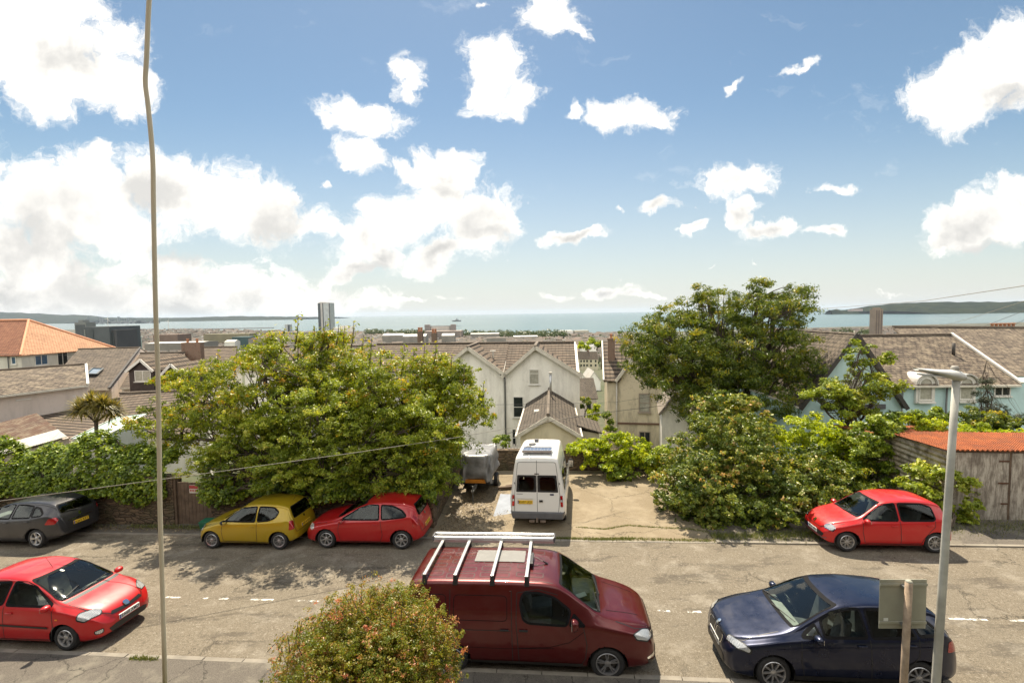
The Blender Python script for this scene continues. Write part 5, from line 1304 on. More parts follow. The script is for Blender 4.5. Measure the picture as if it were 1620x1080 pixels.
    def wiper(s, a, b, view='front'):
        fr = s.fr(view, 1); A = s.hit(fr, a, .02); B = s.hit(fr, b, .02)
        if A and B: MB().tube([A, (A+B)/2+(A-B).normalized().cross(Vector((0, 1, 0)))*0, B], [.011, .009, .006], 6).build('wiper', M_BLK, s.root)
    def place(s, loc, fwd, up=None, sz=1.0, sx=1.0):
        up = (up or Vector((-.015, .04, 1))).normalized(); f = Vector(fwd); f = (f-up*f.dot(up)).normalized(); l = up.cross(f); f = f*sx; up = up*sz
        s.root.matrix_world = Matrix(((f.x, l.x, up.x, loc.x), (f.y, l.y, up.y, loc.y), (f.z, l.z, up.z, loc.z), (0, 0, 0, 1)))

UD = Vector((math.cos(TH), -math.sin(TH), 0)); VD = Vector((math.sin(TH), math.cos(TH), 0))

# ---------------- city car (two of them: yellow three-door, red five-door)
def city_car(name, body, doors, label, cat_group=None):
    sp = dict(name=name, L=3.56, fo=.59, wb=2.42, rw=.295, rarch=.345, fcut=.2, rcut=-1.0, tw=.18,
        zt=[(0,.52),(.03,.62),(.09,.70),(.25,.79),(.5,.87),(.85,.945),(1.0,1.0),(1.3,1.19),(1.62,1.385),(1.85,1.45),(2.3,1.485),(2.8,1.465),(3.1,1.42),(3.26,1.355),(3.38,1.12),(3.46,.92),(3.52,.72),(3.56,.52)],
        zs=[(0,.47),(.2,.66),(.5,.76),(.9,.85),(1.4,.89),(2.4,.92),(3.0,.96),(3.3,.98),(3.46,.80),(3.56,.42)],
        zb=[(0,.30),(.15,.22),(.5,.19),(3.0,.19),(3.35,.24),(3.56,.32)],
        w=[(0,.44),(.04,.56),(.12,.66),(.3,.755),(.6,.808),(1.0,.82),(2.7,.822),(3.1,.805),(3.35,.765),(3.48,.70),(3.56,.58)],
        wt=[(0,.36),(.15,.52),(.5,.66),(.95,.70),(1.3,.655),(1.65,.60),(2.3,.59),(3.0,.575),(3.26,.575),(3.4,.62),(3.56,.48)])
    c = Car(sp)
    c.window('windscreen', [(-.60,.985),(.60,.985),(.50,1.38),(-.50,1.38)], 'front', 1, M_GL_F, .06, .05)
    c.window('rear_window', [(-.53,.99),(.53,.99),(.47,1.34),(-.47,1.34)], 'rear', 1, M_GL_D if doors == 3 else M_GL_S, .07, .05)
    if doors == 5:
        c.sidewin([(1.07,.945),(1.60,1.335),(2.00,1.395),(2.00,.945)], r=.05)
        c.sidewin([(2.09,.945),(2.09,1.395),(2.75,1.375),(2.99,1.29),(3.02,1.0),(2.95,.955)], r=.06)
    else:
        c.sidewin([(1.07,.945),(1.60,1.335),(2.18,1.395),(2.18,.945)], r=.05)
        c.sidewin([(2.27,.95),(2.27,1.392),(2.78,1.365),(2.98,1.23),(2.88,1.06),(2.66,.985)], r=.07)
    c.finish(body)
    b1 = 2.045 if doors == 5 else 2.26
    sm = [('side', [(1.03,.90),(1.0,.62),(1.06,.30),(b1,.28),(b1,.93)], (1, -1)), ('side', [(.96,.26),(2.9,.26)], (1, -1))]
    if doors == 5: sm.append(('side', [(b1,.28),(2.60,.30),(2.66,.42),(2.85,.66),(2.98,.78),(3.0,.95)], (1, -1)))
    sm += [('front', [(-.70,.82),(-.60,.66),(-.3,.60),(.3,.60),(.60,.66),(.70,.82)], (1,)), ('rear', [(-.55,.98),(-.62,.72),(-.56,.55),(.56,.55),(.62,.72),(.55,.98)], (1,))]
    c.seams(sm)
    c.handle(b1-.17, .80, body)
    if doors == 5: c.handle(2.84, .83, body)
    c.lamp('headlight', (c.X(.17), .60, .70), [(-.15,-.06),(.12,-.10),(.17,.03),(.06,.10),(-.10,.07)], M_HEAD, r=.05, ring=M_CHROME)
    c.lamp('tail_light', (c.X(3.44), .69, .80), [(-.10,-.13),(.07,-.13),(.08,.16),(-.07,.17)], M_TAIL, r=.04)
    c.panel('grille', 'front', [(-.50,.36),(.50,.36),(.56,.47),(.42,.50),(-.42,.50),(-.56,.47)], M_BLK, .04, .006)
    mb = MB(); c.strip(mb, [(-.62,.36),(-.52,.335),(.52,.335),(.62,.36)], c.fr('front'), .02, .01); mb.build('bumper_trim', body if doors == 3 else M_GRYP, c.root)
    c.panel('badge', 'front', [(-.05,.64),(.05,.64),(.05,.73),(-.05,.73)], M_CHROME, .04, .012)
    c.panel('badge', 'rear', [(-.045,.86),(.045,.86),(.045,.94),(-.045,.94)], M_CHROME, .04, .012)
    c.mirror(1.12, .95, body if doors == 5 else M_BLK)
    c.wheels(9 if doors == 3 else 8, True, spw=.03, capr=.04)
    c.cabin(seatx=(.12,), rear=-.62, dash=.72, dashz=.88)
    c.wiper((-.05,.97), (.48,1.02)); c.wiper((-.55,.965), (-.06,1.03))
    MB().tube([Vector((c.X(3.1),0,1.42)), Vector((c.X(3.22),0,1.60))], [.006,.003], 6).build('aerial', M_BLK, c.root)
    return c
RED = paint('bright red paint', (.50, .008, .010), .15); RED2 = paint('corsa red paint', (.40, .008, .010), .15); YEL = paint('mustard paint', (.42, .29, .012), .3)
RED3 = paint('scarlet paint', (.48, .008, .011), .15); NAVY = paint('navy paint', (.004, .009, .034), .5, .25); GREY = paint('charcoal paint', (.045, .045, .050), .5)
DRED = paint('dark red metallic', (.095, .005, .006), .45, .28); WHT = paint('white paint', (.72, .71, .67), 0, .38, .5)

def base(u, vc, dz=0.0): return uv2(u, vc, dz)
# contact points of the near wheels in the photograph give each car's place along the road
def from_contact(px, py, car, which, fdir, half=None):
    """which: +1 the pixel marks the front wheel; fdir: direction of the nose along the road (+1/-1)"""
    p = gnd(px, py); u, v = uvof(p)
    wb = car.sp['wb']; u_c = u - fdir*which*wb/2
    return u_c, v

cars = []
c = city_car('parked_car', RED, 5, None); u, v = from_contact(1342, 874.5, c, 1, -1); c.place(base(u, v+.80, .02), -UD)
c.plate((c.X(.02), 0, .44), 'YK18 HFN', M_PW)
tag(c.root, 'bright red five door city car at far right, parked below the rusty roofed garage', 'car', 'cars parked along the street')
c = city_car('parked_car', YEL, 3, None); u, v = from_contact(333, 868.7, c, 1, -1); c.place(base(u, v+.78, .02), -UD, sz=.96, sx=.97)
c.plate((c.X(3.55), 0, .66), 'WF14 KJO', M_PY)
tag(c.root, 'mustard yellow three door city car parked under the trees by the stone wall', 'car', 'cars parked along the street')

# ---------------- red three-door hatchback with dappled roof
sp = dict(name='parked_car', L=4.00, fo=.83, wb=2.51, rw=.31, rarch=.365, fcut=.2, rcut=-1.1, tw=.20,
    zt=[(0,.50),(.04,.62),(.12,.70),(.3,.79),(.7,.88),(1.05,.95),(1.2,1.0),(1.6,1.21),(2.0,1.385),(2.3,1.455),(2.7,1.485),(3.2,1.46),(3.55,1.40),(3.70,1.33),(3.80,1.12),(3.88,.95),(3.96,.75),(4.0,.52)],
    zs=[(0,.46),(.25,.66),(.6,.76),(1.1,.86),(1.7,.92),(2.6,.96),(3.3,1.04),(3.6,1.08),(3.85,.85),(4.0,.42)],
    zb=[(0,.28),(.15,.21),(.6,.19),(3.3,.19),(3.8,.26),(4.0,.34)],
    w=[(0,.40),(.05,.55),(.15,.67),(.4,.79),(.75,.85),(1.2,.866),(3.0,.868),(3.5,.84),(3.8,.77),(3.92,.69),(4.0,.55)],
    wt=[(0,.34),(.2,.54),(.6,.69),(1.1,.74),(1.6,.68),(2.05,.61),(2.7,.59),(3.4,.56),(3.7,.56),(3.84,.60),(4.0,.44)])
c = Car(sp)
c.window('windscreen', [(-.64,.99),(.64,.99),(.51,1.39),(-.51,1.39)], 'front', 1, M_GL_F, .07, .05)
c.window('rear_window', [(-.50,1.03),(.50,1.03),(.44,1.34),(-.44,1.34)], 'rear', 1, M_GL_D, .09, .05)
c.sidewin([(1.34,.965),(1.92,1.29),(2.25,1.385),(2.55,1.39),(2.62,.985)], r=.05)
c.sidewin([(2.71,.99),(2.64,1.39),(3.0,1.365),(3.36,1.23),(3.52,1.09),(3.40,1.06)], r=.05)
c.finish(RED2)
c.seams([('side', [(1.30,.92),(1.26,.62),(1.33,.28),(2.66,.27),(2.74,.50),(2.67,.97)], (1, -1)), ('side', [(1.2,.25),(3.0,.25)], (1, -1)),
  ('front', [(-.74,.86),(-.60,.68),(-.25,.60),(.25,.60),(.60,.68),(.74,.86)], (1,)), ('rear', [(-.55,1.0),(-.64,.80),(-.58,.55),(.58,.55),(.64,.80),(.55,1.0)], (1,))])
c.handle(2.50, .84, RED2)
c.lamp('headlight', (c.X(.26), .66, .72), [(-.20,-.04),(.12,-.09),(.20,.02),(.05,.08),(-.16,.06)], M_HEAD, r=.04)
c.lamp('tail_light', (c.X(3.80), .74, .92), [(-.10,-.16),(.08,-.17),(.12,.12),(-.02,.19),(-.10,.10)], M_TAIL, r=.05)
c.panel('grille', 'front', [(-.45,.30),(.45,.30),(.5,.44),(.4,.50),(-.4,.50),(-.5,.44)], M_BLK, .05, .006)
c.panel('number_plate_recess', 'rear', [(-.30,.60),(.30,.60),(.28,.74),(-.28,.74)], RED2, .03, .003)
c.panel('badge', 'rear', [(-.05,.90),(.05,.90),(.05,.99),(-.05,.99)], M_CHROME, .045, .014)
c.mirror(1.40, .98, RED2); c.wheels(7, False, spw=.05); c.cabin(seatx=(.12,), rear=-.72, dash=.70, dashz=.90)
c.wiper((-.05,.985), (.5,1.03)); c.plate((c.X(3.99), 0, .62), 'CV12 ULD', M_PY)
u, v = from_contact(516.4, 868, c, 1, -1); c.place(base(u, v+.82, .02), -UD, sz=.965)
tag(c.root, 'red three door hatchback parked left of the forecourt, leaf shadows on its roof', 'car', 'cars parked along the street')

# ---------------- charcoal five-door hatchback, far left
sp = dict(name='parked_car', L=4.42, fo=.93, wb=2.685, rw=.325, rarch=.38, fcut=.2, rcut=-1.2, tw=.21,
    zt=[(0,.50),(.05,.64),(.15,.74),(.4,.84),(.9,.94),(1.2,1.0),(1.7,1.21),(2.2,1.42),(2.6,1.49),(3.0,1.505),(3.6,1.47),(3.95,1.40),(4.10,1.33),(4.22,1.16),(4.32,1.02),(4.38,.80),(4.42,.55)],
    zs=[(0,.46),(.3,.70),(.8,.82),(1.4,.92),(2.2,.96),(3.3,1.03),(4.0,1.10),(4.25,.98),(4.42,.45)],
    zb=[(0,.28),(.15,.21),(.7,.19),(3.7,.20),(4.2,.28),(4.42,.36)],
    w=[(0,.42),(.05,.58),(.18,.72),(.5,.85),(.9,.895),(1.4,.905),(3.3,.905),(3.9,.87),(4.2,.80),(4.34,.71),(4.42,.58)],
    wt=[(0,.36),(.2,.56),(.7,.72),(1.2,.76),(1.7,.70),(2.2,.63),(3.0,.61),(3.8,.58),(4.1,.57),(4.28,.62),(4.42,.48)])
c = Car(sp)
c.window('windscreen', [(-.66,1.02),(.66,1.02),(.53,1.42),(-.53,1.42)], 'front', 1, M_GL_F, .07, .05)
c.window('rear_window', [(-.56,1.08),(.56,1.08),(.50,1.36),(-.50,1.36)], 'rear', 1, M_GL_D, .08, .05)
c.sidewin([(1.50,.99),(2.08,1.31),(2.45,1.405),(2.62,1.41),(2.62,1.01)], r=.05)
c.sidewin([(2.71,1.02),(2.71,1.41),(3.05,1.405),(3.34,1.36),(3.42,1.05)], r=.05)
c.sidewin([(3.48,1.07),(3.40,1.345),(3.62,1.30),(3.84,1.15),(3.80,1.10)], r=.04)
c.finish(GREY)
c.seams([('side', [(1.45,.95),(1.42,.62),(1.48,.28),(2.66,.27),(2.66,1.0)], (1, -1)), ('side', [(2.66,.27),(3.15,.29),(3.22,.45),(3.50,.75),(3.50,1.05)], (1, -1)),
  ('rear', [(-.56,1.05),(-.66,.84),(-.6,.56),(.6,.56),(.66,.84),(.56,1.05)], (1,)), ('side', [(1.3,.25),(3.3,.25)], (1, -1))])
c.handle(2.52, .88, GREY); c.handle(3.34, .92, GREY)
c.lamp('headlight', (c.X(.3), .7, .74), [(-.2,-.06),(.12,-.09),(.22,.02),(.05,.09),(-.16,.06)], M_HEAD, r=.04)
c.lamp('tail_light', (c.X(4.20), .76, .90), [(-.24,-.09),(.06,-.11),(.14,.02),(.08,.12),(-.12,.10)], M_TAIL, r=.04)
mb = MB(); c.strip(mb, [(-.42,.80),(.42,.80)], c.fr('rear'), .025, .014); mb.build('chrome_strip', M_CHROME, c.root)
c.panel('badge', 'rear', [(-.05,.88),(.05,.88),(.05,.98),(-.05,.98)], M_CHROME, .045, .014)
c.mirror(1.56, 1.01, GREY); c.wheels(5, False, spw=.075); c.cabin(seatx=(.12,), rear=-.72, dash=.70, dashz=.92)
MB().tube([Vector((c.X(3.85),0,1.42)), Vector((c.X(3.95),0,1.56))], [.006,.003], 6).build('aerial', M_BLK, c.root)
c.plate((c.X(4.41), 0, .66), 'KJ63 KFT', M_PY); c.wiper((0,1.07), (.35,1.12), 'rear')
u, v = from_contact(57.4, 868, c, -1, -1); c.place(base(u, v+.87, .02), -UD, sz=.98, sx=.98)
tag(c.root, 'dark grey five door hatchback at the left edge in the shade of the ivy wall', 'car', 'cars parked along the street')

# ---------------- red supermini facing right, near kerb
sp = dict(name='parked_car', L=3.79, fo=.80, wb=2.46, rw=.295, rarch=.35, fcut=.2, rcut=-1.0, tw=.19,
    zt=[(0,.50),(.03,.60),(.10,.70),(.3,.83),(.6,.94),(.88,1.01),(1.0,1.05),(1.35,1.24),(1.75,1.42),(2.1,1.50),(2.5,1.53),(3.0,1.50),(3.35,1.43),(3.5,1.33),(3.62,1.08),(3.7,.90),(3.76,.72),(3.79,.52)],
    zs=[(0,.46),(.2,.66),(.5,.80),(.9,.90),(1.5,.95),(2.5,1.0),(3.2,1.06),(3.5,1.05),(3.68,.82),(3.79,.42)],
    zb=[(0,.26),(.15,.20),(.6,.18),(3.2,.19),(3.6,.26),(3.79,.34)],
    w=[(0,.42),(.04,.54),(.13,.66),(.35,.775),(.65,.832),(1.1,.846),(2.9,.848),(3.3,.825),(3.6,.76),(3.72,.68),(3.79,.55)],
    wt=[(0,.34),(.15,.50),(.5,.66),(.95,.72),(1.35,.665),(1.75,.61),(2.5,.595),(3.2,.57),(3.5,.57),(3.64,.60),(3.79,.46)])
c = Car(sp)
c.window('windscreen', [(-.65,1.05),(.65,1.05),(.53,1.44),(-.53,1.44)], 'front', 1, M_GL_F, .06, .045)
c.window('rear_window', [(-.53,1.06),(.53,1.06),(.47,1.36),(-.47,1.36)], 'rear', 1, M_GL_D, .07, .05)
c.sidewin([(1.13,.99),(1.68,1.33),(1.95,1.42),(2.22,1.44),(2.24,1.01)], r=.05)
c.sidewin([(2.33,1.02),(2.31,1.44),(2.7,1.42),(3.08,1.32),(3.16,1.10),(3.0,1.06)], r=.06)
c.finish(RED3)
c.seams([('side', [(1.08,.95),(1.04,.62),(1.10,.28),(2.28,.27),(2.28,1.0)], (1, -1)), ('side', [(2.28,.27),(2.74,.29),(2.82,.45),(3.08,.75),(3.12,1.05)], (1, -1)),
  ('front', [(-.66,.98),(-.62,.80),(-.36,.63),(.36,.63),(.62,.80),(.66,.98)], (1,))])
for sd_ in (1, -1): mb = MB(); c.strip(mb, [(c.X(1.16),.56),(c.X(2.7),.60)], c.fr('side', sd_), .045, .014); mb.build('rubbing_strip', M_BLK, c.root)
c.handle(2.12, .86, RED3); c.handle(2.96, .89, RED3)
c.lamp('headlight', (c.X(.30), .66, .80), [(-.20,-.07),(.10,-.12),(.24,.02),(.18,.12),(-.08,.10),(-.2,.04)], M_HEAD, r=.05, ring=M_BLK)
c.lamp('fog_light', (c.X(.12), .63, .38), [(-.07,-.045),(.07,-.045),(.09,.03),(-.07,.05)], M_HEAD, r=.03, ring=M_BLK)
c.lamp('side_repeater', (c.X(.95), .84, .74), [(-.03,-.015),(.03,-.015),(.03,.015),(-.03,.015)], M_ORNG, r=.01)
c.panel('grille', 'front', [(-.40,.625),(-.12,.60),(.12,.60),(.40,.625),(.36,.69),(.10,.665),(-.10,.665),(-.36,.69)], M_BLK, .015, .008)
c.panel('lower_grille', 'front', [(-.44,.27),(.44,.27),(.50,.37),(.36,.41),(-.36,.41),(-.50,.37)], M_BLK, .03, .008)
bd = c.panel('badge', 'front', [(-.065,.64),(.065,.64),(.065,.73),(-.065,.73)], M_CHROME, .05, .02)
c.panel('cowl', 'front', [(-.66,1.0),(.66,1.0),(.66,1.03),(-.66,1.03)], M_BLK, .01, .004, step=.08)
c.panel('screen_sticker', 'front', [(-.02,1.40),(.03,1.40),(.03,1.43),(-.02,1.43)], M_PW, .004, .006)
c.mirror(1.16, 1.02, RED3); c.wheels(6, False, spw=.055, rr=.66); c.cabin(seatx=(.08,), rear=-.66, dash=.70, dashz=.96, seatmat=M_SEATB, hs=.66)
c.wiper((-.20,1.045), (.50,1.09)); c.wiper((-.62,1.05), (-.15,1.13))
MB().tube([Vector((c.X(1.95),.5,1.47)), Vector((c.X(2.0),.5,1.50))], [.006,.003], 6).build('aerial_base', M_BLK, c.root)
MB().tube([Vector((c.X(1.98),.0,1.49)), Vector((c.X(2.15),.0,1.72))], [.006,.003], 6).build('aerial', M_BLK, c.root)
c.plate((c.X(.0), 0, .49), 'EA60 XMD', M_PW)
u, v = from_contact(102, 1031.5, c, 1, 1); c.place(base(u, v+.82, .0), UD)
tag(c.root, 'red five door car facing right at the bottom left, white number plate on its nose', 'car', 'cars parked along the street')

# ---------------- navy compact people carrier, lower right
sp = dict(name='parked_car', L=4.34, fo=.84, wb=2.67, rw=.33, rarch=.385, fcut=.2, rcut=-1.3, tw=.21,
    zt=[(0,.58),(.04,.72),(.10,.80),(.3,.87),(.7,.96),(1.10,1.05),(1.25,1.10),(1.6,1.27),(2.0,1.45),(2.35,1.525),(2.8,1.555),(3.4,1.53),(3.85,1.46),(4.02,1.39),(4.12,1.18),(4.22,1.05),(4.30,.80),(4.34,.55)],
    zs=[(0,.52),(.2,.74),(.6,.86),(1.1,.95),(1.8,1.0),(2.8,1.04),(3.6,1.09),(4.0,1.12),(4.2,.95),(4.34,.45)],
    zb=[(0,.26),(.15,.20),(.7,.19),(3.6,.20),(4.15,.27),(4.34,.35)],
    w=[(0,.46),(.05,.61),(.15,.73),(.4,.84),(.8,.89),(1.3,.90),(3.3,.90),(3.8,.875),(4.1,.81),(4.26,.72),(4.34,.58)],
    wt=[(0,.40),(.15,.56),(.6,.72),(1.1,.765),(1.6,.70),(2.0,.65),(2.8,.63),(3.6,.60),(4.0,.59),(4.2,.63),(4.34,.48)])
c = Car(sp)
c.window('windscreen', [(-.67,1.105),(.67,1.105),(.56,1.475),(-.56,1.475)], 'front', 1, M_GL_F, .06, .045)
c.window('rear_window', [(-.56,1.12),(.56,1.12),(.50,1.42),(-.50,1.42)], 'rear', 1, M_GL_D, .07, .05)
c.sidewin([(1.40,1.02),(1.68,1.20),(1.74,1.03)], r=.02)
c.sidewin([(1.81,1.04),(1.80,1.27),(2.02,1.39),(2.32,1.46),(2.56,1.47),(2.58,1.06)], r=.05)
c.sidewin([(2.67,1.06),(2.66,1.47),(3.0,1.465),(3.34,1.43),(3.46,1.10),(3.4,1.085)], r=.05)
c.sidewin([(3.53,1.11),(3.42,1.415),(3.7,1.34),(3.88,1.20),(3.84,1.13)], r=.04)
c.finish(NAVY)
c.seams([('side', [(1.36,.98),(1.34,.62),(1.40,.28),(2.62,.27),(2.62,1.04)], (1, -1)), ('side', [(2.62,.27),(3.12,.29),(3.20,.45),(3.48,.78),(3.50,1.08)], (1, -1)),
  ('front', [(-.66,1.02),(-.68,.84),(-.5,.76),(.5,.76),(.68,.84),(.66,1.02)], (1,)), ('side', [(1.25,.25),(3.3,.25)], (1, -1))])
for sd_ in (1, -1):
    mb = MB(); c.strip(mb, [(c.X(.9),.80),(c.X(1.6),.86),(c.X(3.6),.93),(c.X(4.0),.95)], c.fr('side', sd_), .03, .010); mb.build('shoulder_crease', NAVY, c.root, smooth=True)
    mb = MB(); c.strip(mb, [(c.X(1.2),.30),(c.X(3.2),.30)], c.fr('side', sd_), .10, .008); mb.build('sill_trim', M_BLK, c.root)
c.handle(2.46, .93, NAVY); c.handle(3.34, .97, NAVY)
c.lamp('headlight', (c.X(.22), .66, .76), [(-.24,-.05),(.06,-.08),(.24,.0),(.26,.07),(-.04,.07),(-.22,.05)], M_HEAD, r=.03, ring=M_BLK)
for sd_ in (1, -1):
    c.lamp('grille', (c.X(.01), .20, .66), [(-.17,-.10),(.15,-.10),(.18,.04),(.12,.09),(-.15,.09)], M_BLK, sides=(sd_,), r=.05, ring=M_CHROME)
c.panel('lower_grille', 'front', [(-.50,.28),(.50,.28),(.46,.44),(-.46,.44)], M_BLK, .04, .008)
c.panel('badge', 'top', [(c.X(.14),-.045),(c.X(.05),-.045),(c.X(.05),.045),(c.X(.14),.045)], M_CHROME, .04, .012)
c.lamp('tail_light', (c.X(4.14), .78, .92), [(-.14,-.09),(.10,-.10),(.16,.04),(.10,.10),(-.10,.09)], M_TAIL, r=.04)
c.mirror(1.66, 1.05, NAVY); c.wheels(9, False, spw=.038); c.cabin(seatx=(.10,), rear=-.72, dash=.62, dashz=.98, hs=.66)
c.wiper((-.10,1.10), (.58,1.15)); c.wiper((-.62,1.105), (-.10,1.17))
c.plate((c.X(.0), 0, .52), 'WN65 OZB', M_PW)
u, v = from_contact(1222, 1091, c, 1, -1); c.place(base(u-.05, v+.82, .0), -UD, sx=.945)
tag(c.root, 'navy five door car with twin grille, partly behind the road sign post', 'car', 'cars parked along the street')

# ---------------- dark red panel van
sp = dict(name='panel_van', L=5.05, fo=.97, wb=3.098, rw=.335, rarch=.395, fcut=.3, rcut=-2, tw=.22, crown=.75,
    zt=[(0,.62),(.03,.80),(.08,.92),(.2,1.02),(.5,1.13),(.95,1.24),(1.08,1.30),(1.4,1.52),(1.75,1.78),(1.95,1.88),(2.25,1.93),(3.0,1.955),(4.3,1.945),(4.85,1.91),(4.95,1.85),(5.0,1.5),(5.03,1.0),(5.05,.5)],
    zs=[(0,.52),(.15,.82),(.5,.98),(1.0,1.10),(1.6,1.22),(2.1,1.35),(2.6,1.45),(4.9,1.45),(5.05,.5)],
    zb=[(0,.30),(.2,.24),(.8,.22),(4.4,.24),(4.9,.30),(5.05,.36)],
    w=[(0,.56),(.04,.70),(.12,.80),(.35,.91),(.7,.965),(1.2,.978),(4.5,.978),(4.9,.955),(5.0,.92),(5.05,.86)],
    wt=[(0,.46),(.15,.62),(.5,.76),(1.0,.83),(1.5,.81),(2.0,.80),(2.6,.81),(4.8,.81),(4.95,.82),(5.05,.78)])
c = Car(sp)
c.window('windscreen', [(-.76,1.30),(.76,1.30),(.68,1.83),(-.68,1.83)], 'front', 1, M_GL_F, .08, .05)
c.sidewin([(1.40,1.13),(1.60,1.34),(1.68,1.14)], r=.02)
c.sidewin([(1.74,1.13),(1.66,1.41),(1.98,1.66),(2.30,1.75),(2.60,1.74),(2.66,1.55),(2.60,1.24),(2.50,1.17)], r=.08)
c.finish(DRED)
c.seams([('side', [(1.42,1.10),(1.36,.75),(1.40,.46),(1.5,.30),(2.70,.30),(2.74,1.2),(2.72,1.74),(2.3,1.81),(1.9,1.70)], (1, -1)),
   ('side', [(2.83,1.78),(2.83,.30),(4.05,.30)], (1, -1)), ('side', [(4.08,1.78),(4.08,.75)], (1, -1)), ('side', [(2.85,1.0),(3.9,1.0)], (1, -1)),
   ('front', [(-.80,1.16),(-.80,1.02),(-.6,.88),(.6,.88),(.80,1.02),(.80,1.16)], (1,))])
for sd_ in (1, -1):   # shade of pressed door recesses and swages painted as dark lines; sill trim
    for L_, cl, wd_, of_ in ((roundpoly([(c.X(2.92),1.20),(c.X(2.92),1.68),(c.X(4.0),1.68),(c.X(4.0),1.20)], .1, 6), True, .012, .003), (roundpoly([(c.X(4.16),1.20),(c.X(4.16),1.68),(c.X(4.86),1.68),(c.X(4.86),1.20)], .1, 6), True, .012, .003),
        ([(c.X(2.0),.66),(c.X(3.0),.62),(c.X(4.2),.64)], False, .010, .003), ([(c.X(1.42),1.02),(c.X(1.7),.80),(c.X(2.1),.68),(c.X(2.7),.64)], False, .010, .003)):
        mb = MB(); c.strip(mb, L_, c.fr('side', sd_), wd_, of_, closed=cl); mb.build('pressing_shade', M_SEAL, c.root, smooth=True)
    mb = MB(); c.strip(mb, [(c.X(1.45),.30),(c.X(4.0),.30)], c.fr('side', sd_), .10, .010); mb.build('sill_trim', M_BLK, c.root)
mb = MB()      # roof pressings drawn as darker red outlines
for x0, x1, ys in ((2.2,2.75,(-.5,-.17,.17,.5)),(2.9,3.5,(-.55,-.3,.0,.3,.55)),(3.62,4.2,(-.6,-.35,.0,.35,.6)),(4.3,4.75,(-.5,-.17,.17,.5))):
    for y in ys: c.strip(mb, roundpoly([(c.X(x0),y-.08),(c.X(x1),y-.08),(c.X(x1),y+.08),(c.X(x0),y+.08)], .03, 3), c.fr('top'), .022, .003, closed=True)
for y in (.70, -.70): c.strip(mb, [(c.X(2.0),y*1.02),(c.X(4.85),y*1.02)], c.fr('top'), .02, .003)
mb.build('roof_pressing', simple('dark red roof line', (.035, .004, .005), .6), c.root)
c.handle(2.60, 1.02, M_BLK); c.handle(2.98, 1.02, M_BLK)
c.lamp('headlight', (c.X(.20), .78, .92), [(-.22,-.12),(.04,-.13),(.22,.00),(.26,.12),(.0,.10),(-.16,.02)], M_HEAD, r=.03, ring=M_BLK)
c.panel('grille', 'front', [(-.66,.70),(.66,.70),(.60,.84),(.2,.80),(-.2,.80),(-.60,.84)], M_BLK, .03, .010)
mb = MB(); c.strip(mb, [(-.62,.85),(-.2,.815),(.2,.815),(.62,.85)], c.fr('front'), .03, .016); mb.build('grille_trim', M_CHROME, c.root)
c.panel('lower_grille', 'front', [(-.60,.34),(.60,.34),(.64,.52),(-.64,.52)], M_BLK, .04, .010)
c.lamp('fog_light', (c.X(.10), .78, .46), [(-.10,-.02),(.10,-.05),(.12,.0),(-.08,.05)], M_CHROME, r=.02)
c.panel('bumper_apron', 'front', [(-.80,.28),(.80,.28),(.84,.40),(.70,.36),(-.70,.36),(-.84,.40)], M_BLK, .02, .012)
for sd_ in (1, -1): mb = MB(); c.strip(mb, [(c.X(.30),.42*sd_),(c.X(.95),.55*sd_)], c.fr('top'), .016, .003); mb.build('bonnet_crease', M_SEAL, c.root)
c.lamp('tail_light', (c.X(5.02), .86, 1.05), [(-.06,-.3),(.07,-.3),(.07,.3),(-.06,.3)], M_TAIL, r=.03)
c.mirror(1.62, 1.18, DRED, size=(.11,.17,.19), out=.07)
c.wheels(5, True, spw=.06, dark=False, rimmat=simple('two tone alloy', (.30, .30, .31), .35, .7)); c.cabin(seatx=(.15,), rear=False, dash=.98, dashz=1.18, zf=.55, y=.45, hs=.66, seatmat=M_SEAT)
MB().obox((c.X(2.85), 0, 1.15), (.02, 0, 0), (0, .85, 0), (0, 0, .62)).build('bulkhead', M_TRIMG, c.root)
MB().obox((c.X(1.38), -.05, 1.20), (.15, 0, .02), (0, .13, 0), (-.0, 0, .02)).build('dash_tray', M_BLK, c.root, bevel=.02)
MB().obox((c.X(1.42), -.04, 1.245), (.10, .03, .02), (-.02, .07, 0), (0, 0, .004)).build('paper_sheet', M_PW, c.root)
c.wiper((-.10,1.285), (.62,1.33)); c.wiper((-.72,1.29), (-.12,1.36))
MB().tube([Vector((c.X(2.12),0,1.92)), Vector((c.X(2.22),0,1.99))], [.025,.008], 8).build('aerial', M_BLK, c.root)
cb = MB(); cb.tube([c.hit(c.fr('top'), (c.X(2.12), 0), .01), c.hit(c.fr('top'), (c.X(2.45), .30), .01)], .006, 5); cb.tube([c.hit(c.fr('top'), (c.X(2.12), 0), .01), c.hit(c.fr('top'), (c.X(2.6), -.25), .01)], .005, 5); cb.build('aerial_cable', M_BLK, c.root)
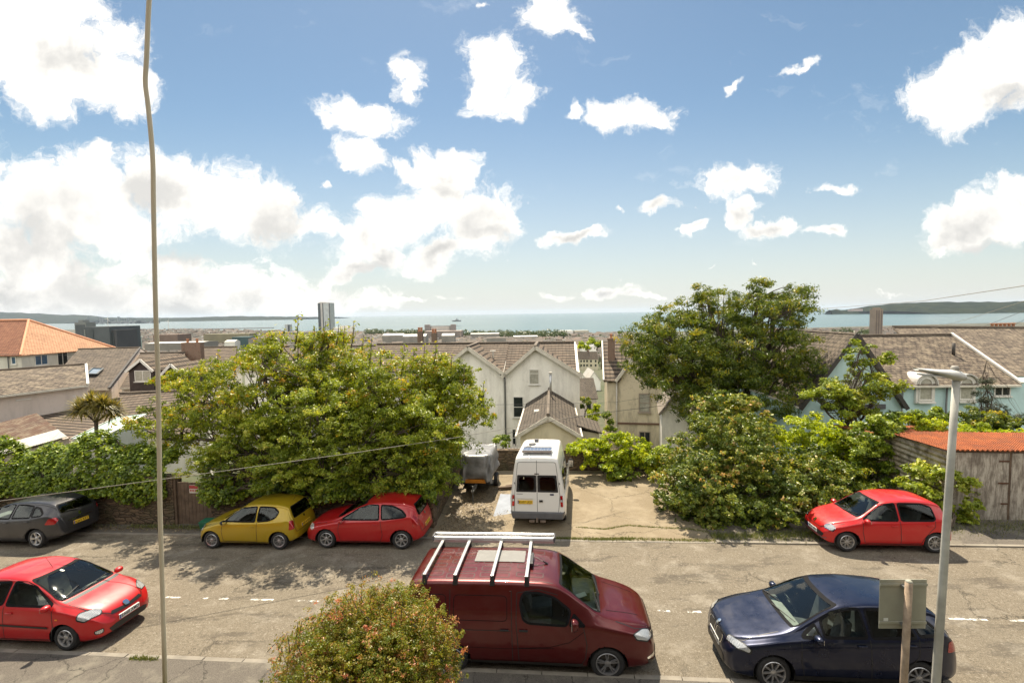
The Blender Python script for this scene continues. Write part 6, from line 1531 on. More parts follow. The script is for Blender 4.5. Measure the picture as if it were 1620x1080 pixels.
# flexible solar sheet, roof bars, awning pair
M_SOL = simple('grey solar sheet', (.20, .195, .18), .45, vary=.08, scale=4)
mb = MB(); z_ = 1.965
sol = c.patch('solar_sheet', roundpoly([(c.X(2.62), -.02), (c.X(3.72), -.02), (c.X(3.72), .52), (c.X(2.62), .52)], .02, 2), c.fr('top'), M_SOL, off=.012, thick=.004)
M_BAR = simple('silver roof bar', (.62, .62, .61), .30, .75, vary=.06); 
rack_x = (2.52, 3.22, 3.98, 4.62)
for q in rack_x:
    b_ = MB().obox((c.X(q), 0, 2.055), (.035, 0, 0), (0, .80, 0), (0, 0, .018)).build('roof_bar', M_BAR, c.root, bevel=.008)
    for sd_ in (1, -1):
        MB().hexa([(c.X(q)-.05, sd_*.80-.04, 1.86), (c.X(q)+.05, sd_*.80-.04, 1.86), (c.X(q)+.05, sd_*.80+.04, 1.86), (c.X(q)-.05, sd_*.80+.04, 1.86)],
                  [(c.X(q)-.035, sd_*.78-.03, 2.06), (c.X(q)+.035, sd_*.78-.03, 2.06), (c.X(q)+.035, sd_*.78+.03, 2.06), (c.X(q)-.035, sd_*.78+.03, 2.06)]).build('bar_foot', M_BLK, b_, bevel=.01)
van = c
MB().obox((c.X(2.46), .0, 2.03), (.04, 0, 0), (0, .25, 0), (0, 0, .03)).build('cable_box', M_BLK, c.root, bevel=.008)
# awning cassette on the far side of the roof (the van's left, +y)
aw = MB(); x0, x1 = c.X(1.98), c.X(4.86)
for (yy, zz) in ((.85, 2.10), (1.03, 2.12)):
    aw.tube([(x0, yy, zz), (x1, yy, zz)], .046, 14)
aw.obox(((x0+x1)/2, .84, 2.045), ((x0-x1)/2, 0, 0), (0, .045, 0), (0, 0, .03))
awn = aw.build('awning_cassette', M_BAR, c.root, smooth=False, autosmooth=40)
for xx in (x0, x1): MB().obox((xx, .92, 2.10), (.025, 0, 0), (0, .13, 0), (0, 0, .07)).build('end_cap', M_GRYP, awn, bevel=.015)
u, v = from_contact(961.5, 1071, c, 1, 1); c.place(base(u, v+.85, .0), UD, sz=.945)
tag(c.root, 'dark red panel van with roof bars, solar sheet and silver rolled awning in the foreground', 'van', 'vans')

# ---------------- white high-roof van seen from behind on the forecourt
sp = dict(name='camper_van', L=5.23, fo=.93, wb=3.30, rw=.34, rarch=.40, fcut=.8, rcut=-2.0, tw=.21, crown=1.1,
    zt=[(0,.60),(.05,.86),(.15,.98),(.5,1.08),(.85,1.2),(1.0,1.28),(1.5,1.74),(1.8,2.0),(2.1,2.28),(2.4,2.40),(2.9,2.44),(4.8,2.42),(5.02,2.38),(5.10,2.26),(5.17,1.3),(5.21,.8),(5.23,.48)],
    zs=[(0,.52),(.15,.82),(.5,.94),(1.0,1.08),(2.0,1.16),(5.0,1.20),(5.16,1.1),(5.23,.44)],
    zb=[(0,.32),(.2,.26),(.8,.25),(4.6,.28),(5.1,.36),(5.23,.40)],
    w=[(0,.6),(.05,.75),(.2,.86),(.6,.95),(1.2,.985),(4.7,.985),(5.05,.96),(5.15,.93),(5.23,.88)],
    wt=[(0,.5),(.3,.68),(.9,.78),(1.5,.76),(2.2,.73),(2.9,.74),(4.9,.745),(5.08,.745),(5.16,.78),(5.23,.80)])
c = Car(sp)
c.window('windscreen', [(-.74,1.28),(.74,1.28),(.66,1.98),(-.66,1.98)], 'front', 1, M_GL_F, .08, .05)
for sd_ in (1, -1):
    c.window('rear_window', [(.09,1.30),(.66,1.30),(.62,1.74),(.09,1.74)], 'rear', sd_, M_GL_S, .11, .03)
c.sidewin([(1.35,1.18),(1.62,1.60),(1.9,1.78),(2.25,1.80),(2.30,1.20)], r=.08)
c.sidewin([(2.65,1.24),(2.65,1.80),(3.75,1.80),(3.75,1.24)], r=.07, glass=M_GL_D)
c.sidewin([(3.95,1.24),(3.95,1.80),(4.85,1.80),(4.85,1.24)], r=.07, glass=M_GL_D)
c.finish(WHT)
c.seams([('rear', [(0,.50),(0,2.28)], (1,)), ('rear', roundpoly([(-.80,.55),(.80,.55),(.78,1.2),(.66,2.22),(-.66,2.22),(-.78,1.2)], .08, 4)+[(-.80+.08,.55)], (1,)),
   ('side', [(2.42,1.9),(2.42,.34)], (1, -1)), ('side', [(3.86,1.9),(3.86,.34)], (1, -1)), ('side', [(2.4,2.0),(5.0,2.02)], (1, -1)), ('side', [(1.3,1.1),(1.25,.4),(2.42,.34)], (1, -1))], wd=.014)
for sd_ in (1, -1):     # dark printed surround of the rear windows
    mb = MB(); P = roundpoly([(.02,1.24),(.73,1.24),(.68,1.80),(.02,1.80)], .03, 3); Pi = roundpoly([(.09,1.30),(.66,1.30),(.62,1.74),(.09,1.74)], .11, 3)
    fr = c.fr('rear', sd_)
    a = [c.hit(fr, p, .004) for p in P]; b = [c.hit(fr, p, .004) for p in Pi]
    n = len(P)
    for i in range(n):
        q = [a[i], a[(i+1) % n], b[(i+1) % n], b[i]]
        if None in q: continue
        mb.poly(q if sd_ > 0 else q[::-1])
    mb.build('window_surround', M_BLK, c.root)
    c.panel('tail_light', 'rear', [(.80,.78),(.885,.78),(.872,1.14),(.79,1.14)], M_TAIL, .02, .012, side=sd_, thick=.01)
    c.panel('reversing_lens', 'rear', [(.80,.94),(.875,.94),(.87,1.01),(.80,1.01)], M_HEAD, .01, .026, side=sd_)
    c.panel('door_hinge', 'rear', [(.76,1.50),(.79,1.50),(.79,1.56),(.76,1.56)], M_GRYP, .005, .012, side=sd_, thick=.01)
bp_ = MB(); bp_.hexa([(c.X(5.10),-.92,.38),(c.X(5.30),-.86,.38),(c.X(5.30),.86,.38),(c.X(5.10),.92,.38)][::-1], [(c.X(5.10),-.96,.62),(c.X(5.29),-.88,.60),(c.X(5.29),.88,.60),(c.X(5.10),.96,.62)][::-1])
bp_.build('bumper', M_GRYP, c.root, bevel=.03)
tb = MB(); tb.box(c.X(5.5),-.03,.36,c.X(5.15),.03,.42); tb.box(c.X(5.36),-.28,.30,c.X(5.30),-.10,.36); tb.box(c.X(5.36),.10,.30,c.X(5.30),.28,.36); tb.lathe([(0,.5),(.025,.49),(.025,.44),(.02,.42)], (c.X(5.46),0,0), seg=10)
tb.build('tow_bar', simple('rusty steel', (.16, .12, .09), .8, vary=.4, scale=20), c.root)
c.panel('door_handle', 'rear', [(.07,.93),(.19,.93),(.19,.99),(.07,.99)], M_BLK, .01, .012, thick=.02, side=-1)
c.panel('badge', 'rear', [(.44,1.15),(.58,1.15),(.58,1.20),(.44,1.20)], simple('blue oval badge', (.02,.03,.08), .3), .025, .014, side=-1)
c.panel('model_script', 'rear', [(.50,1.17),(.72,1.17),(.72,1.185),(.50,1.185)], M_GRYP, .004, .010, side=1)
c.panel('plate_lamp_bar', 'rear', [(.14,1.04),(.70,1.04),(.70,1.065),(.14,1.065)], WHT, .008, .014, side=1, thick=.02)
c.panel('brake_light', 'rear', [(-.08,1.83),(.08,1.83),(.08,1.86),(-.08,1.86)], M_BLK, .008, .012)
c.plate((c.X(5.22), .42, .92), 'KU07 LKX', M_PY, blue=True)
for o_ in [x for x in bpy.data.objects if x.parent == c.root and x.name.startswith('number_plate')]: o_.location.x -= .012
c.mirror(1.55, 1.22, M_BLK, size=(.10,.2,.30), out=.08); c.wheels(6, False, spw=.05)
c.cabin(seatx=(.35,), rear=-1.2, dash=.95, dashz=1.12, zf=.55, y=.45, hs=.66, seatmat=simple('tan cushions', (.35, .22, .10), .9))
rz_ = 2.45
pv = MB(); pv.box(c.X(4.86),-.50,rz_+.06,c.X(4.36),.50,rz_+.095)
pv_m = None
m, t, o = newmat('solar cells'); uvn = t.add('ShaderNodeTexCoord').outputs['Object']
br = t.add('ShaderNodeTexBrick'); br.offset = 0; br.inputs['Scale'].default_value = 1.0; br.inputs['Brick Width'].default_value = .125; br.inputs['Row Height'].default_value = .125; br.inputs['Mortar Size'].default_value = .004
br.inputs['Color1'].default_value = (.02,.03,.09,1); br.inputs['Color2'].default_value = (.03,.05,.13,1); br.inputs['Mortar'].default_value = (.5,.5,.52,1)
t.link(uvn, br.inputs[0]); pbr(t, o, br.outputs[0], .15, .0, coat=1.0)
pvo = pv.build('solar_panel', m, c.root)
fr_ = MB()
for (a, b, cc, d) in ((4.88,-.52,4.85,.52),(4.37,-.52,4.34,.52)): fr_.box(c.X(a),b,rz_+.03,c.X(cc),d,rz_+.11)
for yy in (-.52, .50): fr_.box(c.X(4.85),yy,rz_+.03,c.X(4.37),yy+.02,rz_+.108)
fr_.build('panel_frame', M_BAR, pvo)
MB().lathe([(.14,rz_-.02),(.13,rz_+.03),(.06,rz_+.05),(0,rz_+.05)], (c.X(3.5),.30,0), seg=16).build('roof_vent', M_GRYP, c.root, smooth=True)
MB().box(c.X(4.15),.28,rz_-.02,c.X(3.98),.48,rz_+.06).build('cable_gland', M_BLK, c.root, bevel=.02)
MB().box(c.X(3.1),.10,rz_-.02,c.X(3.0),.26,rz_+.10).build('aerial_block', M_GRYP, c.root, bevel=.02)
camper = c
fd = Vector((.1455, .989, 0)); p_ = Vector((.80, 15.93, 0))+fd*2.65; p_.z = G(p_.x, p_.y)+.014
c.place(p_, fd, sz=1.04)
tag(c.root, 'white high roof van seen from behind on the forecourt, solar panel on top', 'van', 'vans')
# ================================================================== vegetation
def leafmat(name, dark, mid_, light, tip=None, trans=.38):
    if name in MATS: return MATS[name]
    m, t, o = newmat(name)
    at_ = t.add('ShaderNodeAttribute', attribute_name='tint'); f = at_.outputs['Fac']
    stops = [(0, dark), (.5, mid_), (.86, light)] + ([(1.0, tip)] if tip else [])
    c = t.ramp(f, stops)
    b = t.add('ShaderNodeBsdfPrincipled'); t.link(c, b.inputs['Base Color']); b.inputs['Roughness'].default_value = .42; b.inputs['Specular IOR Level'].default_value = .45
    tr = t.add('ShaderNodeBsdfTranslucent'); t.link(t.vm('MULTIPLY', c, (1.7, 1.55, .75)), tr.inputs[0])
    mx = t.add('ShaderNodeMixShader'); mx.inputs[0].default_value = trans; t.link(b.outputs[0], mx.inputs[1]); t.link(tr.outputs[0], mx.inputs[2]); t.link(mx.outputs[0], o.inputs[0])
    MATS[name] = m; return m
L_CHERRY = leafmat('cherry leaf', (.088,.135,.009), (.212,.265,.014), (.401,.413,.023), (.590,.318,.035))
L_LAUREL = leafmat('light green leaf', (.100,.153,.011), (.230,.295,.023), (.424,.472,.059), (.590,.566,.153))
L_ASH = leafmat('dark ash leaf', (.037,.070,.008), (.100,.147,.012), (.259,.283,.023), (.448,.354,.035), .36)
L_IVY = leafmat('ivy leaf', (.059,.106,.009), (.159,.230,.016), (.377,.448,.041), None, .34)
L_SYC = leafmat('sycamore leaf', (.049,.088,.011), (.129,.177,.021), (.342,.365,.059), (.566,.377,.141), .34)
L_BRT = leafmat('bright lime leaf', (.129,.188,.009), (.306,.389,.014), (.542,.590,.029), None, .46)
L_RUST = leafmat('russet shrub leaf', (.10,.145,.010), (.22,.24,.020), (.36,.24,.05), (.52,.19,.10), .36)
L_CON = leafmat('conifer needle', (.025,.040,.018), (.05,.07,.03), (.09,.10,.05), None, .15)
L_PALM = leafmat('palm blade', (.10,.10,.02), (.20,.18,.04), (.34,.27,.08), None, .35)
L_FAR = leafmat('far leaf', (.030,.050,.014), (.055,.080,.02), (.09,.115,.03), None, .2)
M_BARK = simple('bark', (.095,.075,.055), .9, vary=.35, scale=5, bmp=.8)

def leaves(name, P, N, size, mat, parent=None, aspect=.5, tint=None, seed=0, up=0.35, fold=.25):
    """many small folded leaves: P positions (n,3), N preferred facing (n,3)"""
    g = np.random.default_rng(seed+11); n = len(P)
    d = N + g.normal(0, .75, (n, 3)); d[:, 2] += up; d /= np.linalg.norm(d, axis=1)[:, None]+1e-9
    a = g.normal(0, 1, (n, 3)); a -= d*(a*d).sum(1)[:, None]; a /= np.linalg.norm(a, axis=1)[:, None]+1e-9
    b = np.cross(d, a); s = size*g.uniform(.65, 1.25, n)[:, None]
    w = s*aspect
    tip = P+a*s; base_ = P-a*s*.6; l = P+b*w*.8-d*w*fold; r = P-b*w*.8-d*w*fold
    V = np.stack([base_, l, tip, r], 1).reshape(-1, 3)
    idx = np.arange(n)*4
    T = np.stack([idx, idx+1, idx+2, idx, idx+2, idx+3], 1).reshape(-1)
    me = bpy.data.meshes.new(name); me.vertices.add(4*n); me.vertices.foreach_set('co', V.ravel())
    me.loops.add(6*n); me.loops.foreach_set('vertex_index', T.astype(np.int32)); me.polygons.add(2*n)
    me.polygons.foreach_set('loop_start', np.arange(2*n, dtype=np.int32)*3); me.polygons.foreach_set('loop_total', np.full(2*n, 3, dtype=np.int32))
    at_ = me.attributes.new('tint', 'FLOAT', 'POINT'); tt = tint if tint is not None else g.uniform(0, 1, n)
    at_.data.foreach_set('value', np.repeat(np.clip(tt, 0, 1), 4).astype(np.float32))
    me.materials.append(mat); me.update(); me.validate()
    return link(bpy.data.objects.new(name, me), parent)

def crown_points(ells, n_cl, per, cl_r, g, fill=.55, gap=.25, bv=.12):
    """leaf sprays gathered on boughs that fill a few overlapping lumps, so the crown has clumps and gaps"""
    vol = np.array([(r[0]*r[1]*r[2])**.67 for c, r in ells]); pr = vol/vol.sum()
    nb = max(6, int(n_cl/7.5)); ks = g.choice(len(ells), nb, p=pr); B, S = [], []
    for k in ks:
        c, r = ells[k]; v = g.normal(0, 1, 3); v[2] = v[2]*.9+.1; v /= np.linalg.norm(v); q = g.uniform(fill, 1.0)**.6
        B.append(np.array(c)+v*np.array(r)*q*(1+g.normal(0, .09))); S.append((v, min(r)))
    ib = g.integers(0, nb, n_cl); C = np.empty((n_cl, 3)); R_ = np.empty((n_cl, 3))
    for i, k in enumerate(ib):
        v, mr = S[k]; w = g.normal(0, 1, 3); w /= np.linalg.norm(w); sp_ = min(.55, .28*mr+.08)
        C[i] = B[k]+w*np.array([1.15, 1.15, .62])*sp_*g.uniform(.25, 1)**.6+v*g.uniform(0, .12); R_[i] = v*.5+w*.6+np.array([0, 0, .2])
    m = n_cl; j = g.normal(0, 1, (m, per, 3)); j /= np.linalg.norm(j, axis=2)[:, :, None]; rad = cl_r*.72*g.uniform(.1, 1, (m, per, 1))**.6*g.uniform(.5, 1.4, (m, 1, 1))
    P = C[:, None, :]+j*rad*np.array([1, 1, .7]); Nn = R_[:, None, :]*.8+j*.6
    bt = g.normal(0, bv, nb)[ib][:, None]
    ct = g.normal(.46, .13, (m, 1))+bt; tint = ct+g.normal(0, .15, (m, per))+R_[:, None, 2]*.10
    return P.reshape(-1, 3), Nn.reshape(-1, 3), tint.reshape(-1), C
def limb(mb, a, b, r0, r1, g, n=5, wob=.08):
    a, b = Vector(a), Vector(b); L_ = (b-a).length; pts = []; 
    for k in range(n+1):
        s_ = k/n; p = a.lerp(b, s_)
        if 0 < k < n: p += Vector(g.normal(0, wob*L_*.35, 3))
        p.z += math.sin(s_*math.pi)*L_*.05; pts.append(p)
    mb.tube(pts, [r0+(r1-r0)*k/n for k in range(n+1)], 7); return pts
def tree(name, label, base_, ells, n_cl, per, cl_r, size, mat, cat='tree', trunk=.22, seed=1, group=None, aspect=.5, fill=.5, fork=.35, twigs=26, stems=1, up=.35, bv=.12):
    """ells: (centre Vector, (rx, ry, rz)) in world metres"""
    g = np.random.default_rng(seed); base_ = Vector(base_)
    root = empty(name, base_); o = np.array(base_)
    el = [((np.array(c)-o), r) for c, r in ells]
    P, Nn, tt, C = crown_points(el, n_cl, per, cl_r, g, fill, bv=bv)
    leaves('crown' if cat == 'tree' else 'foliage', P, Nn, size, mat, root, aspect, tt, seed, up)
    mb = MB()
    ctr = np.mean([c for c, r in el], axis=0)
    fk = Vector((ctr[0]*fork, ctr[1]*fork, max(.3, ctr[2]*fork*1.2)))
    for st in range(stems):
        off = Vector((0, 0, 0)) if stems == 1 else Vector((g.normal(0, .25), g.normal(0, .2), 0))
        pts = limb(mb, off-Vector((0,0,.3)), fk+off*1.5, trunk, trunk*.72, g, 5, .05)
        for c, r in (el if stems == 1 else [el[st % len(el)]]):
            q = Vector(c)-Vector((0, 0, r[2]*.35)); pp = limb(mb, pts[-1], q, trunk*.5, trunk*.22, g, 6)
            near = C[np.argsort(((C-np.array(c))**2).sum(1))[:400]]
            for k in range(twigs):
                t_ = Vector(near[g.integers(len(near))]); limb(mb, pp[g.integers(2, 7)], t_, trunk*.13, trunk*.03, g, 4)
    mb.build('trunk' if cat == 'tree' else 'stems', M_BARK, root, smooth=True)
    return tag(root, label, cat, group)
def E(px, py, D, rx, ry, dep):                             # a lump of crown: pixel centre and radii, depth in metres
    c = at(px, py, D); return (c, (rx/F*D, dep, ry/F*D))
def gz(x, y): return terr(x, y)
def basept(px, D):
    p = at(px, 600, D); return Vector((p.x, p.y, gz(p.x, p.y)))

# big trees behind the left wall
tree('cherry_tree', 'tall loose tree left of centre with reddish tipped leaves, bare upright shoots on top', basept(440, 19.6),
     [E(470,560,19.2,75,42,1.9), E(390,600,19.0,80,50,1.9), E(330,650,18.6,70,50,1.7), E(530,600,19,70,60,1.9), E(450,640,18.2,95,60,1.9), E(290,610,20,45,28,1.2), E(255,680,19,55,40,1.3), E(520,540,19.4,38,20,1.0), E(430,575,17.3,60,30,1.0)],
     2500, 30, .26, .064, L_CHERRY, trunk=.22, seed=3, fill=.35, twigs=24)
tree('cherry_tree', 'broad bushy tree nearest the white gabled houses, hanging over the forecourt wall', basept(650, 19),
     [E(640,620,18.4,95,58,1.9), E(700,650,18.4,72,55,1.7), E(600,660,18,85,65,1.9), E(660,700,17.4,90,50,1.4), E(720,620,19,42,42,1.3), E(560,620,18.6,60,50,1.5), E(700,590,19,40,24,1.0), E(590,600,17.0,50,30,.9)],
     3000, 30, .26, .063, L_CHERRY, trunk=.21, seed=5, fill=.35, twigs=22)
tree('laurel_tree', 'low spreading pale green tree drooping over the stone wall above the yellow car', basept(470, 17.6),
     [E(400,700,17.0,85,48,1.1), E(480,690,17.0,90,52,1.2), E(560,700,16.9,85,56,1.2), E(620,730,16.6,80,44,1.0), E(350,730,16.9,60,36,.9), E(520,745,16.2,85,30,.7), E(440,745,16.3,70,26,.7), E(670,750,16.4,42,32,.8), E(500,640,16.4,90,36,1.0), E(640,670,16.3,60,36,.9)],
     2800, 30, .21, .056, L_LAUREL, trunk=.16, seed=8, fill=.35, twigs=16)
# straight upright shoots over the crown
g_ = np.random.default_rng(4); mb = MB(); Pl_, Nl_ = [], []
sh = empty('tree_shoots', at(505, 560, 19.2)); o_ = np.array(sh.location)
for px_, y0_, y1_ in ((472,540,497),(536,540,513),(498,545,516),(560,545,507),(575,560,530),(430,560,528),(620,580,556),(655,575,552),(690,570,545),(715,600,560),(515,540,508),(345,600,556),(375,590,548),(405,575,536),(545,550,515),(603,590,548),(640,582,546),(672,580,540),(735,612,578),(765,640,606),(300,615,582),(450,545,520),(588,575,535)):
    D_ = 19.2 if px_ < 600 else 18.4
    a, b = at(px_-6, y0_+14, D_), at(px_, y1_, D_); mb.tube([a-Vector(o_), (a+b)/2-Vector(o_)+Vector((.04,0,0)), b-Vector(o_)], [.03,.02,.01], 5)
    for k in range(44):
        s_ = g_.uniform(.15, 1.0); p = np.array(a)*(1-s_)+np.array(b)*s_-o_+g_.normal(0, .09, 3); Pl_.append(p); Nl_.append(g_.normal(0, 1, 3))
mb.build('stems', M_BARK, sh, smooth=True); leaves('foliage', np.array(Pl_), np.array(Nl_), .09, L_CHERRY, sh, .5, None, 4)
tag(sh, 'long leafy shoots standing up against the sea above the left trees', 'shoots')

# big dark tree on the right
tree('ash_tree', 'largest tree, dark green and dense, rising above the horizon right of centre', basept(1150, 26.5),
     [E(1060,520,26.5,70,42,2.4), E(1130,500,27,65,35,2.2), E(1215,500,26.5,70,42,2.3), E(1080,580,26,85,55,2.6), E(1170,570,26.5,80,60,2.8), E(1228,560,26,56,60,2.3), E(1025,550,26.5,42,50,1.8), E(1130,620,25.5,85,50,2.4), E(1200,465,27,22,22,1.0), E(1185,640,25,70,45,1.8), E(1238,600,26,40,40,1.5), E(1120,468,27,26,18,1.0), E(1250,480,27,30,26,1.2), E(1160,690,24.5,70,40,1.6)],
     4300, 28, .40, .108, L_ASH, trunk=.38, seed=21, aspect=.30, fill=.30, twigs=20, up=.1)
tree('sycamore_shrub', 'broad green and pinkish shrub spilling onto the right side of the forecourt', uv2(6.2, 18.0),
     [E(1090,770,17.2,52,50,1.5), E(1150,770,16.9,75,70,1.6), E(1215,790,16.7,75,55,1.5), E(1160,700,18.2,60,55,1.4), E(1250,760,17.4,45,42,1.2), E(1110,720,18.0,50,45,1.2), E(1130,820,16.3,55,30,.7), E(1200,825,16.2,65,28,.6)],
     3000, 26, .20, .063, L_SYC, cat='shrub', trunk=.08, seed=31, aspect=.75, fill=.5, twigs=10, stems=5)
tree('leafy_shrub', 'upright light green shrub growing up through the bottom of the big dark tree', uv2(6.8, 20.5),
     [E(1165,660,20.5,46,40,1.0), E(1120,650,20.6,30,40,.8), E(1195,690,20.5,40,40,1.0)],
     420, 22, .24, .085, L_SYC, cat='shrub', trunk=.07, seed=33, aspect=.7, stems=3, twigs=10)
tree('lime_shrub', 'bright lime green shrub growing over the parapet wall right of the white van', uv2(2.6, 22.7),
     [E(935,712,21.8,32,18,.7), E(975,708,21.8,42,22,.8), E(1010,722,21.8,32,24,.7), E(960,735,21.4,45,18,.5), E(1015,742,21.4,30,12,.5)],
     640, 26, .20, .07, L_BRT, cat='shrub', trunk=.05, seed=35, aspect=.7, stems=4, twigs=8)
tree('ivy_bush', 'dark low ivy on the forecourt wall between the lime shrub and the broad shrub', uv2(4.5, 22.4),
     [E(1000,745,21.2,50,12,.4), E(1045,728,21.0,22,26,.6)], 200, 24, .2, .07, L_IVY, cat='shrub', trunk=.03, seed=36, aspect=.8, stems=2, twigs=6)
tree('small_tree', 'open light green tree in front of the blue gable', basept(1345, 22),
     [E(1350,605,22,38,36,1.1), E(1375,565,22,24,22,.8), E(1395,610,22,22,24,.8), E(1325,630,22,28,20,.8), E(1350,645,21.8,34,16,.8), E(1290,628,22,26,10,.5), E(1362,550,22,9,10,.3)],
     560, 24, .25, .08, L_LAUREL, trunk=.12, seed=41, aspect=.6, fill=.45, twigs=20)
tree('yellow_green_bush', 'rounded yellow green bush between the big tree and the shed', uv2(10.2, 21.3),
     [E(1275,690,20.8,48,32,1.3), E(1250,715,20.2,42,34,1.2), E(1310,700,20.6,34,34,1.0)], 620, 26, .23, .072, L_BRT, cat='shrub', trunk=.08, seed=43, aspect=.7, stems=4, twigs=8)
tree('dark_bush', 'dense dark green bush filling the hollow behind the red city car', uv2(9.3, 19.0),
     [E(1280,750,18.6,50,46,1.2), E(1320,770,18.0,46,46,1.0), E(1345,730,19.4,36,44,1.0)], 620, 24, .24, .075, L_ASH, cat='shrub', trunk=.06, seed=45, aspect=.6, stems=4, twigs=8)
tree('ivy_clump', 'ivy clump climbing over the cladding where the two sheds meet', uv2(gu0-.2, gv0+3.2),
     [E(1385,690,18.8,34,34,.7), E(1380,740,18.5,30,40,.5), E(1400,670,19,22,14,.5)], 480, 26, .2, .065, L_IVY, cat='shrub', trunk=.05, seed=47, aspect=.8, stems=3, twigs=8)
tree('garden_shrub', 'light green shrub between the red city car and the garage doors', uv2(12.2, 16.4),
     [E(1475,765,16.2,40,34,.6), E(1510,790,15.8,26,50,.5), E(1450,790,16.0,28,24,.5)], 420, 20, .2, .08, L_LAUREL, cat='shrub', trunk=.05, seed=49, aspect=.75, stems=4, twigs=9)
tree('flowering_bush', 'low bush with a few pink flowers behind the red city car', uv2(10.0, 16.6),
     [E(1345,775,17.0,40,18,.6), E(1300,800,16.4,36,22,.5)], 200, 22, .2, .06, L_SYC, cat='shrub', trunk=.03, seed=50, aspect=.6, stems=3, twigs=6)
tree('hedge', 'clipped bright green hedge along the top of the garage', at(1530, 690, 19.5)-Vector((0,0,2.2)),
     [E(1440,672,20.5,40,9,.6), E(1500,676,20,40,9,.6), E(1560,684,19.5,40,10,.6), E(1615,694,19,40,10,.6)], 420, 24, .2, .06, L_BRT, cat='hedge', trunk=.04, seed=52, aspect=.7, stems=3, twigs=6)
tree('garden_bush', 'dark bush with rounded top below the left arched dormer', at(1440, 700, 22)-Vector((0,0,1.5)),
     [E(1435,660,22.5,26,10,.6), E(1470,661,22.5,30,12,.7)], 260, 24, .2, .07, L_IVY, cat='shrub', trunk=.05, seed=53, stems=3, twigs=6, aspect=.7)
tree('garden_bush', 'dense bush at the right edge below the small blue house window', at(1585, 720, 21)-Vector((0,0,1.5)),
     [E(1570,668,21.5,36,15,.7), E(1540,658,22,26,12,.7), E(1610,677,21,28,14,.7)], 380, 24, .22, .07, L_ASH, cat='shrub', trunk=.05, seed=54, stems=3, twigs=6, aspect=.6)
# thin conifer
root = tree('conifer', 'sparse dark conifer with a thin leading shoot in front of the small blue house window', basept(1560, 23),
     [E(1562,640,23,24,16,.6), E(1562,612,23,15,16,.45), E(1562,588,23,8,14,.3), E(1561,566,23,4,12,.15), E(1575,660,23,36,16,.9)], 200, 26, .2, .08, L_CON, trunk=.07, seed=56, aspect=.18, fill=.2, twigs=30)

# ivy over the left wall
def wall_ivy(u0, u1, name, label, seed, n, mat, vlo=15.62, vhi=17.6, zlo=1.3, zhi=2.75, size=.075):
    g = np.random.default_rng(seed); root = empty(name, uv2((u0+u1)/2, 16.6)); o = np.array(root.location); C = []; R_ = []
    while len(C) < n:
        u = g.uniform(u0, u1); a = g.uniform(-.35, math.pi*.62); bulge = 1+.18*math.sin(u*1.3)+.12*math.sin(u*3.1+1)
        v = (vlo+vhi)/2-math.cos(a)*(vhi-vlo)/2*bulge*g.uniform(.8, 1.02); z = zlo+(zhi-zlo)*max(-.12, math.sin(a))*bulge*g.uniform(.8, 1.03)
        if a < 0: z = zlo-g.uniform(0, .45)*(math.sin(u*1.9)*.5+.5)**2
        p = uv2(u, v, z); C.append(np.array(p)-o); R_.append([-.1*math.cos(a), -math.cos(a), max(0, math.sin(a))+.2])
    C = np.array(C); R_ = np.array(R_); per = 22; j = g.normal(0, 1, (n, per, 3)); j /= np.linalg.norm(j, axis=2)[:, :, None]
    P = C[:, None]+j*.2*g.uniform(.2, 1, (n, per, 1)); Nn = R_[:, None]+j*.5; tt = g.normal(.45, .17, (n, 1))+g.normal(0, .16, (n, per))
    leaves('foliage', P.reshape(-1, 3), Nn.reshape(-1, 3), size, mat, root, .8, tt.reshape(-1), seed, .35)
    mb = MB()
    for k in range(14):
        a_, b_ = C[g.integers(n)], C[g.integers(n)]
        if np.linalg.norm(a_-b_) < 4: limb(mb, a_-np.array([0,0,.1]), b_-np.array([0,0,.1]), .03, .012, g, 6)
    mb.build('stems', M_BARK, root, smooth=True); return tag(root, label, 'hedge')
wall_ivy(-34, -14.6, 'ivy_hedge', 'thick ivy hedge tumbling over the long wall above the dark grey car', 61, 3000, L_IVY, zhi=2.95)
wall_ivy(-13.0, -9.5, 'ivy_hedge', 'ivy over the wall just right of the plank gate', 62, 420, L_IVY)
wall_ivy(-9.5, -4.3, 'ivy_hedge', 'dark ivy capping the wall behind the red three door hatchback', 63, 520, L_IVY, zhi=2.3)
g = np.random.default_rng(66)  # ivy hanging at the corner of the side wall
tree('ivy_hedge', 'ivy curtain hanging down the corner of the wall at the forecourt entrance', uv2(-4.6, 15.9),
     [(uv2(-4.9, 16.1, 1.7), (.7,.5,.5)), (uv2(-4.6, 17.5, 1.8), (.5,1.3,.5)), (uv2(-4.7, 20, 1.9), (.5,1.6,.5)), (uv2(-4.6, 15.95, 1.1), (.35,.3,.6))], 420, 24, .2, .06, L_IVY, cat='hedge', trunk=.04, seed=66, aspect=.8, stems=3, twigs=8)

